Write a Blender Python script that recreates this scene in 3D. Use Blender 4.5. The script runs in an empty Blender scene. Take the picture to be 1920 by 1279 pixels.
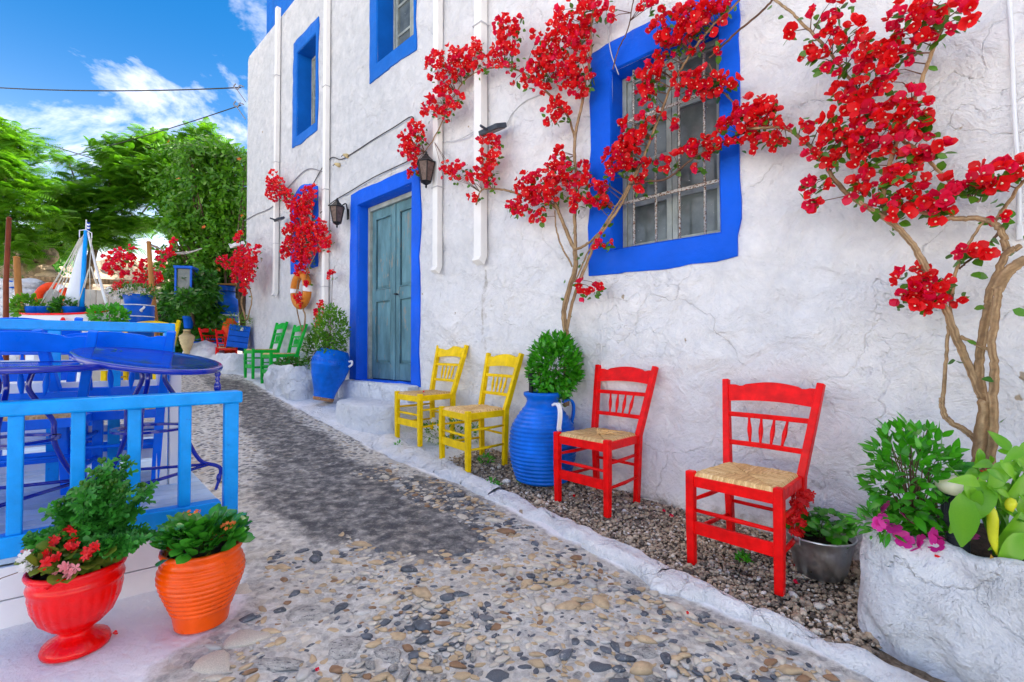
import bpy, math, random
import numpy as np
from mathutils import Vector, Matrix, noise

RND = random.Random(11)
NR = np.random.default_rng(11)
scene = bpy.context.scene
COL = scene.collection

# ------------------------------------------------------------------ camera
F = 900.0                                   # focal length in photo pixels (1920 wide)
PITCH = math.atan(16.0 / 900.0)
cd = bpy.data.cameras.new('camera')
cd.lens = 36.0 * F / 1920.0
cd.sensor_width = 36.0
cd.clip_start = 0.02
cd.clip_end = 2000.0
cam = bpy.data.objects.new('camera', cd)
COL.objects.link(cam)
cam.location = (0, 0, 0)
cam.rotation_euler = (math.pi / 2 + PITCH, 0, 0)
scene.camera = cam

# ------------------------------------------------------------------ world and sun
SUN_EL, SUN_AZ = math.radians(36), math.radians(62)
world = bpy.data.worlds.new('World')
scene.world = world
world.use_nodes = True
wn, wl = world.node_tree.nodes, world.node_tree.links
wn.clear()
w_out = wn.new('ShaderNodeOutputWorld')
w_bg = wn.new('ShaderNodeBackground')
w_bg.inputs['Strength'].default_value = 0.15
sky = wn.new('ShaderNodeTexSky')
sky.sky_type = 'NISHITA'
sky.sun_disc = False
sky.sun_elevation = SUN_EL
sky.sun_rotation = SUN_AZ
sky.air_density = 1.0
sky.dust_density = 0.6
sky.ozone_density = 3.0
hsv = wn.new('ShaderNodeHueSaturation')
hsv.inputs['Saturation'].default_value = 1.42
hsv.inputs['Value'].default_value = 0.37
wl.new(sky.outputs[0], hsv.inputs['Color'])
tc = wn.new('ShaderNodeTexCoord')
sep = wn.new('ShaderNodeSeparateXYZ')
wl.new(tc.outputs['Generated'], sep.inputs[0])
def wmath(op, a, b=None):
    n = wn.new('ShaderNodeMath'); n.operation = op
    for i, v in enumerate((a, b)):
        if v is None: continue
        if isinstance(v, (int, float)): n.inputs[i].default_value = v
        else: wl.new(v, n.inputs[i])
    return n.outputs[0]
zz = wmath('ADD', wmath('MAXIMUM', sep.outputs[2], 0.0), 0.16)
cmb = wn.new('ShaderNodeCombineXYZ')
wl.new(wmath('DIVIDE', sep.outputs[0], zz), cmb.inputs[0])
wl.new(wmath('DIVIDE', sep.outputs[1], zz), cmb.inputs[1])
mp = wn.new('ShaderNodeMapping')
mp.inputs['Location'].default_value = (7.3, 3.65, 0.3)
mp.inputs['Rotation'].default_value = (0, 0, 0.5)
mp.inputs['Scale'].default_value = (0.72, 0.6, 1)
wl.new(cmb.outputs[0], mp.inputs[0])
cn = wn.new('ShaderNodeTexNoise')
cn.inputs['Scale'].default_value = 1.35
cn.inputs['Detail'].default_value = 8
cn.inputs['Roughness'].default_value = 0.62
cn.inputs['Distortion'].default_value = 0.55
wl.new(mp.outputs[0], cn.inputs['Vector'])
cr = wn.new('ShaderNodeValToRGB')
cr.color_ramp.elements[0].position = 0.49
cr.color_ramp.elements[0].color = (0, 0, 0, 1)
cr.color_ramp.elements[1].position = 0.86
cr.color_ramp.elements[1].color = (.8, .8, .8, 1)
e_ = cr.color_ramp.elements.new(.6); e_.color = (.10, .10, .10, 1)
e_ = cr.color_ramp.elements.new(.7); e_.color = (.36, .36, .36, 1)
wl.new(cn.outputs[0], cr.inputs[0])
mixc = wn.new('ShaderNodeMix'); mixc.data_type = 'RGBA'
hz = wmath('POWER', wmath('SUBTRACT', 1.0, wmath('MAXIMUM', sep.outputs[2], 0.0)), 9.0)
cf = wmath('MAXIMUM', cr.outputs[0], wmath('MULTIPLY', hz, 0.33))
wl.new(cf, mixc.inputs[0])
wl.new(hsv.outputs[0], mixc.inputs[6])
mixc.inputs[7].default_value = (26.5, 21.8, 16.6, 1)
wl.new(mixc.outputs[2], w_bg.inputs['Color'])
wl.new(w_bg.outputs[0], w_out.inputs['Surface'])

sd = bpy.data.lights.new('sun', 'SUN')
sd.energy = 3.2
sd.angle = math.radians(0.5)
sd.color = (1.0, 0.93, 0.82)
sun = bpy.data.objects.new('sun', sd)
COL.objects.link(sun)
SUND = Vector((math.sin(SUN_AZ) * math.cos(SUN_EL), math.cos(SUN_AZ) * math.cos(SUN_EL), math.sin(SUN_EL)))
sun.rotation_euler = SUND.to_track_quat('Z', 'Y').to_euler()
sun.location = SUND * 50

vs = scene.view_settings
vs.view_transform = 'Standard'
vs.look = 'None'
vs.exposure = 2.28
vs.use_white_balance = False
vs.white_balance_temperature = 6500
vs.white_balance_tint = 10
vs.gamma = 1.0
vs.use_curve_mapping = False
scene.render.engine = 'CYCLES'
scene.cycles.use_denoising = True
scene.cycles.max_bounces = 8
scene.cycles.diffuse_bounces = 5
scene.cycles.glossy_bounces = 3
scene.cycles.transmission_bounces = 4
scene.cycles.caustics_reflective = False
scene.cycles.caustics_refractive = False
scene.cycles.sample_clamp_indirect = 6.0

# ------------------------------------------------------------------ geometry of the place
CP, SP = math.cos(PITCH), math.sin(PITCH)
def ray(px, py):
    x, u = (px - 960.0) / F, (639.5 - py) / F
    return Vector((x, CP - SP * u, SP + CP * u))
def U(px, py, Y):                            # point at depth Y
    d = ray(px, py)
    return d * (Y / d.y)
WD = Vector((-0.7208, 0.6931, 0))            # along the house wall, away from the camera
WN = Vector((-0.6931, -0.7208, 0))           # out of the wall into the lane
P0 = Vector((0, 4.375, 0))
def W(px, py, off=0.0):                      # point on a plane parallel to the wall
    d = ray(px, py)
    t = ((P0 + WN * off).dot(WN)) / d.dot(WN)
    return d * t
def SZ(px, py, off=0.0):
    p = W(px, py, off) - P0
    return p.dot(WD), p.z
def wp(s, z, off=0.0):
    p = P0 + WD * s + WN * off
    return Vector((p.x, p.y, z))
def sv(x, y):
    q = Vector((x, y, 0)) - P0
    return q.dot(WD), q.dot(WN)
PY = [-60, -5, 0, 2, 3, 4, 4.6, 5.5, 6.5, 7.1, 8, 9, 10, 12, 14, 20, 400]
PZ = [-1.9, -1.55, -1.33, -1.16, -1.08, -0.985, -0.92, -0.79, -0.63, -0.53, -0.42, -0.32, -0.22, -0.08, 0.02, 0.10, 0.3]
def prof(y):
    return (np.interp(y - .35, PY, PZ) + np.interp(y, PY, PZ) + np.interp(y + .35, PY, PZ)) / 3
def G(x, y):
    v = ((x - P0.x) * WN.x + (y - P0.y) * WN.y)
    return float(prof(y) + np.clip(.05 * (v - .8), 0, .12))
def GP(px, py):                              # ground point seen at a pixel
    d = ray(px, py)
    lo, hi = .5, 30.0
    for _ in range(50):
        m = (lo + hi) / 2
        if d.z * m < G(d.x * m, d.y * m): hi = m
        else: lo = m
    p = d * lo
    return Vector((p.x, p.y, G(p.x, p.y)))
def GS(px, py):
    p = GP(px, py)
    return sv(p.x, p.y)
def gpt(s, v, dz=0.0):
    p = P0 + WD * s + WN * v
    return Vector((p.x, p.y, G(p.x, p.y) + dz))
def fbm(x, y, z=0.0, o=4):
    return noise.fractal(Vector((x, y, z)), 1.0, 2.0, o)

# ------------------------------------------------------------------ materials
def new_mat(name):
    m = bpy.data.materials.new(name)
    m.use_nodes = True
    return m, m.node_tree.nodes, m.node_tree.links, m.node_tree.nodes['Principled BSDF']
def c4(c): return (c[0], c[1], c[2], 1.0)
def ramp(n, stops):
    r = n.new('ShaderNodeValToRGB')
    e = r.color_ramp.elements
    while len(e) < len(stops): e.new(.5)
    for i, (p, c) in enumerate(stops):
        e[i].position = p
        e[i].color = c4(c) if isinstance(c, (tuple, list)) else (c, c, c, 1)
    return r
def noise_n(n, l, vec, scale, detail=5, rough=.55, dist=0.0):
    t = n.new('ShaderNodeTexNoise')
    t.inputs['Scale'].default_value = scale
    t.inputs['Detail'].default_value = detail
    t.inputs['Roughness'].default_value = rough
    t.inputs['Distortion'].default_value = dist
    if vec is not None: l.new(vec, t.inputs['Vector'])
    return t.outputs[0]
def bump_n(n, l, h, strength, dist, prev=None):
    b = n.new('ShaderNodeBump')
    b.inputs['Strength'].default_value = strength
    b.inputs['Distance'].default_value = dist
    l.new(h, b.inputs['Height'])
    if prev is not None: l.new(prev, b.inputs['Normal'])
    return b.outputs[0]
def mixn(n, l, fac, a, b, mode='MIX'):
    m = n.new('ShaderNodeMix'); m.data_type = 'RGBA'; m.blend_type = mode
    for i, v in ((0, fac), (6, a), (7, b)):
        if isinstance(v, (int, float)): m.inputs[i].default_value = v
        elif isinstance(v, (tuple, list)): m.inputs[i].default_value = c4(v)
        else: l.new(v, m.inputs[i])
    return m.outputs[2]
def objvec(n, l, scale=(1, 1, 1), rand=True):
    t = n.new('ShaderNodeTexCoord')
    mpn = n.new('ShaderNodeMapping')
    mpn.inputs['Scale'].default_value = scale
    l.new(t.outputs['Object'], mpn.inputs[0])
    if rand:
        oi = n.new('ShaderNodeObjectInfo')
        mm = n.new('ShaderNodeMath'); mm.operation = 'MULTIPLY'; mm.inputs[1].default_value = 17.0
        l.new(oi.outputs['Random'], mm.inputs[0])
        cb = n.new('ShaderNodeCombineXYZ')
        for i in range(3): l.new(mm.outputs[0], cb.inputs[i])
        l.new(cb.outputs[0], mpn.inputs['Location'])
    return mpn.outputs[0]

def paint(name, col, rough=.4, var=.12, scale=6, bump=.25, bscale=40, bdist=.004, wear=None, wear_at=.68, metal=0.0, stretch=(1, 1, 1), coat=0.0, spec=.14):
    m, n, l, b = new_mat(name)
    v = objvec(n, l, stretch)
    f = noise_n(n, l, v, scale, 6, .6)
    d = tuple(x * (1 - var * 1.6) for x in col)
    h = tuple(min(1, x * (1 + var)) for x in col)
    r = ramp(n, [(.3, d), (.7, h)])
    l.new(f, r.inputs[0])
    c = r.outputs[0]
    if wear:
        w = noise_n(n, l, v, scale * 2.6, 9, .7, .4)
        wr = ramp(n, [(wear_at, 0.0), (wear_at + .05, 1.0)])
        l.new(w, wr.inputs[0])
        c = mixn(n, l, wr.outputs[0], c, wear)
    l.new(c, b.inputs['Base Color'])
    rr = ramp(n, [(.3, max(.03, rough - .1)), (.7, min(1, rough + .12))])
    l.new(noise_n(n, l, v, scale * 3, 4), rr.inputs[0])
    l.new(rr.outputs[0], b.inputs['Roughness'])
    b.inputs['Metallic'].default_value = metal
    b.inputs['Specular IOR Level'].default_value = spec
    b.inputs['Coat Weight'].default_value = coat * .45
    b.inputs['Coat Roughness'].default_value = .08
    if bump:
        l.new(bump_n(n, l, noise_n(n, l, v, bscale, 5, .6), bump, bdist), b.inputs['Normal'])
    return m

def leafmat(name, dark, light, trans=.35, rough=.38, coat=.15):
    m, n, l, b = new_mat(name)
    a = n.new('ShaderNodeAttribute'); a.attribute_name = 'tone'
    oi = n.new('ShaderNodeObjectInfo')
    ad = n.new('ShaderNodeMath'); ad.operation = 'MULTIPLY_ADD'
    l.new(oi.outputs['Random'], ad.inputs[0]); ad.inputs[1].default_value = .22
    l.new(a.outputs['Fac'], ad.inputs[2])
    r = ramp(n, [(.0, dark), (1.1 if False else 1.0, light)])
    l.new(ad.outputs[0], r.inputs[0])
    v = objvec(n, l)
    c = mixn(n, l, .35, r.outputs[0], mixn(n, l, noise_n(n, l, v, 55, 3), dark, light))
    l.new(c, b.inputs['Base Color'])
    b.inputs['Roughness'].default_value = rough
    b.inputs['Coat Weight'].default_value = coat
    t = n.new('ShaderNodeBsdfTranslucent')
    l.new(mixn(n, l, 1.0, c, (1.0, 1.0, .55), 'MULTIPLY') if light[1] > light[0] else c, t.inputs['Color'])
    ms = n.new('ShaderNodeMixShader')
    ms.inputs[0].default_value = trans
    l.new(b.outputs[0], ms.inputs[1]); l.new(t.outputs[0], ms.inputs[2])
    l.new(ms.outputs[0], n['Material Output'].inputs['Surface'])
    return m

MAT = {}
def plaster(name, col, grey, soft=1.0, rand=False):
    m, n, l, b = new_mat(name)
    v = objvec(n, l, rand=rand)
    big = ramp(n, [(.35, 0.0), (.75, 1.0)])
    l.new(noise_n(n, l, v, .9, 7, .62, .4), big.inputs[0])
    c = mixn(n, l, big.outputs[0], col, grey)
    fine = ramp(n, [(.25, (.72, .74, .78)), (.62, (1, 1, 1))])
    l.new(noise_n(n, l, v, 14, 9, .68), fine.inputs[0])
    c = mixn(n, l, .55, c, fine.outputs[0], 'MULTIPLY')
    # dirt and drips painted on the mesh as an attribute, broken up by noise
    if name == 'whitewashed_plaster':
        sa = n.new('ShaderNodeAttribute'); sa.attribute_name = 'stain'
        sm = n.new('ShaderNodeMath'); sm.operation = 'MULTIPLY_ADD'
        l.new(noise_n(n, l, v, 9, 9, .72), sm.inputs[0]); sm.inputs[1].default_value = 1.0; l.new(sa.outputs['Fac'], sm.inputs[2])
        sr = ramp(n, [(.78, 0.0), (1.0, .8)])
        l.new(sm.outputs[0], sr.inputs[0])
        c = mixn(n, l, sr.outputs[0], c, (.33, .28, .22))
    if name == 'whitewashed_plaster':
        ga = n.new('ShaderNodeAttribute'); ga.attribute_name = 'grey'  # mottled grey finish, also carrying painted-in dimness of the far wall
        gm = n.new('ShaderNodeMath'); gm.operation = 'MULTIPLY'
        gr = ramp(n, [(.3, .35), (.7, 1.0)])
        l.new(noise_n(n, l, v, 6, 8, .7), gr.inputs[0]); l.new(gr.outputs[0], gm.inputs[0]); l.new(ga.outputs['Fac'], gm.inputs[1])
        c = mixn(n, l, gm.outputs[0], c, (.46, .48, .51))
    # small chips where old plaster shows
    ch = ramp(n, [(.735, 0.0), (.75, 1.0)])
    l.new(noise_n(n, l, v, 5.5, 4, .5, .2), ch.inputs[0])
    c = mixn(n, l, ch.outputs[0], c, (.42, .34, .25))
    l.new(c, b.inputs['Base Color'])
    b.inputs['Roughness'].default_value = .85
    b.inputs['Specular IOR Level'].default_value = .25
    n1 = bump_n(n, l, noise_n(n, l, v, 5, 8, .6, .6), .8 * soft, .09)
    n2 = bump_n(n, l, noise_n(n, l, v, 38, 6, .6), .55 * soft, .02, n1)
    # hairline cracks
    vo = n.new('ShaderNodeTexVoronoi'); vo.feature = 'DISTANCE_TO_EDGE'; vo.inputs['Scale'].default_value = 1.1
    wv = n.new('ShaderNodeVectorMath'); wv.operation = 'MULTIPLY_ADD'
    nz = n.new('ShaderNodeTexNoise'); nz.inputs['Scale'].default_value = 3; nz.inputs['Detail'].default_value = 6
    l.new(v, nz.inputs['Vector'])
    l.new(nz.outputs['Color'], wv.inputs[0]); wv.inputs[1].default_value = (.7, .7, .7); l.new(v, wv.inputs[2])
    l.new(wv.outputs[0], vo.inputs['Vector'])
    cr2 = ramp(n, [(.0, 0.0), (.012, 1.0)])
    l.new(vo.outputs['Distance'], cr2.inputs[0])
    n3 = bump_n(n, l, cr2.outputs[0], .5 * soft, .015, n2)
    l.new(n3, b.inputs['Normal'])
    cm = ramp(n, [(.0, (.74, .72, .71)), (.006, (1, 1, 1))])
    l.new(vo.outputs['Distance'], cm.inputs[0])
    msk = ramp(n, [(.54, 0.0), (.62, 1.0)])
    l.new(noise_n(n, l, v, 1.4, 3, .5), msk.inputs[0])
    l.new(mixn(n, l, msk.outputs[0], c, mixn(n, l, 1.0, c, cm.outputs[0], 'MULTIPLY')), b.inputs['Base Color'])
    return m
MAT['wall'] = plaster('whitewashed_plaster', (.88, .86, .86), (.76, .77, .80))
MAT['lime'] = plaster('whitewashed_stone', (.85, .86, .88), (.70, .74, .80), 1.35)
MAT['blue_trim'] = paint('blue_trim_paint', (.002, .105, .72), .5, .1, 3, .5, 22, .012)
MAT['blue_upper'] = paint('blue_shutter_paint', (.004, .13, .55), .5, .1, 3, .4, 22, .01)
MAT['blue_rail'] = paint('light_blue_rail_paint', (.004, .33, .90), .38, .12, 9, .45, 45, .004, wear=(.01, .20, .70), wear_at=.62, coat=.2)
MAT['blue_chair'] = paint('blue_chair_paint', (.002, .16, .90), .34, .12, 7, .25, 50, .003, coat=.15)
MAT['navy'] = paint('dark_blue_enamel', (.003, .02, .38), .14, .2, 5, .15, 14, .003, coat=1.4, spec=.4)
MAT['blue_pot'] = paint('blue_pot_paint', (.002, .145, .70), .36, .22, 6, .4, 30, .005, wear=(.03, .07, .36), wear_at=.66, coat=.2)
MAT['blue_can'] = paint('blue_milk_can_paint', (.003, .11, .62), .35, .18, 4, .2, 30, .003, coat=.2)
MAT['red_chair'] = paint('red_chair_paint', (.84, .003, .004), .38, .16, 14, .5, 40, .004, wear=(.30, .006, .006), wear_at=.66, coat=.15)
MAT['yellow_chair'] = paint('yellow_chair_paint', (.92, .60, .001), .38, .14, 14, .5, 40, .004, wear=(.42, .24, .01), wear_at=.67, coat=.1)
MAT['green_chair'] = paint('green_chair_paint', (.01, .48, .05), .36, .12, 8, .25, 50, .003, coat=.1)
MAT['red_pot'] = paint('red_pot_paint', (.84, .001, .002), .3, .14, 7, .5, 30, .005, wear=(.42, .002, .004), wear_at=.66, coat=.9)
MAT['orange_pot'] = paint('orange_pot_paint', (.94, .095, .0005), .3, .14, 7, .45, 30, .005, wear=(.62, .05, .002), wear_at=.66, coat=.9)
MAT['white_paint'] = paint('white_board_paint', (.80, .82, .86), .5, .06, 3, .2, 30, .002)
MAT['white_pipe'] = paint('white_pipe_paint', (.83, .82, .80), .45, .05, 3, .15, 30, .002)
MAT['deck'] = paint('pale_deck_paint', (.50, .66, .84), .45, .14, 3, .4, 40, .003, wear=(.75, .8, .86), wear_at=.62, stretch=(1, 1, 1))
MAT['door'] = paint('weathered_teal_paint', (.12, .245, .285), .65, .3, 5, .7, 30, .008, wear=(.24, .25, .23), wear_at=.58, stretch=(1, 1, .35))
MAT['door_gap'] = paint('worn_wood', (.12, .10, .085), .8, .3, 8, .5, 30, .004)
MAT['sash'] = paint('weathered_grey_sash', (.36, .40, .37), .7, .2, 8, .5, 30, .004, wear=(.16, .14, .11), wear_at=.66)
MAT['bar'] = paint('rusty_white_bar', (.58, .57, .52), .6, .15, 30, .4, 60, .002, wear=(.16, .065, .025), wear_at=.5)
MAT['iron'] = paint('black_iron', (.018, .018, .022), .42, .3, 12, .3, 60, .002)
MAT['lamp_glass'] = paint('brown_lantern_glass', (.14, .095, .085), .2, .25, 12, .2, 30, .002)
MAT['slate_metal'] = paint('dark_floodlight_metal', (.06, .075, .10), .4, .2, 10, .2, 30, .002)
MAT['zinc'] = paint('zinc', (.72, .75, .78), .36, .22, 9, .3, 14, .004, metal=1.0)
MAT['wire'] = paint('grey_wire', (.25, .25, .27), .5, .1)
MAT['cable'] = paint('painted_cable', (.55, .56, .58), .6, .1)
MAT['dark_cable'] = paint('dark_cable', (.06, .055, .05), .6, .1)
MAT['soil'] = paint('dark_soil', (.035, .024, .016), .95, .5, 30, 1.0, 60, .02)
MAT['bark'] = paint('bougainvillea_bark', (.44, .29, .15), .85, .35, 26, 1.0, 55, .03, wear=(.16, .09, .05), wear_at=.57, stretch=(1, 1, .22))
MAT['twig'] = paint('brown_twig', (.16, .09, .06), .8, .3, 20, .6, 60, .004)
MAT['treebark'] = paint('tree_bark', (.12, .085, .055), .9, .35, 12, 1.0, 30, .02)
MAT['pole'] = paint('ochre_wooden_pole', (.46, .20, .055), .6, .2, 10, .5, 40, .005, stretch=(1, 1, .2))
MAT['rustpole'] = paint('rust_red_pole', (.20, .045, .018), .45, .2, 8, .2, 30, .002)
MAT['ring_orange'] = paint('life_ring_orange', (.62, .21, .03), .4, .15, 6, .2, 30, .003)
MAT['ring_red'] = paint('life_ring_red', (.75, .06, .01), .4, .15, 6, .2, 30, .003)
MAT['sail'] = paint('white_sail_cloth', (.74, .78, .84), .8, .06, 4, .3, 30, .004)
MAT['rope'] = paint('pale_rope', (.62, .60, .52), .8, .2)
MAT['amphora'] = paint('cream_clay', (.62, .50, .27), .5, .15, 6, .3, 25, .004)
MAT['rock'] = paint('rough_ochre_rock', (.52, .40, .27), .9, .4, 2.2, 1.0, 5, .12, wear=(.16, .12, .09), wear_at=.6)
MAT['cream'] = paint('cream_render', (.66, .60, .50), .85, .18, 1.5, .6, 12, .02, wear=(.42, .33, .22), wear_at=.62)
MAT['lampwhite'] = paint('cream_lamp_dome', (.80, .74, .55), .3, .05)
MAT['ribbed'] = paint('black_ribbed_plastic', (.02, .024, .03), .35, .2)
MAT['flagblue'] = paint('flag_blue', (.01, .06, .40), .8, .1)
MAT['terracotta'] = paint('raw_clay_base', (.40, .20, .10), .8, .25, 14, .4, 40, .004, wear=(.6, .55, .48), wear_at=.6)
MAT['snow'] = paint('white_handle_paint', (.85, .86, .88), .4, .04)

def glassmat():
    m, n, l, b = new_mat('dirty_window_glass')
    v = objvec(n, l)
    r = ramp(n, [(.3, (.05, .065, .065)), (.7, (.17, .20, .19))])
    l.new(noise_n(n, l, v, 3.5, 7, .6), r.inputs[0])
    sp = ramp(n, [(.74, 0.0), (.76, 1.0)])
    l.new(noise_n(n, l, v, 60, 2, .5), sp.inputs[0])
    l.new(mixn(n, l, sp.outputs[0], r.outputs[0], (.5, .5, .48)), b.inputs['Base Color'])
    b.inputs['Roughness'].default_value = .18
    return m
MAT['glass'] = glassmat()

def rushmat():
    m, n, l, b = new_mat('woven_rush')
    a = n.new('ShaderNodeAttribute'); a.attribute_name = 'tone'
    oi = n.new('ShaderNodeObjectInfo')
    r = ramp(n, [(0, (.16, .07, .018)), (.3, (.50, .27, .09)), (.7, (.78, .51, .21)), (1, (.90, .70, .38))])
    v = objvec(n, l)
    f = noise_n(n, l, v, 120, 4, .6)
    mm = n.new('ShaderNodeMath'); mm.operation = 'MULTIPLY_ADD'
    l.new(f, mm.inputs[0]); mm.inputs[1].default_value = .5
    l.new(a.outputs['Fac'], mm.inputs[2])
    sb = n.new('ShaderNodeMath'); sb.operation = 'SUBTRACT'; sb.inputs[1].default_value = .25
    l.new(mm.outputs[0], sb.inputs[0])
    l.new(sb.outputs[0], r.inputs[0])
    hs = n.new('ShaderNodeHueSaturation')
    mr = n.new('ShaderNodeMapRange'); mr.inputs[3].default_value = .72; mr.inputs[4].default_value = 1.15
    l.new(oi.outputs['Random'], mr.inputs[0]); l.new(mr.outputs[0], hs.inputs['Value'])
    l.new(r.outputs[0], hs.inputs['Color'])
    l.new(hs.outputs[0], b.inputs['Base Color'])
    b.inputs['Roughness'].default_value = .6
    l.new(bump_n(n, l, noise_n(n, l, v, 160, 3), .3, .002), b.inputs['Normal'])
    return m
MAT['rush'] = rushmat()

def tonemat(name, stops, rough=.7, vscale=60, bump=.3, spec=.4):
    m, n, l, b = new_mat(name)
    a = n.new('ShaderNodeAttribute'); a.attribute_name = 'tone'
    r = ramp(n, stops)
    l.new(a.outputs['Fac'], r.inputs[0])
    v = objvec(n, l)
    q = ramp(n, [(.3, (.62, .62, .64)), (.7, (1.15, 1.12, 1.08))])
    l.new(noise_n(n, l, v, vscale, 6, .65, .5), q.inputs[0])
    l.new(mixn(n, l, 1.0, r.outputs[0], q.outputs[0], 'MULTIPLY'), b.inputs['Base Color'])
    b.inputs['Roughness'].default_value = rough
    b.inputs['Specular IOR Level'].default_value = spec
    l.new(bump_n(n, l, noise_n(n, l, v, vscale * 2, 5), bump, .003), b.inputs['Normal'])
    return m
MAT['gravel'] = tonemat('beach_gravel', [(0, (.07, .055, .045)), (.3, (.27, .215, .165)), (.55, (.50, .39, .27)), (.8, (.66, .56, .43)), (1, (.85, .82, .77))], .6, 90)
MAT['pebble_blue'] = paint('blue_grey_pebble', (.11, .125, .15), .5, .4, 22, .4, 50, .004, wear=(.34, .34, .34), wear_at=.58)
MAT['pebble_tan'] = paint('tan_pebble', (.50, .38, .24), .5, .22, 18, .4, 50, .004, wear=(.30, .17, .08), wear_at=.63)
MAT['pebble_pale'] = paint('pale_pebble', (.58, .53, .45), .55, .2, 18, .4, 50, .004, wear=(.36, .34, .32), wear_at=.62)
MAT['pebble_grey'] = paint('mottled_grey_stone', (.52, .51, .49), .7, .3, 2.0, .8, 9, .02, wear=(.15, .155, .17), wear_at=.55)
MAT['pebble_brown'] = paint('brown_pebble', (.28, .17, .10), .5, .25, 18, .4, 50, .004)

def lanemat():
    m, n, l, b = new_mat('cobbled_lane')
    v = objvec(n, l, rand=False)
    aw = n.new('ShaderNodeAttribute'); aw.attribute_name = 'white'
    ad = n.new('ShaderNodeAttribute'); ad.attribute_name = 'damp'
    ap = n.new('ShaderNodeAttribute'); ap.attribute_name = 'pebbly'
    base = ramp(n, [(.34, (.12, .122, .125)), (.43, (.38, .375, .36)), (.53, (.57, .56, .53)), (.68, (.76, .75, .72))])
    l.new(noise_n(n, l, v, 16, 12, .8, .5), base.inputs[0])
    sand = ramp(n, [(.5, 0.0), (.7, .32)])
    l.new(noise_n(n, l, v, 2.2, 5, .6), sand.inputs[0])
    c = mixn(n, l, sand.outputs[0], base.outputs[0], (.46, .36, .24))
    # tightly packed small stones farther up the lane
    vm = objvec(n, l, (24, 24, 24), rand=False)
    vo = n.new('ShaderNodeTexVoronoi'); vo.inputs['Scale'].default_value = 1.0; vo.inputs['Randomness'].default_value = .95
    l.new(vm, vo.inputs['Vector'])
    pc = ramp(n, [(.0, (.05, .06, .085)), (.3, (.11, .12, .15)), (.5, (.26, .25, .24)), (.7, (.40, .33, .23)), (1, (.58, .56, .52))])
    sepc = n.new('ShaderNodeSeparateColor'); l.new(vo.outputs['Color'], sepc.inputs[0])
    l.new(sepc.outputs[0], pc.inputs[0])
    pe = ramp(n, [(.38, 1.0), (.55, 0.0)])
    l.new(vo.outputs['Distance'], pe.inputs[0])
    pf = n.new('ShaderNodeMath'); pf.operation = 'MULTIPLY'
    l.new(pe.outputs[0], pf.inputs[0]); l.new(ap.outputs['Fac'], pf.inputs[1])
    c = mixn(n, l, pf.outputs[0], c, pc.outputs[0])
    # dark stains
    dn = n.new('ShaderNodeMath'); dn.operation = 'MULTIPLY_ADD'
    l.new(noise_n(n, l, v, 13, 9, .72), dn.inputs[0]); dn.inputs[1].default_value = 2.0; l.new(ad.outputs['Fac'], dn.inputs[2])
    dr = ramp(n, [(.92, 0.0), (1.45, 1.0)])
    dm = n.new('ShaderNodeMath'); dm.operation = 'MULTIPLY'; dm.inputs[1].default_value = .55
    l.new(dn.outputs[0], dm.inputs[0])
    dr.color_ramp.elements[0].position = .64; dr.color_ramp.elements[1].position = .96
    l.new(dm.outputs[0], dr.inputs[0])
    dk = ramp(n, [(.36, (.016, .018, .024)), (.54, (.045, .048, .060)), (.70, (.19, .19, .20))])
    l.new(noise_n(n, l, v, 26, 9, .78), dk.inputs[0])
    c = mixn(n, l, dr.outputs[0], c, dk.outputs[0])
    # whitewash
    wn_ = n.new('ShaderNodeMath'); wn_.operation = 'MULTIPLY_ADD'
    l.new(noise_n(n, l, v, 11, 9, .7), wn_.inputs[0]); wn_.inputs[1].default_value = .9; l.new(aw.outputs['Fac'], wn_.inputs[2])
    wr = ramp(n, [(.70, 0.0), (.98, 1.0)])
    wq = n.new('ShaderNodeMath'); wq.operation = 'MULTIPLY'; wq.inputs[1].default_value = .75
    l.new(wn_.outputs[0], wq.inputs[0]); l.new(wq.outputs[0], wr.inputs[0])
    wcol = ramp(n, [(.3, (.76, .79, .85)), (.65, (.87, .88, .90))])
    l.new(noise_n(n, l, v, 4, 6, .6), wcol.inputs[0])
    c = mixn(n, l, wr.outputs[0], c, wcol.outputs[0])
    l.new(c, b.inputs['Base Color'])
    b.inputs['Roughness'].default_value = .72
    n1 = bump_n(n, l, noise_n(n, l, v, 12, 9, .7), .6, .03)
    n2 = bump_n(n, l, noise_n(n, l, v, 70, 5, .6), .5, .008, n1)
    n3 = bump_n(n, l, pf.outputs[0], .35, .012, n2)
    l.new(n3, b.inputs['Normal'])
    return m
MAT['lane'] = lanemat()
MAT['bark2'] = tonemat('furrowed_bark', [(0, (.17, .095, .05)), (.35, (.30, .19, .10)), (.65, (.44, .30, .165)), (1, (.56, .42, .27))], .85, 34, .8, .2)
MAT['earth'] = paint('pale_ground', (.42, .39, .35), .9, .3, 1.2, .6, 8, .05)
MAT['gravel_base'] = paint('gravel_bed_soil', (.24, .19, .14), .9, .4, 40, 1.0, 70, .02)

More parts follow.
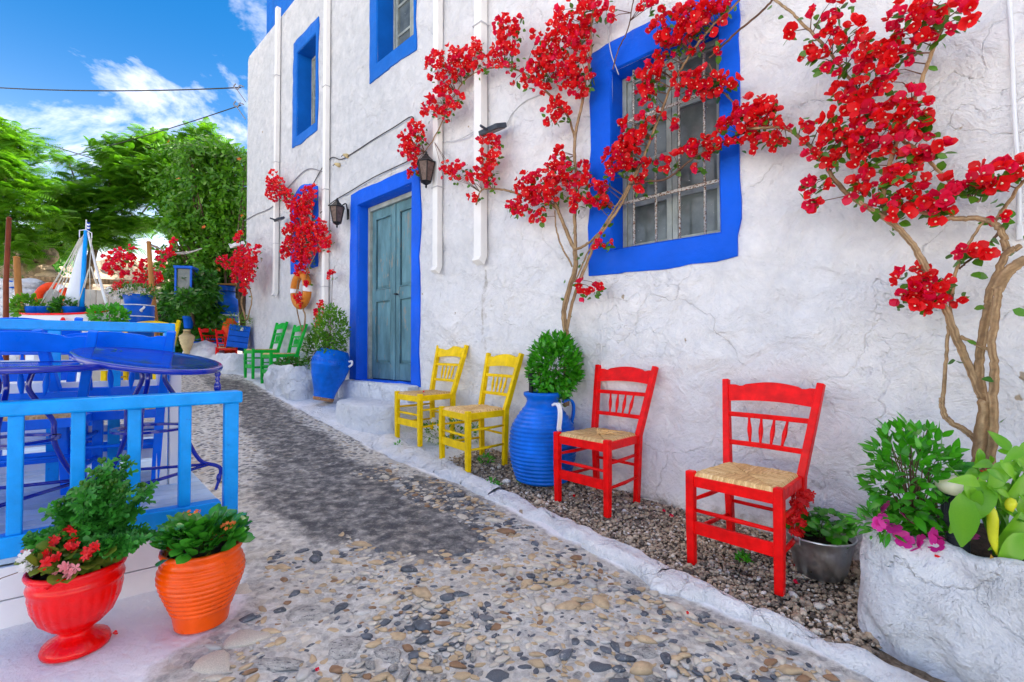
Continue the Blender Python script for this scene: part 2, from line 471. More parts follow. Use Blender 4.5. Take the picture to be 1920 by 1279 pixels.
MAT['bract'] = leafmat('red_bract', (.70, .0, .005), (.98, .016, .022), .42, .5, .05)
MAT['bract_pink'] = leafmat('crimson_bract', (.64, .0, .03), (.95, .012, .10), .42, .5, .05)
MAT['star'] = paint('cream_flower_centre', (.85, .78, .55), .6, .05)
MAT['leaf'] = leafmat('bougainvillea_leaf', (.014, .08, .006), (.12, .32, .02))
MAT['basil'] = leafmat('basil_leaf', (.012, .15, .006), (.10, .52, .02), .4, .32, .25)
MAT['pepper_leaf'] = leafmat('pepper_leaf', (.06, .30, .01), (.28, .62, .03), .4, .35, .2)
MAT['succ'] = leafmat('kalanchoe_leaf', (.008, .10, .008), (.08, .40, .03), .2, .25, .5)
MAT['mum'] = leafmat('chrysanthemum_leaf', (.012, .12, .012), (.07, .38, .04), .35, .45, .1)
MAT['begonia_leaf'] = leafmat('begonia_leaf', (.04, .14, .01), (.26, .30, .04), .2, .3, .4)
MAT['frond'] = leafmat('feathery_tree_leaf', (.022, .17, .008), (.23, .52, .02), .5, .45, .05)
MAT['ivy'] = leafmat('creeper_leaf', (.014, .12, .006), (.18, .46, .02), .45, .4, .15)
MAT['shrub'] = leafmat('dark_shrub_leaf', (.01, .08, .006), (.08, .32, .02), .4, .4, .15)
MAT['red_fl'] = leafmat('geranium_red', (.62, .002, .004), (.92, .012, .016), .25, .5, 0)
MAT['orange_fl'] = leafmat('trumpet_orange', (.7, .08, .01), (.9, .25, .04), .3, .5, 0)
MAT['pink_fl'] = leafmat('pink_petal', (.80, .12, .20), (.92, .50, .50), .3, .5, 0)
MAT['white_fl'] = leafmat('white_petal', (.80, .74, .74), (.92, .90, .88), .3, .5, 0)
MAT['magenta_fl'] = leafmat('magenta_petal', (.50, .004, .20), (.85, .05, .45), .3, .5, 0)
MAT['yellow_pep'] = paint('yellow_pepper_skin', (.62, .64, .03), .25, .12, 8, .1, 20, .002, coat=.4)
MAT['dry'] = leafmat('dry_leaf', (.45, .17, .02), (.75, .42, .04), .3, .6, 0)

# ------------------------------------------------------------------ mesh helpers
class MB:
    def __init__(self): self.v, self.f, self.m, self.mi, self.t = [], [], [], 0, []
    def tone(self, x): self.t += [x] * (len(self.v) - len(self.t)); return self
    def add(self, verts, faces, mi=None):
        b = len(self.v)
        self.v += [tuple(p) for p in verts]
        for f in faces:
            self.f.append([b + i for i in f]); self.m.append(self.mi if mi is None else mi)
    def box(self, c, s, M=None):
        x, y, z = s[0] / 2, s[1] / 2, s[2] / 2
        vs = [Vector((i * x, j * y, k * z)) for k in (-1, 1) for j in (-1, 1) for i in (-1, 1)]
        if M is not None: vs = [M @ p for p in vs]
        c = Vector(c)
        self.add([p + c for p in vs], [(0, 2, 3, 1), (4, 5, 7, 6), (0, 1, 5, 4), (2, 6, 7, 3), (0, 4, 6, 2), (1, 3, 7, 5)])
        return self
    def sweep(self, pts, w, d, xa=(1, 0, 0)):     # rectangular section swept along pts; w along xa, d across
        pts = [Vector(p) for p in pts]; xa = Vector(xa).normalized()
        rings = []
        for i, p in enumerate(pts):
            t = (pts[min(i + 1, len(pts) - 1)] - pts[max(i - 1, 0)]).normalized()
            y = t.cross(xa).normalized(); x = y.cross(t).normalized()
            ww = w[i] if isinstance(w, (list, tuple)) else w
            dd = d[i] if isinstance(d, (list, tuple)) else d
            rings.append([p + x * (ww / 2 * a) + y * (dd / 2 * b) for a, b in ((-1, -1), (1, -1), (1, 1), (-1, 1))])
        vs = [q for r in rings for q in r]; fs = []
        for i in range(len(pts) - 1):
            for k in range(4):
                a, b = i * 4 + k, i * 4 + (k + 1) % 4
                fs.append((a, b, b + 4, a + 4))
        n = (len(pts) - 1) * 4
        fs += [(3, 2, 1, 0), (n, n + 1, n + 2, n + 3)]
        self.add(vs, fs); return self
    def tube(self, pts, r, seg=6, jit=0.0, closed=False):
        pts = [Vector(p) for p in pts]; n = len(pts)
        rr = r if isinstance(r, (list, tuple)) else [r] * n
        up = None; vs = []
        for i, p in enumerate(pts):
            if closed: t = pts[(i + 1) % n] - pts[(i - 1) % n]
            else: t = pts[min(i + 1, n - 1)] - pts[max(i - 1, 0)]
            t = t.normalized() if t.length > 1e-9 else Vector((0, 0, 1))
            if up is None: up = t.orthogonal().normalized()
            up = (up - t * up.dot(t))
            up = up.normalized() if up.length > 1e-6 else t.orthogonal().normalized()
            sd_ = t.cross(up)
            for k in range(seg):
                a = 2 * math.pi * k / seg
                q = rr[i] * (1 + (RND.uniform(-jit, jit) if jit else 0))
                vs.append(p + up * (math.cos(a) * q) + sd_ * (math.sin(a) * q))
        fs = []
        for i in range(n if closed else n - 1):
            for k in range(seg):
                a, b = i * seg + k, i * seg + (k + 1) % seg
                c, d = ((i + 1) % n) * seg + (k + 1) % seg, ((i + 1) % n) * seg + k
                fs.append((a, b, c, d))
        if not closed: fs += [tuple(range(seg))[::-1], tuple((n - 1) * seg + k for k in range(seg))]
        self.add(vs, fs); return self
    def lathe(self, prof_, seg=32, M=None, rmod=None):
        vs = []; n = len(prof_)
        for i, (r, z) in enumerate(prof_):
            for k in range(seg):
                a = 2 * math.pi * k / seg
                q = r if rmod is None else rmod(r, z, a, i)
                vs.append(Vector((q * math.cos(a), q * math.sin(a), z)))
        if M is not None: vs = [M @ p for p in vs]
        fs = [(i * seg + k, i * seg + (k + 1) % seg, (i + 1) * seg + (k + 1) % seg, (i + 1) * seg + k) for i in range(n - 1) for k in range(seg)]
        if prof_[0][0] > 1e-6: fs.append(tuple(range(seg))[::-1])
        if prof_[-1][0] > 1e-6: fs.append(tuple((n - 1) * seg + k for k in range(seg)))
        self.add(vs, fs); return self
    def grid(self, P, flip=False):                # P[i][j] points
        a, b = len(P), len(P[0])
        vs = [q for row in P for q in row]
        fs = []
        for i in range(a - 1):
            for j in range(b - 1):
                q = (i * b + j, i * b + j + 1, (i + 1) * b + j + 1, (i + 1) * b + j)
                fs.append(q[::-1] if flip else q)
        self.add(vs, fs); return self
    def poly(self, outline, th, axis):            # extruded outline; axis = thickness vector
        n = len(outline); h = Vector(axis) * (th / 2)
        vs = [Vector(p) - h for p in outline] + [Vector(p) + h for p in outline]
        fs = [tuple(range(n))[::-1], tuple(range(n, 2 * n))] + [(i, (i + 1) % n, (i + 1) % n + n, i + n) for i in range(n)]
        self.add(vs, fs); return self
    def mesh(self, name, mats, smooth=False, origin=None):
        me = bpy.data.meshes.new(name)
        v = self.v
        if origin is not None:
            v = [(a - origin[0], b - origin[1], c - origin[2]) for a, b, c in v]
        me.from_pydata(v, [], self.f)
        if not isinstance(mats, (list, tuple)): mats = [mats]
        for x in mats: me.materials.append(MAT[x] if isinstance(x, str) else x)
        if len(mats) > 1: me.polygons.foreach_set('material_index', self.m)
        if smooth: me.polygons.foreach_set('use_smooth', [True] * len(me.polygons))
        if self.t:
            self.tone(self.t[-1])
            at = me.attributes.new('tone', 'FLOAT', 'POINT'); at.data.foreach_set('value', self.t)
        me.update()
        return me
    def build(self, name, mats, parent=None, smooth=False, bevel=0.0, origin=None, seg=2, auto=None):
        me = self.mesh(name, mats, smooth, origin)
        return link(name, me, parent, bevel, seg, auto)

def link(name, me, parent=None, bevel=0.0, seg=2, auto=None):
    o = bpy.data.objects.new(name, me)
    COL.objects.link(o)
    if parent is not None: o.parent = parent
    if bevel:
        b = o.modifiers.new('edge', 'BEVEL'); b.width = bevel; b.segments = seg; b.limit_method = 'ANGLE'
        b.angle_limit = math.radians(40); b.harden_normals = False
    if auto is not None:
        me.polygons.foreach_set('use_smooth', [True] * len(me.polygons))
        me.set_sharp_from_angle(angle=math.radians(auto))
    return o
def tag(o, label=None, cat=None, group=None, kind=None):
    for k, v in (('label', label), ('category', cat), ('group', group), ('kind', kind)):
        if v: o[k] = v
    return o
def thing(name, label, cat, loc=(0, 0, 0), rz=0.0, group=None, rot=None):
    o = bpy.data.objects.new(name, None)
    o.empty_display_size = .1
    COL.objects.link(o)
    o.location = loc
    o.rotation_euler = rot if rot is not None else (0, 0, rz)
    return tag(o, label, cat, group)
def copy_tree(o, parent=None):
    c = o.copy(); COL.objects.link(c)
    if parent is not None: c.parent = parent
    for ch in list(o.children): copy_tree(ch, c)
    return c

# ---- scattered instances baked into one mesh with numpy
def basis(dirs, nors):
    d = dirs / np.maximum(np.linalg.norm(dirs, axis=1, keepdims=True), 1e-9)
    n = nors - d * np.sum(nors * d, axis=1, keepdims=True)
    n = n / np.maximum(np.linalg.norm(n, axis=1, keepdims=True), 1e-9)
    s = np.cross(d, n)
    return np.stack([s, d, n], axis=2)            # columns side, along, up
def bake(name, tv, tf, pos, B, scl, mats, parent=None, tones=None, smooth=True, tmi=None, kind=None, origin=None):
    tv = np.asarray(tv, float); N, k = len(pos), len(tv)
    V = np.einsum('nij,kj->nki', B, tv) * np.asarray(scl).reshape(N, 1, 1) + np.asarray(pos).reshape(N, 1, 3)
    V = V.reshape(-1, 3)
    if origin is not None: V = V - np.asarray(origin)
    me = bpy.data.meshes.new(name)
    ls = np.array([len(f) for f in tf]); flat = np.concatenate([np.array(f) for f in tf])
    nf, nl = len(tf), len(flat)
    me.vertices.add(N * k); me.vertices.foreach_set('co', V.ravel())
    idx = (flat[None, :] + (np.arange(N) * k)[:, None]).ravel()
    me.loops.add(N * nl); me.loops.foreach_set('vertex_index', idx)
    me.polygons.add(N * nf)
    st = np.concatenate([[0], np.cumsum(ls)[:-1]])
    me.polygons.foreach_set('loop_start', (st[None, :] + (np.arange(N) * nl)[:, None]).ravel())
    me.polygons.foreach_set('loop_total', np.tile(ls, N))
    if smooth: me.polygons.foreach_set('use_smooth', np.ones(N * nf, bool))
    if not isinstance(mats, (list, tuple)): mats = [mats]
    for x in mats: me.materials.append(MAT[x])
    if tmi is not None: me.polygons.foreach_set('material_index', np.tile(np.array(tmi), N))
    if tones is None: tones = NR.random(N)
    at = me.attributes.new('tone', 'FLOAT', 'POINT')
    tt = np.repeat(tones, k).reshape(N, k)
    if k in (15, 18): tt[:, 1::3] += .22           # paler midrib
    at.data.foreach_set('value', tt.ravel().astype(np.float32))
    me.update(calc_edges=True); me.validate()
    o = link(name, me, parent)
    if kind: o['kind'] = kind
    return o
def ru(n, a=1.0):
    v = NR.normal(size=(n, 3)); return v / np.linalg.norm(v, axis=1, keepdims=True) * a

def leaf_template(w=.5, fold=.12, droop=.12, rows=4, shape='ovate'):
    vs, fs = [], []
    for i in range(rows + 1):
        t = i / rows
        if shape == 'ovate': h = w / 2 * math.sin(math.pi * min(1, t ** .75 * .97 + .015)) ** .85
        elif shape == 'round': h = w / 2 * math.sqrt(max(.0004, 1 - (2 * t - 1) ** 2))
        else: h = w / 2 * math.sin(math.pi * min(.99, t ** 1.0 + .02))
        z = -droop * t * t
        vs += [(-h, t, z + fold * h), (0, t, z), (h, t, z + fold * h)]
    for i in range(rows):
        a = i * 3
        fs += [(a, a + 1, a + 4, a + 3), (a + 1, a + 2, a + 5, a + 4)]
    return vs, fs
LEAF = leaf_template()
LEAF_R = leaf_template(.8, .18, .1, 5, 'round')
LEAF_N = leaf_template(.28, .1, .25, 4, 'lance')
def lobed_template(n=5):
    # chrysanthemum-like deeply lobed leaf
    pts = [(0, 0, 0), (.05, .12, .01), (.34, .24, .05), (.07, .36, .01), (.44, .60, .05), (.08, .62, .01), (.16, .92, .0), (0, 1.0, -.08)]
    mid = [(0, .12, 0), (0, .22, -.01), (0, .36, -.01), (0, .56, -.03), (0, .62, -.03), (0, .92, -.07)]
    vs = [pts[0]] + mid + [pts[-1]] + pts[1:7] + [(-x, y, z) for x, y, z in pts[1:7]]
    fs = []
    for s0 in (8, 14):
        q = [(0, s0, 1), (1, s0, s0 + 1, 2), (2, s0 + 1, s0 + 2, 3), (3, s0 + 2, s0 + 3, 4), (4, s0 + 3, s0 + 4, 5), (5, s0 + 4, s0 + 5, 6), (6, s0 + 5, 7)]
        fs += [tuple(f) if s0 == 8 else tuple(f)[::-1] for f in q]
    return vs, fs
LEAF_M = lobed_template()
def frond_template(n=9):
    vs, fs = [], []
    for i in range(n):
        t = (i + .6) / n
        y = t; z = -.35 * t * t
        L = .26 * math.sin(math.pi * min(.96, .25 + .7 * t)) + .05
        for s in (-1, 1):
            b = len(vs); w = .032
            vs += [(0, y - w, z), (0, y + w, z), (s * L * .9, y + .16 * L + w * 1.3, z - .05 - .1 * L), (s * L, y + .16 * L - .01, z - .06 - .1 * L)]
            fs.append((b, b + 1, b + 2, b + 3) if s < 0 else (b + 3, b + 2, b + 1, b))
    return vs, fs
FROND = frond_template()
def ico(sub=1):
    import bmesh
    bm = bmesh.new(); bmesh.ops.create_icosphere(bm, subdivisions=sub, radius=1)
    vs = [tuple(v.co) for v in bm.verts]; fs = [tuple(v.index for v in f.verts) for f in bm.faces]
    bm.free(); return vs, fs
ICO1, ICO2 = ico(1), ico(2)
def petal_flower(n=5, L=1.0, w=.8, cup=.25):
    vs, fs = [], []
    for i in range(n):
        a = 2 * math.pi * i / n; ca, sa = math.cos(a), math.sin(a)
        loc = [(0, 0, 0), (-w * .38, .5 * L, cup * .5), (w * .38, .5 * L, cup * .5), (-w * .3, .95 * L, cup * .8), (w * .3, .95 * L, cup * .8), (0, .6 * L, cup * .35), (0, 1.05 * L, cup * .7)]
        b = len(vs)
        vs += [(x * ca - y * sa, x * sa + y * ca, z) for x, y, z in loc]
        fs += [(b, b + 5, b + 1), (b, b + 2, b + 5), (b + 1, b + 5, b + 6, b + 3), (b + 5, b + 2, b + 4, b + 6)]
    return vs, fs
PETAL5 = petal_flower()

# bougainvillea flower: three papery bracts round a tiny pale centre
def bougain_flower(seed):
    r = random.Random(seed); vs, fs, mi = [], [], []
    for i in range(3):
        a = 2 * math.pi * i / 3 + r.uniform(-.25, .25); ca, sa = math.cos(a), math.sin(a)
        el = r.uniform(.3, 1.35); L = r.uniform(.85, 1.15); w = r.uniform(.85, 1.1)
        prof_ = [(0, 0, 0), (-.42, .26, .05), (.42, .26, .05), (-.56, .56, .12), (.56, .56, .12), (-.34, .86, .08), (.34, .86, .08), (0, 1.03, -.02), (0, .3, -.05), (0, .62, -.06), (0, .88, -.05)]
        b = len(vs)
        for x, y, z in prof_:
            x *= w; y *= L; x += r.uniform(-.04, .04); z += r.uniform(-.04, .04)
            yy = y * math.cos(el) - z * math.sin(el); zz_ = y * math.sin(el) + z * math.cos(el)
            vs.append((x * ca - yy * sa, x * sa + yy * ca, zz_))
        q = [(0, 8, 1), (0, 2, 8), (1, 8, 9, 3), (8, 2, 4, 9), (3, 9, 10, 5), (9, 4, 6, 10), (5, 10, 7), (10, 6, 7)]
        fs += [tuple(b + k for k in f) for f in q]; mi += [0] * len(q)
    b = len(vs)
    for i in range(5):
        a = 2 * math.pi * i / 5
        vs.append((.11 * math.cos(a), .11 * math.sin(a), .42))
    vs.append((0, 0, .05))
    fs += [(b, b + 1, b + 2, b + 3, b + 4)] + [(b + 5, b + (i + 1) % 5, b + i) for i in range(5)]; mi += [1] * 6
    return vs, fs, mi
BF = [bougain_flower(i) for i in range(8)]
BF_MESH = []
for i, (v_, f_, m_) in enumerate(BF):
    for bm_ in ('bract', 'bract_pink'):
        me = bpy.data.meshes.new('bougainvillea_flower')
        me.from_pydata(v_, [], f_); me.materials.append(MAT[bm_]); me.materials.append(MAT['star'])
        me.polygons.foreach_set('material_index', m_)
        me.polygons.foreach_set('use_smooth', [True] * len(f_))
        at = me.attributes.new('tone', 'FLOAT', 'POINT'); at.data.foreach_set('value', [.15 + .6 * (i / 7)] * len(v_))
        BF_MESH.append(me)

def smooth_path(pts, n=6):                        # Catmull-Rom
    pts = [Vector(p) for p in pts]
    if len(pts) < 3: return [pts[0].lerp(pts[-1], i / n) for i in range(n + 1)]
    q = [pts[0] * 2 - pts[1]] + pts + [pts[-1] * 2 - pts[-2]]
    out = []
    for i in range(1, len(q) - 2):
        a, b, c, d = q[i - 1], q[i], q[i + 1], q[i + 2]
        for k in range(n):
            t = k / n
            out.append(.5 * ((2 * b) + (c - a) * t + (2 * a - 5 * b + 4 * c - d) * t * t + (3 * b - a - 3 * c + d) * t ** 3))
    out.append(pts[-1]); return out

# ================================================================== GROUND
def ground_sheet():
    xs = [-400, -200, -100, -60, -40, -30, -24] + list(np.arange(-20, 8.01, .5)) + [10, 14, 20, 40, 100, 400]
    ys = [-60, -30, -15, -8] + list(np.arange(-5, 20.01, .5)) + [24, 30, 45, 80, 160, 400]
    P = [[Vector((x, y, G(x, y) - .035)) for x in xs] for y in ys]
    mb = MB(); mb.grid(P)
    tag(mb.build('ground', 'earth', smooth=True), kind='structure')
ground_sheet()

# kerb line and gravel bed, measured along the wall (s) and out from it (v)
KO = [GS(*p) for p in ((1730, 1340), (1640, 1279), (1450, 1192), (1250, 1112), (1080, 1022), (940, 948), (850, 905), (735, 862), (660, 822), (600, 790), (520, 748), (452, 705))]
KI = [GS(*p) for p in ((1740, 1300), (1655, 1252), (1560, 1212), (1330, 1112), (1200, 1042), (1010, 958), (925, 915), (840, 868), (760, 830))]
ko_s, ko_v = [a for a, b in KO], [b for a, b in KO]
ki_s, ki_v = [a for a, b in KI], [b for a, b in KI]
def kout(s): return float(np.interp(s, ko_s, ko_v))
def kin(s): return float(np.interp(s, ki_s, ki_v))

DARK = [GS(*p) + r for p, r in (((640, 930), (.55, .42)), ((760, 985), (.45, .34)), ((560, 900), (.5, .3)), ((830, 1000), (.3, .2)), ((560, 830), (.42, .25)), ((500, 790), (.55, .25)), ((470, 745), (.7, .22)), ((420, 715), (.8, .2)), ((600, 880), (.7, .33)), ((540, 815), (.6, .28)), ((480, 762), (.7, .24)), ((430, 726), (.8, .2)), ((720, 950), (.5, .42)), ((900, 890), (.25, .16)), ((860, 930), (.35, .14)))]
WHITE_L = [GS(*p) for p in ((330, 1400), (350, 1290), (372, 1215), (470, 1150), (492, 1120), (478, 1075), (488, 1020), (462, 985), (440, 940), (400, 900), (372, 860), (345, 800))]
def lane():
    ss = list(np.arange(-4.6, 2.6, .028)) + list(np.arange(2.6, 10.6, .06))
    vv = list(np.arange(0.0, 3.2, .028)) + list(np.arange(3.2, 5.4, .12))
    wl_s, wl_v = [a for a, b in WHITE_L], [b for a, b in WHITE_L]
    P, wh, dp, pb = [], [], [], []
    for s in ss:
        row = []
        ko, ki = kout(s), kin(s)
        for v in vv:
            n1 = fbm(s * 2.2, v * 2.2, 3.1); n2 = fbm(s * 9, v * 9, 7.7, 3)
            p = gpt(s, v)
            z = p.z + .008 * n1 + .005 * n2
            vk = v
            # left whitewash, right whitewash
            wl_ = np.interp(s, wl_s, wl_v) if wl_s[0] < wl_s[-1] else np.interp(s, wl_s[::-1], wl_v[::-1])
            a = (v - wl_) / .16 if s < 1.3 else (v - max(2.35, wl_)) / .2
            b = (ko + .06 - v) / .10
            w = max(a, b) + .55 * n1
            w = float(np.clip(w, -.6, 1.2))
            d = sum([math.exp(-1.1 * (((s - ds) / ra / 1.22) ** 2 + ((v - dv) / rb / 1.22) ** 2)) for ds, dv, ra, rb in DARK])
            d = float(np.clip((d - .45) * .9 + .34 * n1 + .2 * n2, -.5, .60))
            if v < ki - .02 and s < 1.15: z -= .03
            far = np.clip((s - .35 + .3 * n1) / .6, .38, 1)
            pbv = max(far * .95, np.clip(.9 - abs(v - 1.15) / .2, 0, 1) if .2 < s < 1.0 else 0)
            wh.append(w); dp.append(d); pb.append(float(pbv))
            row.append(Vector((p.x, p.y, z)))
        P.append(row)
    mb = MB(); mb.grid(P, True)
    o = mb.build('lane', 'lane', smooth=True)
    for nme, arr in (('white', wh), ('damp', dp), ('pebbly', pb)):
        at = o.data.attributes.new(nme, 'FLOAT', 'POINT'); at.data.foreach_set('value', arr)
    return tag(o, kind='structure')
LANE = lane()

def kerb():
    k = bpy.data.objects.new('kerb', None); COL.objects.link(k); tag(k, kind='structure')
    cuts = [-3.6, -2.95, -2.35, -1.92, -1.45, -.95, -.55, -.22, .12, .5, .85, 1.2]
    for i in range(len(cuts) - 1):
        a, b = cuts[i], cuts[i + 1]
        nx, nv = max(8, int((b - a) / .025)), 16
        P = []
        for x in range(nx + 1):
            t = x / nx; s = a + (b - a) * t
            end = min(1, (min(t, 1 - t) * (b - a) / .055)) ** .5 if True else 1
            o_, i_ = kout(s) - .01, kin(s) - .02
            if i_ > o_ - .07: i_ = o_ - .07
            row = []
            for j in range(nv + 1):
                q = j / nv; v = o_ + (i_ - o_) * q
                h = (.055 if s < .3 else .04) * (math.sin(math.pi * min(1, q * 1.0)) ** .45) * (.8 + .2 * end)
                h *= .85 + .45 * fbm(s * 3, i * 7.3)
                n1 = fbm(s * 7, v * 9, 1.3, 5)
                p = gpt(s, v + .05 * fbm(s * 4, i * .3, 4) * (1 if j < 8 else .3))
                row.append(Vector((p.x, p.y, p.z - .03 + (h + .03 if 0 < j < nv else 0) + .024 * n1 * (1 if 0 < j < nv else 0))))
            P.append(row)
        mb = MB(); mb.grid(P); mb.build('kerb_stone', 'lime', k, smooth=True)
kerb()

def gravel():
    # bed sheet
    ss = np.arange(-4.4, 1.2, .08)
    P = [[gpt(s, v, -.012) for v in np.linspace(-.05, kin(s) + .02, 10)] for s in ss]
    mb = MB(); mb.grid(P, True)
    tag(mb.build('gravel_bed', 'gravel_base', smooth=True), kind='structure')
    N = 15000
    s = NR.uniform(-2.75, 1.15, N * 2)
    v = NR.uniform(0, 1, N * 2) * np.array([kin(a) for a in s])
    near = NR.random(N * 2) < np.clip(1.15 - (s + 2.6) / 4.5, .35, 1)
    s, v = s[near][:N], v[near][:N]
    pos = np.array([tuple(gpt(a, b, -.006)) for a, b in zip(s, v)])
    n = len(pos)
    sc = NR.lognormal(math.log(.0085), .32, n); sc[NR.random(n) < .015] *= 2.0
    pos[:, 2] += sc * .25 + NR.random(n) * .008
    tv = np.array(ICO1[0]) * (1.15, .85, .6)
    B = basis(ru(n) * (1, 1, .35), np.tile((0, 0, 1.), (n, 1)) + NR.normal(size=(n, 3)) * .35)
    tag(bake('gravel', tv, ICO1[1], pos, B, sc, 'gravel', tones=np.clip(NR.normal(.5, .25, n), 0, 1)), kind='stuff')
gravel()

def cobbles():
    # irregular stone meshes shared by many stones
    tmpl = []
    for k in range(7):
        vs = []
        for x, y, z in ICO2[0]:
            q = 1 + .42 * fbm(x * 1.1 + k * 5, y * 1.1, z * .6, 3) + .10 * fbm(x * 3 + k, y * 3, z, 2)
            q = max(.55, q); vs.append((x * q * (1 + .25 * y * ((k % 3) - 1)), y * q, min(z, .8) * q))
        tmpl.append((vs, ICO2[1]))
    mats = ['pebble_blue', 'pebble_tan', 'pebble_pale', 'pebble_grey', 'pebble_brown']
    meshes = {}
    for k, (vs, fs) in enumerate(tmpl):
        for m in mats:
            mb = MB(); mb.add(vs, fs); meshes[(k, m)] = mb.mesh('pebble', m, True)
    wl_s, wl_v = [a for a, b in WHITE_L][::1], [b for a, b in WHITE_L]
    if wl_s[0] > wl_s[-1]: wl_s, wl_v = wl_s[::-1], wl_v[::-1]
    placed = []
    def clear(s, v, r):
        for a, b, q in placed:
            if abs(a - s) < .3 and math.hypot(a - s, b - v) < (q + r) * .80: return False
        return True
    # big flat stones by the pots
    big = [((575, 1150), .12, .085, 'pebble_grey'), ((450, 1105), .08, .06, 'pebble_pale'), ((640, 1215), .10, .08, 'pebble_grey'), ((455, 1195), .10, .07, 'pebble_pale'), ((520, 1245), .12, .05, 'pebble_grey'), ((400, 1240), .09, .07, 'pebble_pale'), ((725, 1225), .08, .045, 'pebble_grey'), ((930, 1268), .06, .04, 'pebble_blue'), ((1210, 1225), .07, .04, 'pebble_grey'), ((1120, 1250), .055, .035, 'pebble_blue')]
    for p, a, b, m in big:
        g = GP(*p); s, v = sv(g.x, g.y)
        placed.append((s, v, (a + b) / 2))
        o = link('paving_stone', meshes[(RND.randrange(7), m)], LANE)
        o.location = (g.x, g.y, g.z - .012 + .004); o.rotation_euler = (RND.uniform(-.05, .05), RND.uniform(-.05, .05), RND.uniform(-.5, .5)); o.scale = (a * .85, b * .85, .020)
    cand = []
    for _ in range(60000):
        s = RND.uniform(-3.4, .55); v = RND.uniform(.8, 3.2)
        p = gpt(s, v)
        if p.y < 1.2: continue
        px = 960 + 900 * p.x / p.y; py = 656 - 900 * p.z / p.y
        if px < 330 or px > 1750 or py > 1330: continue
        dark = max([1 - math.hypot((s - a) / ra, (v - b) / rb) for a, b, ra, rb in DARK[:6]])
        if dark > .12 and not (v < kout(s) + .28): continue
        if v < kout(s) + .05 or v > np.interp(s, wl_s, wl_v) - .04: continue
        if py < 1030 and px < 640: continue
        dens = 1.0 if py > 985 else .5
        if 640 < px < 1050 and 1000 < py < 1140: dens = 1.4
        if px < 700 and py < 1150: dens = .35
        if fbm(s * 1.7, v * 1.7, 9.1) < -.40 and dens < 1: continue
        if RND.random() > dens: continue
        r = min(.046, RND.lognormvariate(math.log(.0165), .5)) * (1.15 if dens > 1 else 1)
        if not clear(s, v, r * 1.12): continue
        placed.append((s, v, r)); cand.append((p.length, s, v, r, px, py, dens))
    cand.sort()
    rest_v = []
    stuff = {m: [] for m in mats}
    for i, (d, s, v, r, px, py, dens) in enumerate(cand):
        u = RND.random()
        tan = .74 if dens > 1 else .56
        m = 'pebble_tan' if u < tan * .55 else 'pebble_pale' if u < tan else 'pebble_brown' if u < tan + .05 else 'pebble_blue' if u < tan + .26 else 'pebble_grey'
        p = gpt(s, v)
        loc = (p.x, p.y, p.z + r * RND.uniform(-.20, .06))
        rot = (RND.uniform(-.15, .15), RND.uniform(-.15, .15), RND.gauss(.0, .9))
        sc = (r * RND.uniform(1.05, 1.6), r * RND.uniform(.62, .95), r * .42)
        if i < 290:
            o = link('pebble', meshes[(RND.randrange(7), m)], LANE); o.location = loc; o.rotation_euler = rot; o.scale = sc
        else:
            stuff[m].append((Vector(loc), rot, sc))
    mb = MB()
    for j, m in enumerate(mats):
        mb.mi = j
        for loc, rot, sc in stuff[m]:
            from mathutils import Euler
            M = Matrix.LocRotScale(loc, Euler(rot), Vector(sc))
            vs, fs = tmpl[RND.randrange(7)]
            mb.add([M @ Vector(q) for q in vs], fs)
    o = mb.build('small_pebbles', mats, LANE, smooth=True); o['kind'] = 'stuff'
    print('cobbles', len(cand))
cobbles()

# ================================================================== THE HOUSE
HOUSE = thing('whitewashed_house', 'tall whitewashed house with bright blue window and door surrounds', 'house', wp(0, -1.2))
HO = HOUSE.location.copy()
S_R, S_L, Z_T, Z_B = -7.0, 7.42, 5.86, -1.7
def sz_rect(x0, x1, y_bot_at, y_top_at):      # helper: opening from pixel columns and two pixel heights
    s0, _ = SZ(x0, 600); s1, _ = SZ(x1, 600)
    zb = SZ(*y_bot_at)[1]; zt = SZ(*y_top_at)[1]
    return min(s0, s1), max(s0, s1), zb, zt
BIG_O = sz_rect(1108, 1391, (1113, 519), (1108, 102))
BIG = sz_rect(1150, 1352, (1338, 437), (1150, 135))
MID_O = sz_rect(692, 780, (692, 160), (692, 160)); MID_O = (MID_O[0], MID_O[1], MID_O[2], 5.05)
MID = sz_rect(706, 775, (700, 133), (700, 133)); MID = (MID[0], MID[1], MID_O[2] + .2, 4.85)
LU_O = sz_rect(547, 594, (547, 281), (547, 87)); LU = sz_rect(555, 590, (555, 258), (555, 104))
LL_O = sz_rect(545, 596, (596, 500), (596, 352)); LL = (LL_O[0] + .16, LL_O[1] - .16, LL_O[2] + .16, LL_O[3] - .12)
DR_O = sz_rect(658, 788, (663, 713), (658, 366)); DR_O = (DR_O[0], DR_O[1], -.40, DR_O[3])
DR = sz_rect(672, 773, (700, 713), (672, 392)); DR = (DR[0], DR[1], -.39, 1.90)
print('openings', BIG_O, BIG, MID_O, MID, LU_O, LU, LL_O, LL, DR_O, DR)
OUTER = [BIG_O, MID_O, LU_O, LL_O, DR_O]
HOLES = [BIG, MID, LU, LL, DR]

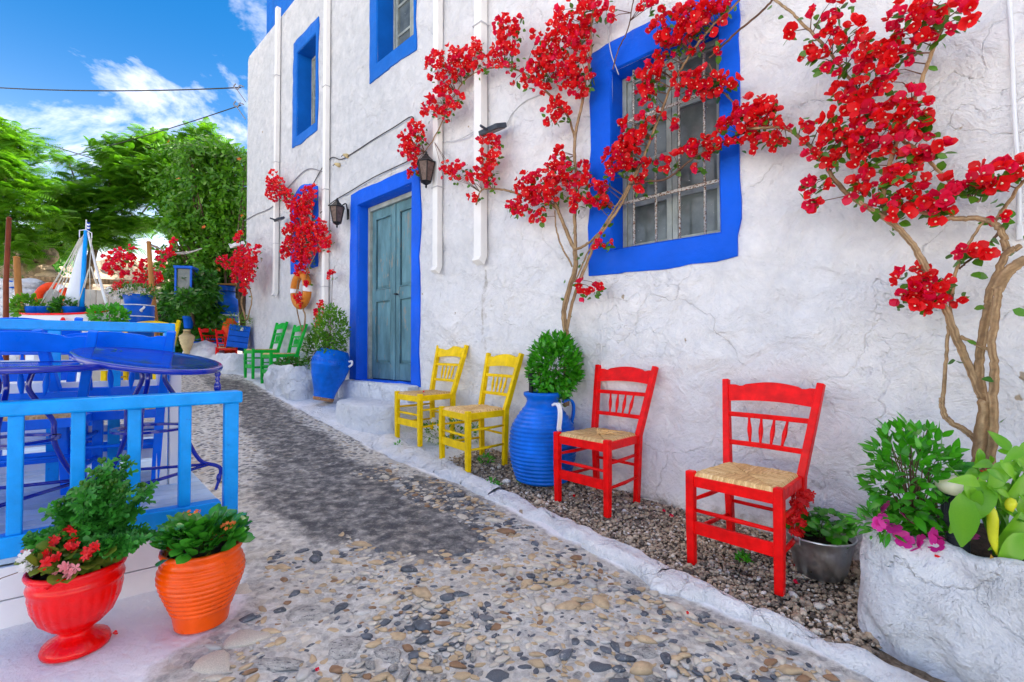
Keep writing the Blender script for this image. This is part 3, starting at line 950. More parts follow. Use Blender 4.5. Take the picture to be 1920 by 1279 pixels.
def wall_front():
    ss = set(np.round(np.arange(S_R, -3.0, .2), 4)) | set(np.round(np.arange(-3.0, S_L, .05), 4)) | {S_L}
    zs = set(np.round(np.arange(Z_B, 3.2, .05), 4)) | set(np.round(np.arange(3.2, Z_T, .1), 4)) | {Z_T}
    for a, b, c, d in HOLES: ss |= {a, b}; zs |= {c, d}
    def uniq(x, keep):
        x = sorted(x); out = [x[0]]
        for q in x[1:]:
            if q - out[-1] < .012:
                if q in keep: out[-1] = q
            else: out.append(q)
        return out
    ss = uniq(ss, {q for h in HOLES for q in h[:2]}); zs = uniq(zs, {q for h in HOLES for q in h[2:]})
    idx, vs, fs = {}, [], []
    def vid(i, j):
        if (i, j) not in idx:
            s, z = ss[i], zs[j]
            amp = .038 * np.clip(1.2 - (s + 3) / 9, .25, 1) * np.clip(1.3 - z / 3.5, .45, 1.2)
            o = amp * fbm(s * 1.6, z * 1.6, 2.2, 5) + .35 * amp * fbm(s * 7, z * 7, 5.0, 3)
            for a, b, c, d in HOLES:
                if a - .001 <= s <= b + .001 and c - .001 <= z <= d + .001: o = 0
            for a, b, c, d in OUTER:
                q = max(a - s, s - b, c - z, z - d)
                if q < .12: o = o * max(0.0, q / .12) if q > 0 else min(o, 0) * 0
            # rounded far edge
            if s > S_L - .2: o -= .14 * ((s - S_L + .2) / .2) ** 2
            if z > Z_T - .15: o -= .05 * ((z - Z_T + .15) / .15) ** 2
            if z < -.2: o += .05 * (np.clip((-.2 - z) / .9, 0, 1) ** 2)
            idx[(i, j)] = len(vs); vs.append(wp(s, z, o))
        return idx[(i, j)]
    for i in range(len(ss) - 1):
        sm = (ss[i] + ss[i + 1]) / 2
        for j in range(len(zs) - 1):
            zm = (zs[j] + zs[j + 1]) / 2
            if any(a < sm < b and c < zm < d for a, b, c, d in HOLES): continue
            fs.append((vid(i, j), vid(i, j + 1), vid(i + 1, j + 1), vid(i + 1, j)))
    mb = MB(); mb.add(vs, fs)
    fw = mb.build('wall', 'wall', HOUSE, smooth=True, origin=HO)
    st = [0.0] * len(vs)
    drips = [(SZ(909, 495)[0], .80, 1.5, .05, .5), (SZ(827, 512)[0], .78, .7, .04, .3), (SZ(1250, 560)[0], .55, .5, .12, .22), (SZ(615, 655)[0], .2, .6, .05, .35)]
    for (i, j), k in idx.items():
        s, z = ss[i], zs[j]; g = gpt(s, 0).z; q = 0
        q = max(q, .42 * math.exp(-max(0, z - g) / .16))
        for ds, z0, L, w, a in drips:
            if z < z0 and z > z0 - L: q = max(q, a * math.exp(-((s - ds - .02 * math.sin(z * 5)) / w) ** 2) * (1 - ((z0 - z) / L) ** 2))
        st[k] = q
    gy = [0.0] * len(vs)  # greyer toward the far upper end: mottled finish plus dimmer light painted in
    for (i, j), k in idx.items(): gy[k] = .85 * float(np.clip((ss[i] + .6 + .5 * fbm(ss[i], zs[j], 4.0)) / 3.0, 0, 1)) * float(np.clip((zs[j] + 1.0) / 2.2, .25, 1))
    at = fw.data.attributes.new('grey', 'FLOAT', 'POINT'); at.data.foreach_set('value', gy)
    at = fw.data.attributes.new('stain', 'FLOAT', 'POINT'); at.data.foreach_set('value', st)
    # remaining shell: far side wall, back, near end and roof
    mb = MB(); D = 6.5
    def quad(a, b, c, d): mb.add([a, b, c, d], [(0, 1, 2, 3)])
    quad(wp(S_L, Z_B, -.14), wp(S_L, Z_T, -.14), wp(S_L, Z_T, -D), wp(S_L, Z_B, -D))
    quad(wp(S_R, Z_B, 0), wp(S_R, Z_B, -D), wp(S_R, Z_T, -D), wp(S_R, Z_T, 0))
    quad(wp(S_L, Z_B, -D), wp(S_L, Z_T, -D), wp(S_R, Z_T, -D), wp(S_R, Z_B, -D))
    mb.build('wall', 'wall', HOUSE, origin=HO)
    mb = MB(); mb.box((0, 0, 0), (.01, .01, .01)); mb = MB()
    quad2 = [wp(S_L - .03, Z_T - .03, -.06), wp(S_L - .03, Z_T - .03, -D + .02), wp(S_R + .02, Z_T - .03, -D + .02), wp(S_R + .02, Z_T - .03, -.06)]
    mb.add(quad2 + [q - Vector((0, 0, .2)) for q in quad2], [(0, 1, 2, 3), (7, 6, 5, 4), (0, 4, 5, 1), (1, 5, 6, 2), (2, 6, 7, 3), (3, 7, 4, 0)])
    mb.build('roof', 'lime', HOUSE, origin=HO)
    # upper storey set back on the roof, painted blue
    a, b = SZ(500, 30, -.7)[0], SZ(560, 30, -.7)[0]
    mb = MB()
    c0 = [wp(a, Z_T - .02, -.7), wp(b - 3, Z_T - .02, -.7), wp(b - 3, Z_T - .02, -3.5), wp(a, Z_T - .02, -3.5)]
    mb.add(c0 + [q + Vector((0, 0, 2.4)) for q in c0], [(3, 2, 1, 0), (4, 5, 6, 7), (0, 1, 5, 4), (1, 2, 6, 5), (2, 3, 7, 6), (3, 0, 4, 7)])
    mb.build('upper_storey', 'blue_upper', HOUSE, origin=HO)
wall_front()

def surround(name, O, I, mat, depth, arch=False, n=12, skip_bottom=False, proud=.02):
    """painted band around an opening with its reveal, one mesh, hand-made edges"""
    mb = MB()
    def loop(R, off, jit, seed):
        a, b, c, d = R; pts = []
        N = 14
        def add(s, z):
            j = jit * fbm(s * 3.1 + seed, z * 3.1, seed)
            pts.append((s + j, z + j * .8, off))
        for k in range(N): add(a + (b - a) * k / N, c)
        for k in range(N): add(b, c + (d - c) * k / N)
        for k in range(N):
            t = k / N; add(b + (a - b) * t, d + (.16 * math.sin(math.pi * t) if arch else 0))
        for k in range(N): add(a, d + (c - d) * k / N)
        return pts
    L = [loop(O, -.03, .03, 1.0), loop(O, proud * .7, .03, 1.0), loop((O[0] + .015, O[1] - .015, O[2] + .015, O[3] - .015), proud, .028, 1.0), loop((I[0] - .012, I[1] + .012, I[2] - .012, I[3] + .012), proud, .006, 2.0), loop(I, proud * .3, .004, 2.0), loop(I, -depth, .0, 2.0)]
    vs = [wp(*q) for l_ in L for q in l_]; M = len(L[0]); fs = []
    for i in range(len(L) - 1):
        for k in range(M):
            fs.append((i * M + k, (i + 1) * M + k, (i + 1) * M + (k + 1) % M, i * M + (k + 1) % M))
    mb.add(vs, fs)
    o = mb.build(name, mat, HOUSE, origin=HO, auto=38)
    return o
def wbox(mb, s0, s1, z0, z1, o0, o1):
    c = [wp(s, z, o) for z in (z0, z1) for o in (o0, o1) for s in (s0, s1)]
    mb.add(c, [(0, 2, 3, 1), (4, 5, 7, 6), (0, 1, 5, 4), (2, 6, 7, 3), (0, 4, 6, 2), (1, 3, 7, 5)])
    return mb
def window(O, I, mat, depth, rows, arch=False, bars=False, proud=.02, leaves=2):
    w = surround('window', O, I, mat, depth, arch, proud=proud)
    a, b, c, d = I; e = depth
    # back of the opening
    fr = MB()
    for r in ((a, a + .035, c, d), (b - .035, b, c, d), (a + .035, b - .035, c, c + .04), (a + .035, b - .035, d - .04, d)):
        wbox(fr, *r, -e + .002, -e + .06)
    fr.build('window_frame', 'sash', w, origin=HO, bevel=.004)
    ia, ib, ic, id_ = a + .035, b - .035, c + .04, d - .04
    lw = (ib - ia) / leaves
    for k in range(leaves):
        x0, x1 = ia + lw * k + .002, ia + lw * (k + 1) - .002
        m = MB(); st = .04
        wbox(m, x0, x0 + st, ic, id_, -e + .004, -e + .045); wbox(m, x1 - st, x1, ic, id_, -e + .004, -e + .045)
        hh = (id_ - ic) / rows
        for r in range(rows + 1):
            z = ic + hh * r
            wbox(m, x0 + st, x1 - st, max(ic, z - .016), min(id_, z + .016), -e + .006, -e + .040)
        m.build('sash', 'sash', w, origin=HO, bevel=.003)
        for r in range(rows):
            g = MB(); wbox(g, x0 + st - .004, x1 - st + .004, ic + hh * r + .012, ic + hh * (r + 1) - .012, -e + .016, -e + .022)
            g.build('pane', 'glass', w, origin=HO)
    bk = MB(); bk.add([wp(a - .02, c - .02, -e), wp(b + .02, c - .02, -e), wp(b + .02, d + .02, -e), wp(a - .02, d + .02, -e)], [(0, 1, 2, 3)])
    bk.build('dark_backing', 'iron', w, origin=HO)
    if bars:
        n = 4
        for k in range(n):
            s = a + .06 + (b - a - .12) * (k + .4) / (n - .2)
            MB().tube([wp(s, c - .01, -.085), wp(s, (c + d) / 2, -.083), wp(s, d + .01, -.085)], .0085, 6).build('window_bar', 'bar', w, origin=HO, smooth=True)
        for z in (c + .36, c + .98):
            m = MB(); wbox(m, a - .005, b + .005, z - .011, z + .011, -.078, -.07)
            m.build('window_bar', 'bar', w, origin=HO)
    return w
window(BIG_O, BIG, 'blue_trim', .20, 4, bars=True, proud=.022)
window(MID_O, MID, 'blue_upper', .28, 3, leaves=2)
window(LU_O, LU, 'blue_upper', .28, 4, leaves=2)
window(LL_O, LL, 'blue_trim', .14, 3, arch=True)

def door():
    d = surround('door', DR_O, DR, 'blue_trim', .20, proud=.025)
    d.name = 'door'
    a, b, c, t = DR; e = .17
    m = MB()
    for r in ((a, a + .07, c, t), (b - .05, b, c, t), (a + .07, b - .05, t - .06, t)): wbox(m, *r, -e - .02, -e + .04)
    m.build('door_frame', 'sash', d, origin=HO, bevel=.006)
    x0, x1, z0, z1 = a + .07, b - .05, c + .01, t - .06
    mid = (x0 + x1) / 2
    for (p, q) in ((x0, mid - .012), (mid + .012, x1)):
        m = MB(); st = .085; zz_ = [z0, z0 + .20, z0 + 1.02, z0 + 1.16, z1 - .11, z1]
        wbox(m, p, p + st, z0, z1, -e - .04, -e); wbox(m, q - st, q, z0, z1, -e - .04, -e)
        for u, v in ((zz_[0], zz_[1]), (zz_[2], zz_[3]), (zz_[4], zz_[5])): wbox(m, p + st, q - st, u, v, -e - .04, -e - .002)
        m.build('door_leaf', 'door', d, origin=HO, bevel=.006)
        for u, v in ((zz_[1], zz_[2]), (zz_[3], zz_[4])):
            m = MB()
            wbox(m, p + st - .005, q - st + .005, u - .005, v + .005, -e - .036, -e - .026)
            pa, pb, pu, pv = p + st + .045, q - st - .045, u + .05, v - .05
            lo = [wp(s, z, -e - .026) for s, z in ((p + st + .012, u + .012), (q - st - .012, u + .012), (q - st - .012, v - .012), (p + st + .012, v - .012))]
            hi = [wp(s, z, -e - .008) for s, z in ((pa, pu), (pb, pu), (pb, pv), (pa, pv))]
            m.add(lo + hi, [(0, 4, 5, 1), (1, 5, 6, 2), (2, 6, 7, 3), (3, 7, 4, 0), (4, 7, 6, 5)])
            m.build('door_panel', 'door', d, origin=HO)
            m = MB()
            for r in ((p + st, p + st + .014, u, v), (q - st - .014, q - st, u, v), (p + st + .014, q - st - .014, u, u + .014), (p + st + .014, q - st - .014, v - .014, v)):
                wbox(m, *r, -e - .02, -e + .004)
            m.build('panel_moulding', 'door', d, origin=HO, bevel=.003)
    m = MB(); wbox(m, mid - .022, mid + .022, z0, z1, -e - .03, -e + .014)
    m.build('meeting_strip', 'door', d, origin=HO, bevel=.006)
    m = MB(); m.tube([wp(mid - .06, z0 + 1.07, -e), wp(mid - .06, z0 + 1.07, -e + .05), wp(mid - .13, z0 + 1.065, -e + .055)], .010, 6)
    m.build('handle', 'iron', d, origin=HO, smooth=True)
    m = MB(); m.add([wp(a - .02, c - .05, -e - .05), wp(b + .02, c - .05, -e - .05), wp(b + .02, t + .02, -e - .05), wp(a - .02, t + .02, -e - .05)], [(0, 1, 2, 3)])
    m.build('dark_backing', 'iron', d, origin=HO)
door()

# drainpipes, brackets
def pipe(px, py_bot, w, dpt, square=True):
    s, zb = SZ(px, py_bot)
    m = MB()
    if square:
        m.sweep([wp(s, Z_T + .05, dpt / 2 + .012), wp(s, 3, dpt / 2 + .015), wp(s, zb + .06, dpt / 2 + .015), wp(s, zb, dpt / 2 + .05)], w, dpt, WD)
    else:
        m.tube([wp(s, Z_T + .05, w / 2 + .012), wp(s, 3, w / 2 + .015), wp(s, zb, w / 2 + .015)], w / 2, 10)
    o = m.build('drainpipe', 'white_pipe', HOUSE, origin=HO, bevel=.006 if square else 0, smooth=not square)
    for z in (zb + .9, zb + 2.3, zb + 3.8):
        if z > Z_T: continue
        k = MB(); k.tube([wp(s + w * .62, z, .004), wp(s + w * .58, z, dpt + .022), wp(s - w * .58, z, dpt + .022), wp(s - w * .62, z, .004)], .006, 5)
        k.build('pipe_clip', 'cable', o, origin=HO)
pipe(827, 512, .085, .07); pipe(909, 495, .105, .085); pipe(615, 655, .085, .07); pipe(522, 556, .085, .07)

# cables painted on or pinned to the wall
def cable(label, pts, r, mat, off=.018, sag=0.0):
    P = [W(x, y, off) for x, y in pts]
    o = MB().tube(smooth_path(P, 8), r, 5).build('cable', mat, smooth=True)
    return tag(o, label, 'cable')
cable('dark cable pinned to the wall between drainpipe and hanging bougainvillea', [(560, 398), (600, 322), (622, 296), (640, 299), (668, 283), (700, 262), (740, 238), (772, 219), (776, 238)], .007, 'dark_cable')
cable('black cable running along the top of the blue door surround', [(600, 400), (625, 378), (658, 358), (700, 333), (740, 314), (768, 300), (786, 282)], .007, 'dark_cable', .03)
cable('grey cable drooping across the far end of the house wall', [(458, 414), (480, 402), (510, 388), (540, 352), (575, 318), (606, 322)], .008, 'wire')
cable('thin white cable looping to the dark floodlight between drainpipes', [(790, 288), (822, 268), (860, 262), (895, 243), (900, 243), (945, 236), (960, 214), (985, 190), (1018, 176), (1040, 165)], .005, 'cable')
cable('white wire hanging down over the corner of the large blue window', [(1137, 18), (1140, 60), (1146, 100), (1160, 140)], .004, 'cable', .03)
cable('white conduit cable running down the bare wall beside the big bougainvillea', [(1890, -30), (1896, 60), (1901, 200), (1909, 330), (1911, 425)], .009, 'white_paint', .02)
def cable_end():
    p = W(1912, 436, .02)
    o = MB().box((0, 0, 0), (.022, .022, .07)).build('cable_box', 'white_paint', bevel=.005)
    o.location = p; o.rotation_euler = (0, 0, math.atan2(WD.y, WD.x))
    tag(o, 'small white junction box at the end of the conduit cable', 'cable box')
cable_end()
def sleeve(px, py, lab):
    t = thing('wall_insulator', lab, 'insulator', W(px, py, .0))
    m = MB(); m.tube([Vector((0, 0, 0)), WN * .03, WN * .05, WN * .075], [.03, .03, .022, .014], 10); m.build('ceramic_knob', 'amphora', t, smooth=True)
    m = MB(); m.tube([WN * .07, WN * .10 + Vector((0, 0, -.03)), WN * .11 + Vector((.03, -.03, -.05))], .004, 5); m.build('wire_stub', 'dark_cable', t)
sleeve(653, 293, 'upper cream ceramic wire knob on the wall above the door'); sleeve(637, 310, 'lower cream ceramic wire knob on the wall above the door')

# overhead wires
def wire(a, b, sag, lab, r=.012):
    P = [a.lerp(b, t / 24) - Vector((0, 0, sag * 4 * (t / 24) * (1 - t / 24))) for t in range(25)]
    tag(MB().tube(P, r, 5).build('overhead_wire', 'dark_cable', smooth=True), lab, 'wire')
e1, e2 = wp(S_L - .02, 5.18, -.02), wp(S_L - .02, 4.83, -.02)
wire(U(452, 164, 9.5), U(-160, 152, 11.5), .14, 'thick twisted overhead wire crossing the sky to the house corner', .013)
wire(U(452, 197, 9.5), U(40, 312, 13), .1, 'lower overhead wire sloping from the trees up to the house corner', .010)
wire(U(30, 250, 13), U(360, 345, 12.5), .08, 'thin pale overhead wire dropping behind the tree crowns', .012)
def hook(px, py, lab):
    a = U(px, py, 9.5)
    t = thing('wire_hook', lab, 'hook', a)
    m = MB(); m.tube(smooth_path([Vector((0, 0, 0)), Vector((-.08, 0, .03)), Vector((-.12, 0, -.05)), Vector((-.2, 0, .0)), Vector((-.16, .0, .07))], 5), .012, 5); m.build('bent_rod', 'wire', t, smooth=True)
    m = MB(); m.tube([Vector((-.16, 0, -.02)), Vector((.04, 0, -.3))], .009, 5); m.build('stay', 'wire', t)
hook(457, 163, 'bent iron hook holding the thick twisted wire at the house corner'); hook(457, 196, 'bent iron hook holding the sloping wire at the house corner')

# ---------------------------------------------------------------- doorstep
def doorstep():
    t = thing('doorstep', 'whitewashed doorstep with rounded lower step below the teal door', 'doorstep', wp(.55, -.8))
    a, b = DR_O[0] - .02, DR_O[1] + .05
    def lump(P): return Vector((P.x + .012 * fbm(P.x * 4, P.y * 4, P.z * 4), P.y + .012 * fbm(P.y * 4, P.z * 4, P.x * 4), P.z + .010 * fbm(P.z * 4, P.x * 4, P.y * 4)))
    # threshold block
    def slab(s0, s1, v0, v1, z0, z1, name, rnd):
        N = 40; rings = []
        def outline(inset):
            pts = []
            for k in range(N + 1):
                u = k / N
                s = s0 + (s1 - s0) * u
                v = v1 if not rnd else v0 + (v1 - v0) * (1 - abs(2 * u - 1) ** 2.6) ** (1 / 2.6)
                c = Vector(((s0 + s1) / 2, 0, 0))
                s_ = s + (c.x - s) * inset; pts.append((s_, v - inset * .3 if v > v0 + .01 else v))
            return pts
        levels = [(z0, 0.0), (z0 + (z1 - z0) * .35, .006), (z0 + (z1 - z0) * .7, .012), (z1 - .012, .02), (z1, .06), (z1 + .004, .5)]
        mb = MB(); P = []
        for z, ins in levels:
            P.append([lump(wp(s, z, v)) for s, v in ([(s0 + ((s0 + s1) / 2 - s0) * ins, v0)] + outline(ins) + [(s1 + ((s0 + s1) / 2 - s1) * ins, v0)])])
        mb.grid(P, True)
        n = len(P[0]); mb.add(P[-1], [tuple(range(n))])
        mb.build(name, 'lime', t, smooth=True, origin=t.location)
    slab(a, b, -.30, .16, -.9, -.40, 'threshold', False)
    sA, sB = SZ(622, 770, .5)[0], SZ(760, 770, .35)[0]
    slab(sB - .05, sA, -.02, .66, -.95, -.585, 'step', True)
    # whitewashed apron at the foot
    P = []
    for s in np.arange(.15, 3.0, .05):
        row = []
        for q in np.linspace(0, 1, 14):
            v = kout(s) * q - .01
            p = gpt(s, v); hh = .035 * (1 - q) ** .7 + .02
            hh *= np.clip((s - .1) / .35, 0, 1)
            row.append(Vector((p.x, p.y, p.z - .02 + hh + .015 * fbm(s * 5, v * 5))))
        P.append(row)
    mb = MB(); mb.grid(P, True)
    tag(mb.build('whitewashed_apron', 'lime', smooth=True), kind='structure')
doorstep()

# ---------------------------------------------------------------- rubble planters
def planter(name, label, s0, s1, v1, ztop, seed, flare=.06, soil=True, slope=0.0):
    """whitewashed lumpy planter against the wall between s0 and s1, v1 deep"""
    c = gpt((s0 + s1) / 2, v1 / 2)
    t = thing(name, label, 'planter', c)
    path = []
    r = min(.14, v1 * .4)
    for k in range(int(v1 / .03)): path.append((s1, v1 * 0 + (v1 - r) * k / int(v1 / .03), 1, 0))
    for k in range(8):
        a = k / 8 * math.pi / 2; path.append((s1 - r + r * math.cos(a), v1 - r + r * math.sin(a), math.cos(a), math.sin(a)))
    m_ = int((s1 - s0 - 2 * r) / .02)
    for k in range(m_ + 1): ss_ = s1 - r - (s1 - s0 - 2 * r) * k / m_; path.append((ss_, v1 + slope * (s1 - r - ss_), 0, 1))
    v0_ = v1; v1 = v1 + slope * (s1 - s0 - 2 * r)
    for k in range(1, 9):
        a = math.pi / 2 + k / 8 * math.pi / 2; path.append((s0 + r + r * math.cos(a), v1 - r + r * math.sin(a), math.cos(a), math.sin(a)))
    for k in range(int(v1 / .03)): path.append((s0, (v1 - r) * (1 - k / int(v1 / .03)), -1, 0))
    H = 24; P = []
    for i in range(H + 8):
        row = []
        for (s, v, ns, nv) in path:
            g = gpt(s, v).z - .03
            zt = ztop + .02 * abs(math.sin(s * 13 + seed)) + .03 * fbm(s * 6, v * 6, seed)
            if i <= H: q = i / H; off = flare * (1 - q) + .03 * math.sin(q * math.pi); z = g + (zt - g) * q
            else:
                a = (i - H) / 7; off = -.075 * a; z = zt + (.022 * math.sin(math.pi * min(1, a * 1.1)) if a < .95 else -.05)
            n1 = .06 * fbm(s * 3.5, z * 3.0 + v * 3.5, seed, 5) + .022 * abs(fbm(s * 9, z * 6 + v * 9, seed + 3, 3))
            bu = .036 * abs(math.sin(s * 15 + v * 9 + seed)) * np.clip((i - H * .45) / (H * .5), 0, 1) * (1 if i <= H + 2 else .3)
            row.append(wp(s + ns * (off + n1 + bu), z, v + nv * (off + n1 + bu)))
        P.append(row)
    mb = MB(); mb.grid(P, True)
    mb.build('planter_wall', 'lime', t, smooth=True, origin=t.location)
    if soil:
        P = [[wp(s, ztop - .04 + .02 * fbm(s * 9, v * 9, 3), v) for v in np.linspace(-.02, v0_ + slope * max(0, s1 - r - s) - .08, 14)] for s in np.linspace(s0 + .08, s1 - .08, 40)]
        mb = MB(); mb.grid(P, True); mb.build('soil', 'soil', t, smooth=True, origin=t.location)
    return t
PZT = -.755
ps1 = sv(*U(1612, 1010, 2.02).xy)[0] - .05
PLANTER_R = planter('stone_planter', 'large lumpy whitewashed planter below the thick bougainvillea trunk', ps1 - 1.5, ps1, .745, PZT, 2.0, slope=.24)
PLANTER_L = planter('stone_planter', 'small whitewashed rubble planter beside the tilted blue jar', SZ(596, 700, .3)[0], SZ(538, 700, .3)[0], .58, -.26, 5.0, .05)
PLANTER_F = planter('stone_planter', 'whitewashed stone ledge behind the green chairs', SZ(470, 680, .3)[0], SZ(424, 680, .3)[0] + .5, .55, -.10, 7.0, .1)

# ================================================================== CHAIRS
def rush_seat_mesh():
    nx, ny = 124, 112
    strand = [[RND.random() for _ in range(60)] for _ in range(4)]
    mb = MB(); P = []; tones = []
    for j in range(ny + 1):
        v = -1 + 2 * j / ny; row = []
        for i in range(nx + 1):
            u = -1 + 2 * i / nx
            hw = .205 + (.178 - .205) * (v + 1) / 2
            x, y = u * hw, v * .195
            sec = (0 if v < 0 else 1) if abs(v) > abs(u) else (2 if u < 0 else 3)
            c = (u if sec < 2 else v) * 27 + 1.2 * fbm(u * 3, v * 3, sec)
            ridge = abs(math.sin(c * math.pi / 1.0 * .9))
            k = int(math.floor(c * .9)) + 30
            d = abs(abs(u) - abs(v))
            z = .004 * ridge + .010 * (1 - max(abs(u), abs(v)) ** 2) * -.6 - .006 * math.exp(-(d / .05) ** 2) + .003 * fbm(u * 6, v * 6, 2)
            e = max(abs(u), abs(v))
            if e > .9: z -= .030 * ((e - .9) / .1) ** 1.6
            row.append(Vector((x, y, z)))
            tones.append(float(np.clip(.25 + .5 * strand[sec][k % 60] + .25 * ridge - .5 * math.exp(-(d / .03) ** 2) * .6 - .25 * (1 - e) * (RND.random()), 0, 1)))
        P.append(row)
    mb.grid(P); mb.t = tones
    # underside skirt
    rim = [P[0][i] for i in range(nx + 1)] + [P[j][nx] for j in range(1, ny + 1)] + [P[ny][i] for i in range(nx - 1, -1, -1)] + [P[j][0] for j in range(ny - 1, 0, -1)]
    lo = [Vector((p.x * .97, p.y * .97, -.05)) for p in rim]; n = len(rim)
    mb.add(rim + lo, [(k, k + n, (k + 1) % n + n, (k + 1) % n) for k in range(n)] + [tuple(range(n, 2 * n))])
    mb.tone(.35)
    return mb.mesh('rush_seat', 'rush', True)
RUSH = rush_seat_mesh()
def back_y(z): return .185 + (0 if z < .45 else (z - .45) * .26)
def back_x(z): return .165 + .018 * z / .45 + (0 if z < .45 else (z - .45) * .085)
def make_chair(mat, label, group, name='taverna_chair', solid=False):
    t = thing(name, label, 'chair', (0, 0, 0), 0, group)
    for s in (-1, 1):
        MB().sweep([(s * .203, -.185, 0), (s * .205, -.187, .25), (s * .205, -.187, .468)], [.038, .042, .042], [.038, .042, .042]).build('leg', mat, t, bevel=.006)
        zs = [0, .25, .45, .60, .75, .905]
        MB().sweep([(s * back_x(z), back_y(z), z) for z in zs], [.034, .036, .038, .037, .036, .034], [.040, .044, .046, .044, .042, .038]).build('upright', mat, t, bevel=.005)
        MB().sweep([(s * .203, -.17, .425), (s * .181, .17, .425)], .02, .05, (1, 0, 0)).build('seat_rail', mat, t, bevel=.003)
        for z, r in ((.32, .0105), (.17, .0105)):
            MB().tube([(s * .203, -.175, z), (s * .192, 0, z), (s * .176, .175, z + .005)], [r * .8, r * 1.15, r * .8], 8).build('stretcher', mat, t, smooth=True)
    MB().sweep([(-.19, -.187, .418), (.19, -.187, .418)], .022, .052, (0, 1, 0)).build('seat_rail', mat, t, bevel=.003)
    MB().sweep([(-.165, .185, .425), (.165, .185, .425)], .022, .05, (0, 1, 0)).build('seat_rail', mat, t, bevel=.003)
    MB().tube([(-.19, -.187, .275), (0, -.187, .275), (.19, -.187, .275)], [.009, .012, .009], 8).build('stretcher', mat, t, smooth=True)
    MB().sweep([(-.19, -.187, .19), (.19, -.187, .19)], .018, .062, (0, 1, 0)).build('apron_board', mat, t, bevel=.003)
    MB().tube([(-.16, .185, .25), (.16, .185, .25)], .010, 8).build('stretcher', mat, t, smooth=True)
    # wavy top rail following the lean
    out_t, out_b = [], []
    N = 24
    for k in range(N + 1):
        u = -1 + 2 * k / N
        zt = .868 + (.030 * math.cos(u * math.pi / 2) ** 1.5 if abs(u) < .72 else 0) + (.010 if abs(u) > .72 else 0) - (.006 if abs(abs(u) - .74) < .08 else 0)
        zb = .785 + .012 * (1 - u * u)
        bow = .018 * (1 - u * u)
        out_t.append((u * (back_x(zt) - .012), back_y(zt) + bow, zt)); out_b.append((u * (back_x(zb) - .012), back_y(zb) + bow, zb))
    mb = MB(); th = .011
    rows = [[Vector(p) + Vector((0, -th, 0)) for p in out_b], [Vector(p) + Vector((0, -th, 0)) for p in out_t], [Vector(p) + Vector((0, th, 0)) for p in out_t], [Vector(p) + Vector((0, th, 0)) for p in out_b]]
    rows.append(rows[0]); mb.grid(rows, True)
    mb.build('crest_rail', mat, t, bevel=.003)
    zu, zl = (.715, .565)
    for z in (zu, zl):
        MB().sweep([(-back_x(z) + .012, back_y(z), z), (0, back_y(z) + .012, z), (back_x(z) - .012, back_y(z), z)], .018, .026 if not solid else .05, (0, 1, .0)).build('cross_rail', mat, t, bevel=.004)
    for k in range(4 if not solid else 3):
        u = (k - 1.5) / 1.5 if not solid else (k - 1) * .9
        x0, x1 = u * .078, u * .098
        pts = [(x0 + (x1 - x0) * q, back_y(zl + (zu - zl) * q) + .009, zl + (zu - zl) * q) for q in (0, .2, .42, .55, .8, 1)]
        MB().tube(pts, [.006, .0075, .012, .012, .007, .006], 7).build('spindle', mat, t, smooth=True)
    o = link('rush_seat', RUSH, t); o.location = (0, 0, .462)
    return t
def place(t, x, y, face, z=None, sc=1.0, tilt=(0, 0)):
    """face = direction the sitter looks, as a vector"""
    t.location = (x, y, G(x, y) if z is None else z)
    a = math.atan2(face[0], -face[1])
    t.rotation_euler = (tilt[0], tilt[1], a)
    t.scale = (sc, sc, sc)
    return t
def chair_from_legs(t, FLpx, FRpx, hint=None, sc=1.0, dz=0.0):
    a, b = FLpx, FRpx
    return t
RED = make_chair('red_chair', 'red rush-seat chair next to the big ribbed blue jar', 'red taverna chairs along the wall')
place(RED, .600, 3.31, (-.74, -.67), sc=1.03)
RED2 = copy_tree(RED); RED2['label'] = 'red rush-seat chair standing beside the zinc bucket of geraniums'
place(RED2, 1.225, 2.50, (-.74, -.67), sc=1.04)
# loose straw on the first chair
def straws(t):
    m = MB()
    for k in range(26):
        a = RND.uniform(-2.6, .6); r = RND.uniform(.03, .16)
        p = Vector((RND.uniform(-.02, .04), RND.uniform(-.03, .03), .458))
        q = p + Vector((math.cos(a) * r, abs(math.sin(a)) * r * .7, RND.uniform(.0, .03)))
        m.tube([p, p.lerp(q, .5) + Vector((0, 0, .014)), q], [.0018, .0022, .001], 4)
    m.tone(.7)
    m.build('loose_straw', 'rush', t)['kind'] = 'stuff'
straws(RED); 
YEL = make_chair('yellow_chair', 'yellow chair nearer the teal door with a fallen flower on its seat', 'yellow taverna chairs along the wall')
place(YEL, -.85, 4.74, (-.74, -.67), sc=1.04)
YEL2 = copy_tree(YEL); YEL2['label'] = 'yellow chair closer to the ribbed blue jar, empty rush seat'
place(YEL2, -.32, 4.09, (-.80, -.60), sc=1.04)
GRN = make_chair('green_chair', 'green chair closer to the tilted blue jar and rubble planter', 'green taverna chairs along the wall')
place(GRN, -3.50, 7.24, (-.72, -.69))
GRN2 = copy_tree(GRN); GRN2['label'] = 'green chair farther up the lane beside the stone ledge'
place(GRN2, -4.02, 7.72, (-.72, -.69))
RFAR = make_chair('red_chair', 'small red chair at the far bend of the lane by the leaning blue crate', 'red chairs at the far bend of the lane')
place(RFAR, -5.35, 9.0, (.5, -.86), sc=.78)
RFAR2 = copy_tree(RFAR); RFAR2['label'] = 'second small red chair at the far bend, turned away behind the first'
place(RFAR2, -5.75, 9.35, (.9, -.3), sc=.78)
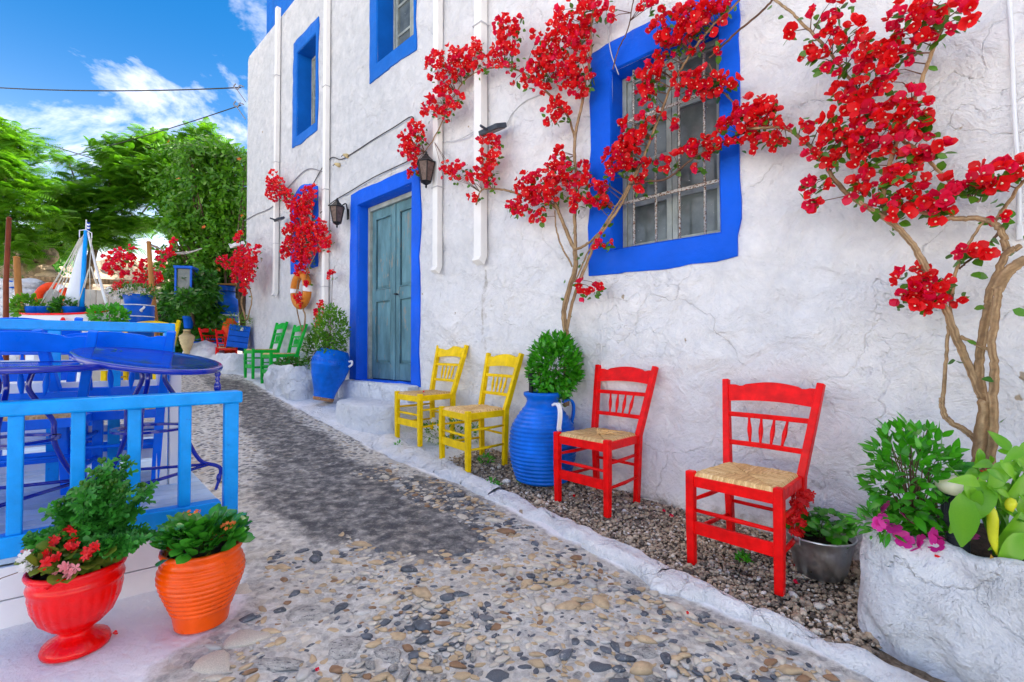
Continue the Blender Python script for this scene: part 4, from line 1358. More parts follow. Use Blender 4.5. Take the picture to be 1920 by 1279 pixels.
def fallen(p, lab, grp=None, r=.02):
    k = RND.randrange(16)
    o = link('fallen_flower', BF_MESH[k]); o.location = p; o.scale = (r, r, r); o.rotation_euler = (RND.uniform(-.6, .6), RND.uniform(-.6, .6), RND.uniform(0, 6))
    return tag(o, lab, 'flower', grp)
fallen(YEL.location + Vector((-.02, -.02, .475)), 'single crimson flower lying on the yellow rush seat')
for p in ((1243, 962), (1262, 950), (1258, 972), (1078, 935), (1490, 1098), (1640, 1120)):
    q = GP(*p); fallen(q + Vector((0, 0, .012)), 'fallen crimson flower lying on the gravel below the wall', 'fallen flowers on the gravel')
for p in ((597, 1262), (215, 1192), (1290, 1155)):
    q = GP(*p); fallen(q + Vector((0, 0, .008)), 'fallen red petal lying on the paved lane', 'fallen petals on the lane', .012)

# ================================================================== DECK WITH RAILINGS
ZD = -.80
CR = U(430, 971, 900 * .81 / 315); CR = Vector((CR.x, CR.y, ZD))        # front corner of the deck
DF = Vector((-1.27, -1, 0)).normalized()                                # along the front, to the left
DB = Vector((-.91, 1, 0)).normalized()                                  # along the lane side, away
def dk(a, b, z): return CR + DF * a + DB * b + Vector((0, 0, z - ZD))
def deck():
    t = thing('timber_deck', 'raised pale timber deck with white fascia beside the lane', 'deck', dk(1.5, 1.2, -1.0))
    n = 30; bw = .098; gap = .006; o0 = t.location
    for k in range(n):
        b0 = .004 + k * (bw + gap)
        m = MB()
        c = [dk(a, b, z) for z in (ZD - .025, ZD + RND.uniform(-.0015, .0015)) for b in (b0, b0 + bw) for a in (-.02, 3.6)]
        m.add(c, [(0, 2, 3, 1), (4, 5, 7, 6), (0, 1, 5, 4), (2, 6, 7, 3), (0, 4, 6, 2), (1, 3, 7, 5)])
        m.build('deck_board', 'deck', t, bevel=.004, origin=o0)
    for z0, z1 in ((ZD - .15, ZD - .028), (ZD - .40, ZD - .154)):
        m = MB(); c = [dk(a, b, z) for z in (z0, z1) for b in (-.022, 0) for a in (-.022, 3.6)]
        m.add(c, [(0, 2, 3, 1), (4, 5, 7, 6), (0, 1, 5, 4), (2, 6, 7, 3), (0, 4, 6, 2), (1, 3, 7, 5)])
        m.build('fascia_board', 'white_paint', t, bevel=.003, origin=o0)
        m = MB(); c = [dk(a, b, z) for z in (z0, z1) for b in (0.001, 3.1) for a in (-.022, -.002)]
        m.add(c, [(0, 2, 3, 1), (4, 5, 7, 6), (0, 1, 5, 4), (2, 6, 7, 3), (0, 4, 6, 2), (1, 3, 7, 5)])
        m.build('fascia_board', 'white_paint', t, bevel=.003, origin=o0)
deck()
def obox(mb, a0, a1, b0, b1, z0, z1):
    c = [dk(a, b, z) for z in (z0, z1) for b in (b0, b1) for a in (a0, a1)]
    mb.add(c, [(0, 2, 3, 1), (4, 5, 7, 6), (0, 1, 5, 4), (2, 6, 7, 3), (0, 4, 6, 2), (1, 3, 7, 5)]); return mb
def front_rail():
    t = thing('railing', 'light blue wooden railing along the front edge of the deck', 'railing', dk(1.0, .03, ZD))
    o0 = t.location; zt = ZD + .60
    obox(MB(), -.045, 3.4, -.035, .065, zt - .056, zt).build('handrail', 'blue_rail', t, bevel=.008, origin=o0)
    obox(MB(), .038, 3.4, -.02, .05, ZD + .003, ZD + .085).build('base_rail', 'blue_rail', t, bevel=.006, origin=o0)
    for a in (-.035, .156, .339, .521, .701, .885, 1.065, 1.25, 1.43):
        w = .060 if a < 0 else .046
        obox(MB(), a, a + w, -.01, .036, (ZD + .003 if a < 0 else ZD + .084), zt - .055).build('baluster', 'blue_rail', t, bevel=.006, origin=o0)
front_rail()
RB = 1.30                                                              # rear railing distance
def rear_rail():
    t = thing('railing', 'light blue rear railing of the deck backed by white planks', 'railing', dk(1.0, RB, ZD))
    o0 = t.location; zt = .175
    obox(MB(), .06, 3.6, RB - .02, RB + .05, zt - .06, zt).build('handrail', 'blue_rail', t, bevel=.007, origin=o0)
    for a in (.06, .34, .62, .94, 1.26, 1.58, 1.9):
        obox(MB(), a, a + .06, RB - .015, RB + .045, ZD, zt - .06).build('baluster', 'blue_rail', t, bevel=.005, origin=o0)
    for z in (-.72, -.58, -.44, -.30, -.135, .055):
        obox(MB(), .125, 3.6, RB + .05, RB + .07, z, z + (.10 if z < -.2 else .072 if z < 0 else .03)).build('white_plank', 'white_paint', t, bevel=.003, origin=o0)
    for a in (.080, .145):
        obox(MB(), a - .0, a + .055, RB - .45, RB - .40, ZD, -.09).build('white_post', 'white_paint', t, bevel=.004, origin=o0)
rear_rail()

BLU = make_chair('blue_chair', 'blue rush-seat chair behind the tilted round table, back turned', 'blue chairs on the timber deck', 'blue_chair', True)
p = U(212, 700, 2.78); place(BLU, p.x - .05, p.y + .14, (-.42, .90), ZD, 1.0)
BLU.scale = (1.22, 1.0, 1.0)
def bluecopy(lab, x, y, f, z, sc=(1, 1, 1)):
    c = copy_tree(BLU); c['label'] = lab; place(c, x, y, f, z); c.scale = sc
p = U(22, 700, 2.45); bluecopy('blue rush-seat chair at the edge of the photo beside the second table', p.x + .0, p.y + .12, (-.55, .84), ZD, (1.15, 1.0, .99))
p = U(135, 700, 2.95)
q = dk(.75, RB + .55, 0); bluecopy('blue chair beyond the rear railing, only its wavy top showing under the sail', q.x, q.y, (-.5, .85), ZD, (1.15, 1, 1.11))
q = dk(1.35, RB + .62, 0); bluecopy('blue chair beyond the rear railing, topmost rail below the rust red pole', q.x, q.y, (-.5, .85), ZD, (1.15, 1, 1.11))
YFAR = copy_tree(YEL); YFAR['label'] = 'yellow chair beyond the deck in front of the stacked blue barrel'
p = U(262, 597, 5.6); g_ = G(p.x, p.y); place(YFAR, p.x, p.y, (.3, -.95), g_, (p.z - g_) / .905)

# ---------------------------------------------------------------- round tables
def table(name, label, cx, cy, zt, R_, tilt, mat='navy', finial=True, rz=0.0):
    t = thing(name, label, 'table', (cx, cy, ZD), rz)
    hgt = zt - ZD
    Mt = Matrix.Translation((0, 0, hgt)) @ Matrix.Rotation(tilt[0], 4, 'X') @ Matrix.Rotation(tilt[1], 4, 'Y')
    prof_ = [(0, -.012), (R_ * .9, -.012), (R_ - .012, -.026), (R_, -.022), (R_ + .004, -.008), (R_, .001), (R_ - .012, .004), (R_ - .03, -.001), (R_ * .5, -.002), (0, -.002)]
    MB().lathe(prof_, 72, Mt).build('tabletop', mat, t, auto=40)
    ring_z = .40
    for k in range(3):
        a = 2 * math.pi * k / 3 + .25
        c, s = math.cos(a), math.sin(a)
        prof2 = [(.07, hgt - .03), (.055, hgt - .10), (.08, hgt - .16), (.14, hgt - .26), (.145, .42), (.155, .34), (.22, .20), (.30, .155), (.325, .13), (.318, .08), (.30, .02)]
        pts = smooth_path([Vector((r * c, r * s, z)) for r, z in prof2], 5)
        n = len(pts)
        rad = [.011 if i < n * .75 else .011 - .004 * (i - n * .75) / (n * .25) for i in range(n)]
        MB().tube(pts, rad, 7).build('iron_leg', mat, t, smooth=True)
        m = MB(); M = Matrix.Translation((.316 * c, .316 * s, .085))
        m.lathe([(0, -.03), (.008, -.028), (.013, -.01), (.013, .006), (.007, .02), (0, .024)], 10, M); m.build('foot_bead', mat, t, smooth=True)
        a2 = a + 2 * math.pi / 3
        MB().tube([Vector((.27 * c, .27 * s, .168)), Vector((.27 * math.cos(a2), .27 * math.sin(a2), .168))], .009, 6).build('tie_bar', mat, t, smooth=True)
    m = MB(); pts = [Vector((.15 * math.cos(2 * math.pi * k / 32), .15 * math.sin(2 * math.pi * k / 32), ring_z)) for k in range(32)]
    m.sweep(pts + [pts[0], pts[1]], .012, .03, (0, 0, 1)); m.build('iron_ring', mat, t)
    if finial:
        e = Mt @ Vector((R_ * .94 * .8, R_ * .94 * .6 * .2, -.02))
        d = Vector((.82, -.12, 0)); e = Mt @ (d.normalized() * (R_ - .02) + Vector((0, 0, -.02)))
        m = MB(); m.lathe([(0, 0), (.012, -.012), (.016, -.03), (.009, -.045), (.014, -.055), (.009, -.065), (.017, -.085), (.018, -.105), (.010, -.125), (0, -.13)], 12, Matrix.Translation(e)); m.build('turned_drop', mat, t, smooth=True)
    return t
TC = U(285, 672, 2.45)
table('round_table', 'dark blue round cafe table with tilted glossy top on the deck', TC.x, TC.y, TC.z, .312, (math.radians(8), math.radians(7)), rz=math.atan2(-TC.x, TC.y))
T2 = U(22, 684, 2.12)
table('round_table', 'second dark blue round table seen edge-on beside the railing', T2.x, T2.y, T2.z, .37, (math.radians(.5), math.radians(-.4)), finial=False, rz=math.atan2(-T2.x, T2.y))
def sprig():
    p = U(212, 657, TC.y + .05)
    m = bake('leaf_sprig', *LEAF, np.array([[p.x + .01 * i, p.y, p.z + .004] for i in range(4)]), basis(ru(4) * (1, 1, .3), np.tile((0, 0, 1.), (4, 1))), [.035] * 4, 'basil')
    tag(m, 'tiny green leaf sprig lying on the tilted tabletop', 'sprig')
sprig()

# ================================================================== POTS
def pot_fill(t, r, z, mat='soil'):
    MB().lathe([(r, z), (r * .6, z + .012), (0, z + .016)], 24).build('soil', mat, t, smooth=True)
# red fluted urn
def red_urn():
    g = GP(142, 1212); g = g.normalized() * 0 + g
    Rr = .178
    g = GP(143, 1214)
    t = thing('flower_urn', 'glossy red fluted urn planter on whitewashed paving in front of the railing', 'urn', (g.x, g.y, G(g.x, g.y) + .004))
    prof_ = [(.125, 0), (.128, .012), (.118, .032), (.085, .05), (.066, .062), (.062, .072), (.070, .082), (.098, .10), (.135, .135), (.158, .185), (.168, .235), (.170, .258), (.176, .264), (.178, .274), (.174, .284), (.171, .29), (.172, .305), (.180, .315), (.184, .325), (.180, .335), (.170, .338), (.160, .330), (.155, .30)]
    def fl(r, z, a, i):
        if .095 < z < .25: return r * (1 + .022 * abs(math.sin(a * 13)))
        if .028 < z < .052: return r * (1 + .02 * abs(math.sin(a * 13)))
        return r
    prof_ = [(r * .77, z * .88) for r, z in prof_]
    MB().lathe(prof_, 156, None, lambda r, z, a, i: fl(r, z / .88, a, i)).build('urn_body', 'red_pot', t, smooth=True)
    pot_fill(t, .125, .27)
    return t
URN = red_urn()
def orange_jar():
    g = GP(378, 1166)
    t = thing('flower_jar', 'glossy orange ribbed round jar planted with kalanchoe', 'jar', (g.x, g.y, G(g.x, g.y) + .004))
    prof_ = [(0, 0), (.122, 0), (.127, .008), (.127, .05), (.130, .07)]
    for k in range(60):
        u = k / 59; z = .085 + .185 * u
        r = .129 + .062 * (.5 - .5 * math.cos(math.pi * min(1, u * 1.55))) - .030 * max(0, (u - .68) / .32) ** 2 + (.0028 * math.sin(u * 12 * 2 * math.pi))
        prof_.append((r, z))
    prof_ += [(.170, .282), (.162, .293), (.160, .303), (.166, .312), (.170, .322), (.166, .331), (.154, .332), (.146, .318), (.142, .29)]
    prof_ = [(r * .83, z * .93) for r, z in prof_]
    zz_ = [0, .02, .15, .34, .5, .63, .75, .83, .88]; rr_ = [.60, .625, .655, .80, .925, 1.0, .985, .92, .87]
    prof_ = [(0, 0)]
    for k in range(110):
        q = k / 109 * .88
        r = sum(np.interp(q + d_, zz_, rr_) for d_ in (-.05, -.025, 0, .025, .05)) / 5
        prof_.append((.150 * r + (.0022 * math.sin(q * 15 * 2 * math.pi) if .2 < q < .85 else 0), .300 * q))
    prof_ += [(.150 * .875, .270), (.150 * .92, .279), (.150 * .945, .288), (.150 * .93, .297), (.150 * .87, .299), (.150 * .83, .290), (.150 * .82, .26)]
    MB().lathe(prof_, 72).build('jar_body', 'orange_pot', t, smooth=True)
    pot_fill(t, .124, .265)
    return t
OJ = orange_jar()
def blue_jar():
    x, y = .235, 3.70
    t = thing('ribbed_jar', 'big bright blue ribbed jar holding a basil bush against the wall', 'jar', (x, y, G(x, y) + .004))
    prof_ = [(0, 0), (.155, 0), (.165, .012)]
    for k in range(150):
        u = k / 149; z = .02 + .56 * u
        r = .168 + .088 * math.sin(math.pi * min(1, u * .86 + .10)) ** .85 - .075 * max(0, u - .72) ** 1.2 * 3.0
        prof_.append((r + .0035 * math.sin(u * 19 * 2 * math.pi) * (1 if u < .97 else .2), z))
    prof_ += [(.128, .595), (.120, .615), (.124, .635), (.140, .652), (.147, .668), (.144, .682), (.130, .686), (.118, .675), (.112, .62)]
    MB().lathe(prof_, 72).build('jar_body', 'blue_pot', t, smooth=True)
    pot_fill(t, .118, .64)
    # white applied handle facing the lane and a blue one on the far side
    for a, m in ((math.atan2(-.93, .42), 'snow'), (math.atan2(.35, .93), 'blue_pot')):
        c, s = math.cos(a), math.sin(a)
        pts = smooth_path([Vector((r * c, r * s, z)) for r, z in ((.17, .60), (.225, .615), (.258, .595), (.268, .55), (.262, .49), (.250, .44), (.262, .43))], 5)
        mb = MB(); mb.sweep(pts, .03, .016, (-s, c, 0)); mb.build('handle', m, t, bevel=.006)
    return t
BJ = blue_jar()
def tilted_jar():
    p = wp(0, 0); g = U(606, 748, 6.05); x, y = g.x, g.y
    z = (656 - 750) / 900 * 6.05
    t = thing('tilted_jar', 'tall blue jar with key-pattern band leaning beside the doorstep', 'jar', (x, y, z))
    t.rotation_euler = (math.radians(-8), math.radians(9), 0)
    prof_ = [(0, .0), (.12, .0), (.125, .03), (.135, .10), (.165, .19), (.205, .30), (.209, .305), (.209, .318), (.210, .32), (.232, .42), (.236, .425), (.236, .436), (.234, .44), (.230, .50), (.234, .505), (.234, .513), (.228, .516), (.205, .575), (.185, .62), (.180, .632), (.165, .634), (.158, .60)]
    MB().lathe(prof_, 56).build('jar_body', 'blue_pot', t, smooth=True)
    MB().lathe([(0, -.012), (.119, -.012), (.124, .0), (.1255, .03), (.1225, .03)], 40).build('clay_base', 'terracotta', t, smooth=True)
    pot_fill(t, .165, .60)
    m = MB(); n = 24
    for k in range(n):                         # raised key pattern
        a = 2 * math.pi * k / n
        for da, dz, w, h in ((0, .018, .034, .005), (-.055, 0, .005, .036), (.02, -.012, .02, .005), (.035, 0, .005, .02)):
            A = a + da; r = .2335
            M = Matrix.Rotation(A, 3, 'Z')
            m.box((r * math.cos(A), r * math.sin(A), .472 + dz), (.006, w, h), M)
    m.build('key_pattern_band', 'blue_pot', t)
    m = MB(); pts = smooth_path([Vector((.225, -.03, .52)), Vector((.262, -.03, .53)), Vector((.27, -.03, .49)), Vector((.24, -.03, .455))], 5); m.tube(pts, .014, 7); m.build('handle', 'snow', t, smooth=True)
    return t
TJ = tilted_jar()
def bucket():
    g = GP(1545, 1090); x, y = g.x + .02, g.y + .06
    t = thing('zinc_bucket', 'round zinc bucket of geraniums beside the red chair leg', 'bucket', (x, y, G(x, y) + .006), .5)
    prof_ = [(0, 0), (.098, 0), (.104, .004), (.112, .03), (.116, .033), (.138, .14), (.150, .188), (.156, .192), (.157, .198), (.153, .202), (.147, .198), (.140, .16)]
    MB().lathe(prof_, 56).build('bucket_body', 'zinc', t, smooth=True)
    pot_fill(t, .143, .165)
    pts = [Vector((.155 * math.cos(a), .02 + .05 * math.sin(a), .19 + .13 * math.sin(a))) for a in np.linspace(0, math.pi, 20)]
    MB().tube(pts, .0035, 6).build('bucket_handle', 'zinc', t, smooth=True)
    for s in (-1, 1):
        m = MB(); m.box((s * .156, .02, .185), (.006, .03, .04)); m.build('handle_lug', 'zinc', t, bevel=.003)
    return t
BK = bucket()

# ================================================================== PLANTS
def in_parent(o, P): return o
def leaf_ball(n, c, rad, size, up=.3, inner=.35, flat=1.0):
    d = ru(n); r = (inner + (1 - inner) * NR.random(n) ** .5)
    pos = d * r[:, None] * np.array(rad) + np.array(c)
    dirs = d * .8 + ru(n, .6) + np.array((0, 0, up))
    nor = d * .7 + ru(n, .5) + np.array((0, 0, .9))
    return pos, basis(dirs, nor), NR.uniform(.65, 1.3, n) * size
def stems(pts_from, ends, r=.003):
    m = MB()
    for e in ends:
        p = Vector(pts_from); e = Vector(e)
        mid = p.lerp(e, .5) + Vector((RND.uniform(-.02, .02), RND.uniform(-.02, .02), .03))
        m.tube([p, mid, e], [r, r * .8, r * .5], 5)
    return m
# basil in the ribbed jar
def basil(name, label, base, c, rad, n, size, mat='basil', stemn=14, sub=None):
    t = thing(name, label, 'plant', base)
    P, B, S = leaf_ball(n, c, rad, size)
    bake('foliage', *LEAF, P, B, S, mat, t, kind='stuff')
    ends = P[NR.integers(0, n, stemn)]
    stems((0, 0, -.02), ends).build('stem', 'twig', t, smooth=True)
    return t
b = BJ.location + Vector((.02, .02, .655))
basil('basil_plant', 'dense bright green basil bush growing from the ribbed blue jar', b, (0.075, 0, .215), (.20, .17, .265), 2000, .05)
def jar_stake():
    t = thing('garden_light', 'slim black stake light standing in the ribbed blue jar', 'light', BJ.location + Vector((-.09, -.02, .64)))
    MB().lathe([(0, 0), (.014, 0), (.016, .05), (.016, .13), (.022, .14), (.022, .19), (.013, .2), (.0, .2)], 14).build('stake', 'ribbed', t, smooth=True)
jar_stake()
b = U(1712, 985, 1.93)
basil('basil_bush', 'loose green basil bush at the end of the whitewashed planter', b, (-.0, 0, .19), (.165, .14, .215), 620, .052, stemn=40)
# shrub in and beside the tilted jar
b = TJ.location + Vector((.05, .0, .60))
basil('potted_shrub', 'clipped green shrub growing above the tilted blue jar', b, (.03, .03, .25), (.22, .2, .36), 1600, .042, 'ivy')
b = wp(SZ(590, 640, .35)[0], -.25, .30)
basil('trailing_shrub', 'loose green shrub spilling over the small rubble planter', b, (0, 0, .24), (.19, .17, .30), 900, .05, 'leaf')
b = wp(SZ(552, 690, .35)[0], -.22, .40)
basil('dark_flowerbed_plant', 'low purplish plant on the rim of the small rubble planter', b, (0, 0, .03), (.22, .12, .06), 260, .05, 'shrub')

# succulent in the orange jar : every leaf its own part
def lp(t, mesh, p, B, s, name='leaf'):
    o = link(name, mesh, t)
    M = Matrix(((B[0][0], B[0][1], B[0][2], p[0]), (B[1][0], B[1][1], B[1][2], p[1]), (B[2][0], B[2][1], B[2][2], p[2]), (0, 0, 0, 1)))
    o.matrix_local = M @ Matrix.Diagonal((s, s, s, 1))
    return o
def single(tmpl, mat, name, tone=.5):
    me = bpy.data.meshes.new(name); me.from_pydata(tmpl[0], [], tmpl[1]); me.materials.append(MAT[mat])
    me.polygons.foreach_set('use_smooth', [True] * len(tmpl[1]))
    at = me.attributes.new('tone', 'FLOAT', 'POINT'); tv_ = [tone] * len(tmpl[0])
    if len(tv_) % 3 == 0 and len(tv_) in (15, 18, 21): tv_ = [x + (.25 if i % 3 == 1 else 0) for i, x in enumerate(tv_)]
    at.data.foreach_set('value', tv_)
    return me
def succulent():
    t = thing('kalanchoe', 'kalanchoe with thick round green leaves in the orange jar', 'plant', OJ.location + Vector((0, 0, .272)))
    ms = [single(LEAF_R, 'succ', 'leaf', x) for x in (.1, .3, .5, .7)]
    for k in range(230):
        a = RND.uniform(0, 6.283); r = .132 * math.sqrt(RND.random())
        h = .125 * (1 - (r / .19) ** 2) * RND.uniform(.35, 1.1)
        p = Vector((r * math.cos(a), r * math.sin(a), h))
        d = np.array([[math.cos(a) * (.4 + r * 4), math.sin(a) * (.4 + r * 4), RND.uniform(.2, 1.2)]]) + ru(1, .45)
        B = basis(d, np.array([[-math.cos(a) * .4, -math.sin(a) * .4 - .35, .8]]) + ru(1, .4))[0]
        lp(t, ms[k % 4], p, B, RND.uniform(.04, .068))
    stems((0, 0, -.02), [(RND.uniform(-.1, .1), RND.uniform(-.1, .1), .06) for _ in range(14)], .005).build('stem', 'leaf', t)
    fm = single(PETAL5, 'orange_fl', 'bloom', .5)
    for p in ((.02, -.06, .17), (-.03, -.05, .165), (.12, -.05, .12), (.13, -.02, .11)):
        for j in range(4):
            lp(t, fm, Vector(p) + Vector(ru(1, .012)[0]), basis(ru(1), np.array([[0, -.6, .8]]))[0], .0075, 'bloom')
succulent()
def urn_plants():
    base = URN.location + Vector((0, 0, .28))
    t = thing('chrysanthemum', 'tall leafy chrysanthemum with pale buds in the red urn', 'plant', base)
    shoots = []
    for k in range(30):
        a = RND.uniform(0, 6.28); r = RND.random()
        x = .14 * r * math.cos(a) + .02; y = .08 + .10 * r * math.sin(a)
        H = (.25 - .08 * abs(x) / .2) * RND.uniform(.75, 1.12) + (.09 if .03 < x < .15 else 0)
        shoots.append(smooth_path([Vector((x * .25, .04 + y * .2, 0)), Vector((x * .7, y * .7, H * .55)), Vector((x * 1.1, y, H))], 6))
    for k in range(12):
        a = RND.uniform(2.6, 4.4) if k < 7 else RND.uniform(-.9, .6); x = .165 * math.cos(a); y = .06 + .1 * math.sin(a)
        shoots.append(smooth_path([Vector((x * .3, y * .3, 0)), Vector((x * .8, y * .8, .09)), Vector((x * 1.25, y, .07))], 6))
    m = MB()
    pos, dr, nr = [], [], []
    for s in shoots:
        m.tube(s, [.004 * (1 - .6 * i / len(s)) for i in range(len(s))], 5)
        for i in range(3, len(s)):
            for j in range(8):
                a = RND.uniform(0, 6.28)
                pos.append(s[i] + Vector((0, 0, RND.uniform(-.01, .01)))); dr.append((math.cos(a), math.sin(a), RND.uniform(-.5, .8))); nr.append((0.1, -.7, .7))
    m.build('stem', 'mum', t, smooth=True)
    pos, dr, nr = np.array(pos), np.array(dr), np.array(nr, float) + ru(len(pos), .6)
    bake('foliage', *LEAF_M, pos, basis(dr, nr), NR.uniform(.030, .062, len(pos)), 'mum', t, kind='stuff', smooth=False)
    bud = MB(); bud.lathe([(0, 0), (.005, .003), (.007, .010), (.005, .018), (0, .02)], 8); bm = bud.mesh('bud', 'ivy', True)
    for s in shoots[:30]:
        for j in range(3):
            o = link('bud', bm, t); o.location = s[-1] + Vector((RND.uniform(-.018, .018), RND.uniform(-.018, .018), RND.uniform(.0, .02)))
            m2 = MB()
    # begonias
    t = thing('begonia', 'red pink and white begonias spilling over the front of the red urn', 'plant', base)
    ms = [single(LEAF_R, 'begonia_leaf', 'leaf', x) for x in (.05, .25, .5, .8)]
    for k in range(120):
        a = RND.uniform(3.0, 6.5); r = RND.uniform(.02, .145)
        p = Vector((r * math.cos(a), r * math.sin(a) * .9 + .02, .02 + .085 * RND.random() * (1.25 - r / .2)))
        B = basis(np.array([[math.cos(a), math.sin(a), RND.uniform(-.2, .7)]]) + ru(1, .5), np.array([[0, -.35, 1.0]]) + ru(1, .5))[0]
        lp(t, ms[k % 4], p, B, RND.uniform(.035, .062))
    fl = {'red_fl': single(PETAL5, 'red_fl', 'begonia_bloom', .5), 'pink_fl': single(PETAL5, 'pink_fl', 'begonia_bloom', .4), 'white_fl': single(PETAL5, 'white_fl', 'begonia_bloom', .5)}
    spots = [(-.02, -.02, .16, 'red_fl'), (.0, -.03, .165, 'red_fl'), (.035, -.07, .13, 'red_fl'), (.05, -.07, .12, 'red_fl'), (-.06, -.06, .135, 'red_fl'), (-.045, -.10, .10, 'red_fl'), (.02, -.13, .085, 'red_fl'), (.0, -.14, .08, 'red_fl'), (.12, -.09, .10, 'red_fl'), (.135, -.07, .11, 'red_fl'), (.13, -.10, .09, 'red_fl'), (.08, -.145, .05, 'pink_fl'), (.10, -.135, .045, 'pink_fl'), (.06, -.15, .055, 'pink_fl'), (-.10, -.12, .075, 'white_fl'), (-.12, -.11, .09, 'white_fl'), (-.085, -.14, .06, 'white_fl'), (-.075, -.145, .05, 'white_fl'), (-.13, -.09, .095, 'pink_fl'), (.045, -.165, .0, 'red_fl')]
    for x, y, z, c in [(x * .8, y * .8, z * .85, c) for x, y, z, c in spots]:
        for j in range(4):
            p = Vector((x, y, z)) + Vector(ru(1, .013)[0])
            lp(t, fl[c], p, basis(ru(1), np.array([[RND.uniform(-.4, .4), -.8, .6]]))[0], RND.uniform(.012, .019), 'bloom')
    MB().tube([Vector((-.1, -.06, .03)), Vector((-.17, -.1, .01)), Vector((-.22, -.13, -.05))], .002, 4).build('stem', 'twig', t)
urn_plants()
def geranium():
    base = BK.location + Vector((0, 0, .17))
    t = thing('geranium', 'geranium with red blooms growing in the zinc bucket', 'plant', base)
    ms = [single(LEAF_R, 'basil', 'leaf', x) for x in (.0, .15, .3)]
    for k in range(150):
        a = RND.uniform(0, 6.28); r = .125 * math.sqrt(RND.random())
        p = Vector((r * math.cos(a), r * math.sin(a), .03 + .09 * RND.random()))
        B = basis(np.array([[math.cos(a), math.sin(a), .1]]) + ru(1, .6), np.array([[-.3, -.5, 1.0]]) + ru(1, .4))[0]
        lp(t, ms[k % 3], p, B, RND.uniform(.035, .055))
    fm = [single(PETAL5, 'red_fl', 'bloom', x) for x in (.2, .5, .8)]
    for c, r, n in (((-.06, .04, .185), .045, 40), ((-.10, .0, .17), .035, 30), ((-.155, -.06, .10), .035, 30), ((-.12, -.03, .14), .03, 20), ((-.15, -.05, .045), .03, 18), ((-.03, .05, .20), .03, 20)):
        for j in range(n):
            d = ru(1)[0]; d[2] = abs(d[2]) * .8
            lp(t, fm[j % 3], Vector(c) + Vector(d * r), basis(ru(1), np.array([d]))[0], .016, 'bloom')
    stems((0, 0, 0), [(-.06, .04, .17), (-.10, 0, .15), (-.14, -.05, .09)] + [(RND.uniform(-.1, .1), RND.uniform(-.1, .1), .08) for _ in range(10)]).build('stem', 'leaf', t)
geranium()
def planter_plants():
    # pepper plant with large pale leaves
    base = U(1868, 1040, 1.76)
    t = thing('pepper_plant', 'lime green pepper plant with yellow peppers in the whitewashed planter', 'plant', base)
    ms = [single(leaf_template(.44, .42, .45, 6), 'pepper_leaf', 'leaf', x) for x in (.1, .35, .6, .9)]
    m = MB()
    tips = [((1808, 905), 1.72), ((1775, 870), 1.78), ((1830, 870), 1.75), ((1880, 862), 1.75), ((1915, 880), 1.7), ((1840, 920), 1.70), ((1905, 940), 1.7), ((1930, 900), 1.74), ((1895, 845), 1.8), ((1925, 850), 1.8), ((1850, 890), 1.82), ((1930, 980), 1.66)]
    for (px, d) in tips:
        e = U(px[0], px[1], d) - base
        m.tube(smooth_path([Vector((RND.uniform(-.01, .01), 0, 0)), e * .5 + Vector((0, 0, .06)), e], 5), [.006 - .0003 * i for i in range(11)], 6)
    m.build('stem', 'pepper_leaf', t, smooth=True)
    leaves = [((1800, 925), (1822, 1050), .15), ((1855, 905), (1790, 1000), .1), ((1808, 905), (1845, 958), .1), ((1835, 905), (1800, 895), .05), ((1850, 880), (1900, 905), .1), ((1880, 865), (1865, 930), .1), ((1875, 862), (1912, 900), .1), ((1905, 850), (1925, 880), .1), ((1890, 905), (1885, 985), .1), ((1905, 930), (1935, 985), .1), ((1915, 960), (1890, 1050), .1), ((1900, 990), (1925, 1040), .1), ((1860, 870), (1840, 868), .05), ((1915, 840), (1895, 860), .05), ((1925, 890), (1905, 945), .1), ((1920, 1000), (1880, 1075), .1), ((1830, 880), (1812, 905), .05), ((1870, 845), (1905, 850), .05), ((1930, 830), (1915, 860), .05), ((1890, 880), (1925, 915), .05), ((1812, 950), (1830, 920), .05), ((1865, 1090), (1915, 1060), 0.05), ((1880, 1085), (1920, 1075), .05)]
    for k, (a, b_, c) in enumerate(leaves):
        dd = RND.uniform(1.64, 1.80)
        p, q = U(*a, dd) - base, U(*b_, dd - .04) - base
        L = (q - p).length
        B = basis(np.array([tuple((q - p).normalized())]), np.array([[RND.uniform(-.5, .2), -.9, RND.uniform(.1, .7)]]))[0]
        lp(t, ms[k % 4], p, B, max(.06, L * .88))
    for k in range(34):
        d = RND.uniform(1.68, 1.86); p = U(RND.uniform(1830, 1935), RND.uniform(840, 960), d) - base
        B = basis(ru(1) + np.array([[0, -.3, -.5]]), np.array([[-.2, -.8, .5]]) + ru(1, .4))[0]
        lp(t, ms[k % 4], p, B, RND.uniform(.05, .09))
    for (x, y, x2, y2) in ((1856, 945, 1868, 1040), (1893, 935, 1897, 960)):
        a, e = U(x, y, 1.69) - base, U(x2, y2, 1.69) - base
        pts = [a.lerp(e, i / 7) + Vector((.004 * math.sin(i), 0, 0)) for i in range(8)]
        MB().tube(pts, [.006, .014, .016, .016, .015, .013, .009, .003], 10).build('pepper', 'yellow_pep', t, smooth=True)
    dm = single(leaf_template(.3, .5, .5, 6), 'dry', 'dry_leaf', .5)
    for a, b_ in (((1858, 1040), (1862, 1072)), ((1872, 1045), (1878, 1085)), ((1878, 1040), (1880, 1070))):
        p, q = U(*a, 1.68) - base, U(*b_, 1.67) - base
        lp(t, dm, p, basis(np.array([tuple((q - p).normalized())]), np.array([[0, -1, .2]]))[0], (q - p).length, 'dry_leaf')
    # petunias
    base = U(1690, 985, 1.95)
    t = thing('petunia', 'magenta petunias trailing along the rim of the whitewashed planter', 'plant', base)
    P, B, S = leaf_ball(300, (0, 0, .01), (.15, .09, .06), .04)
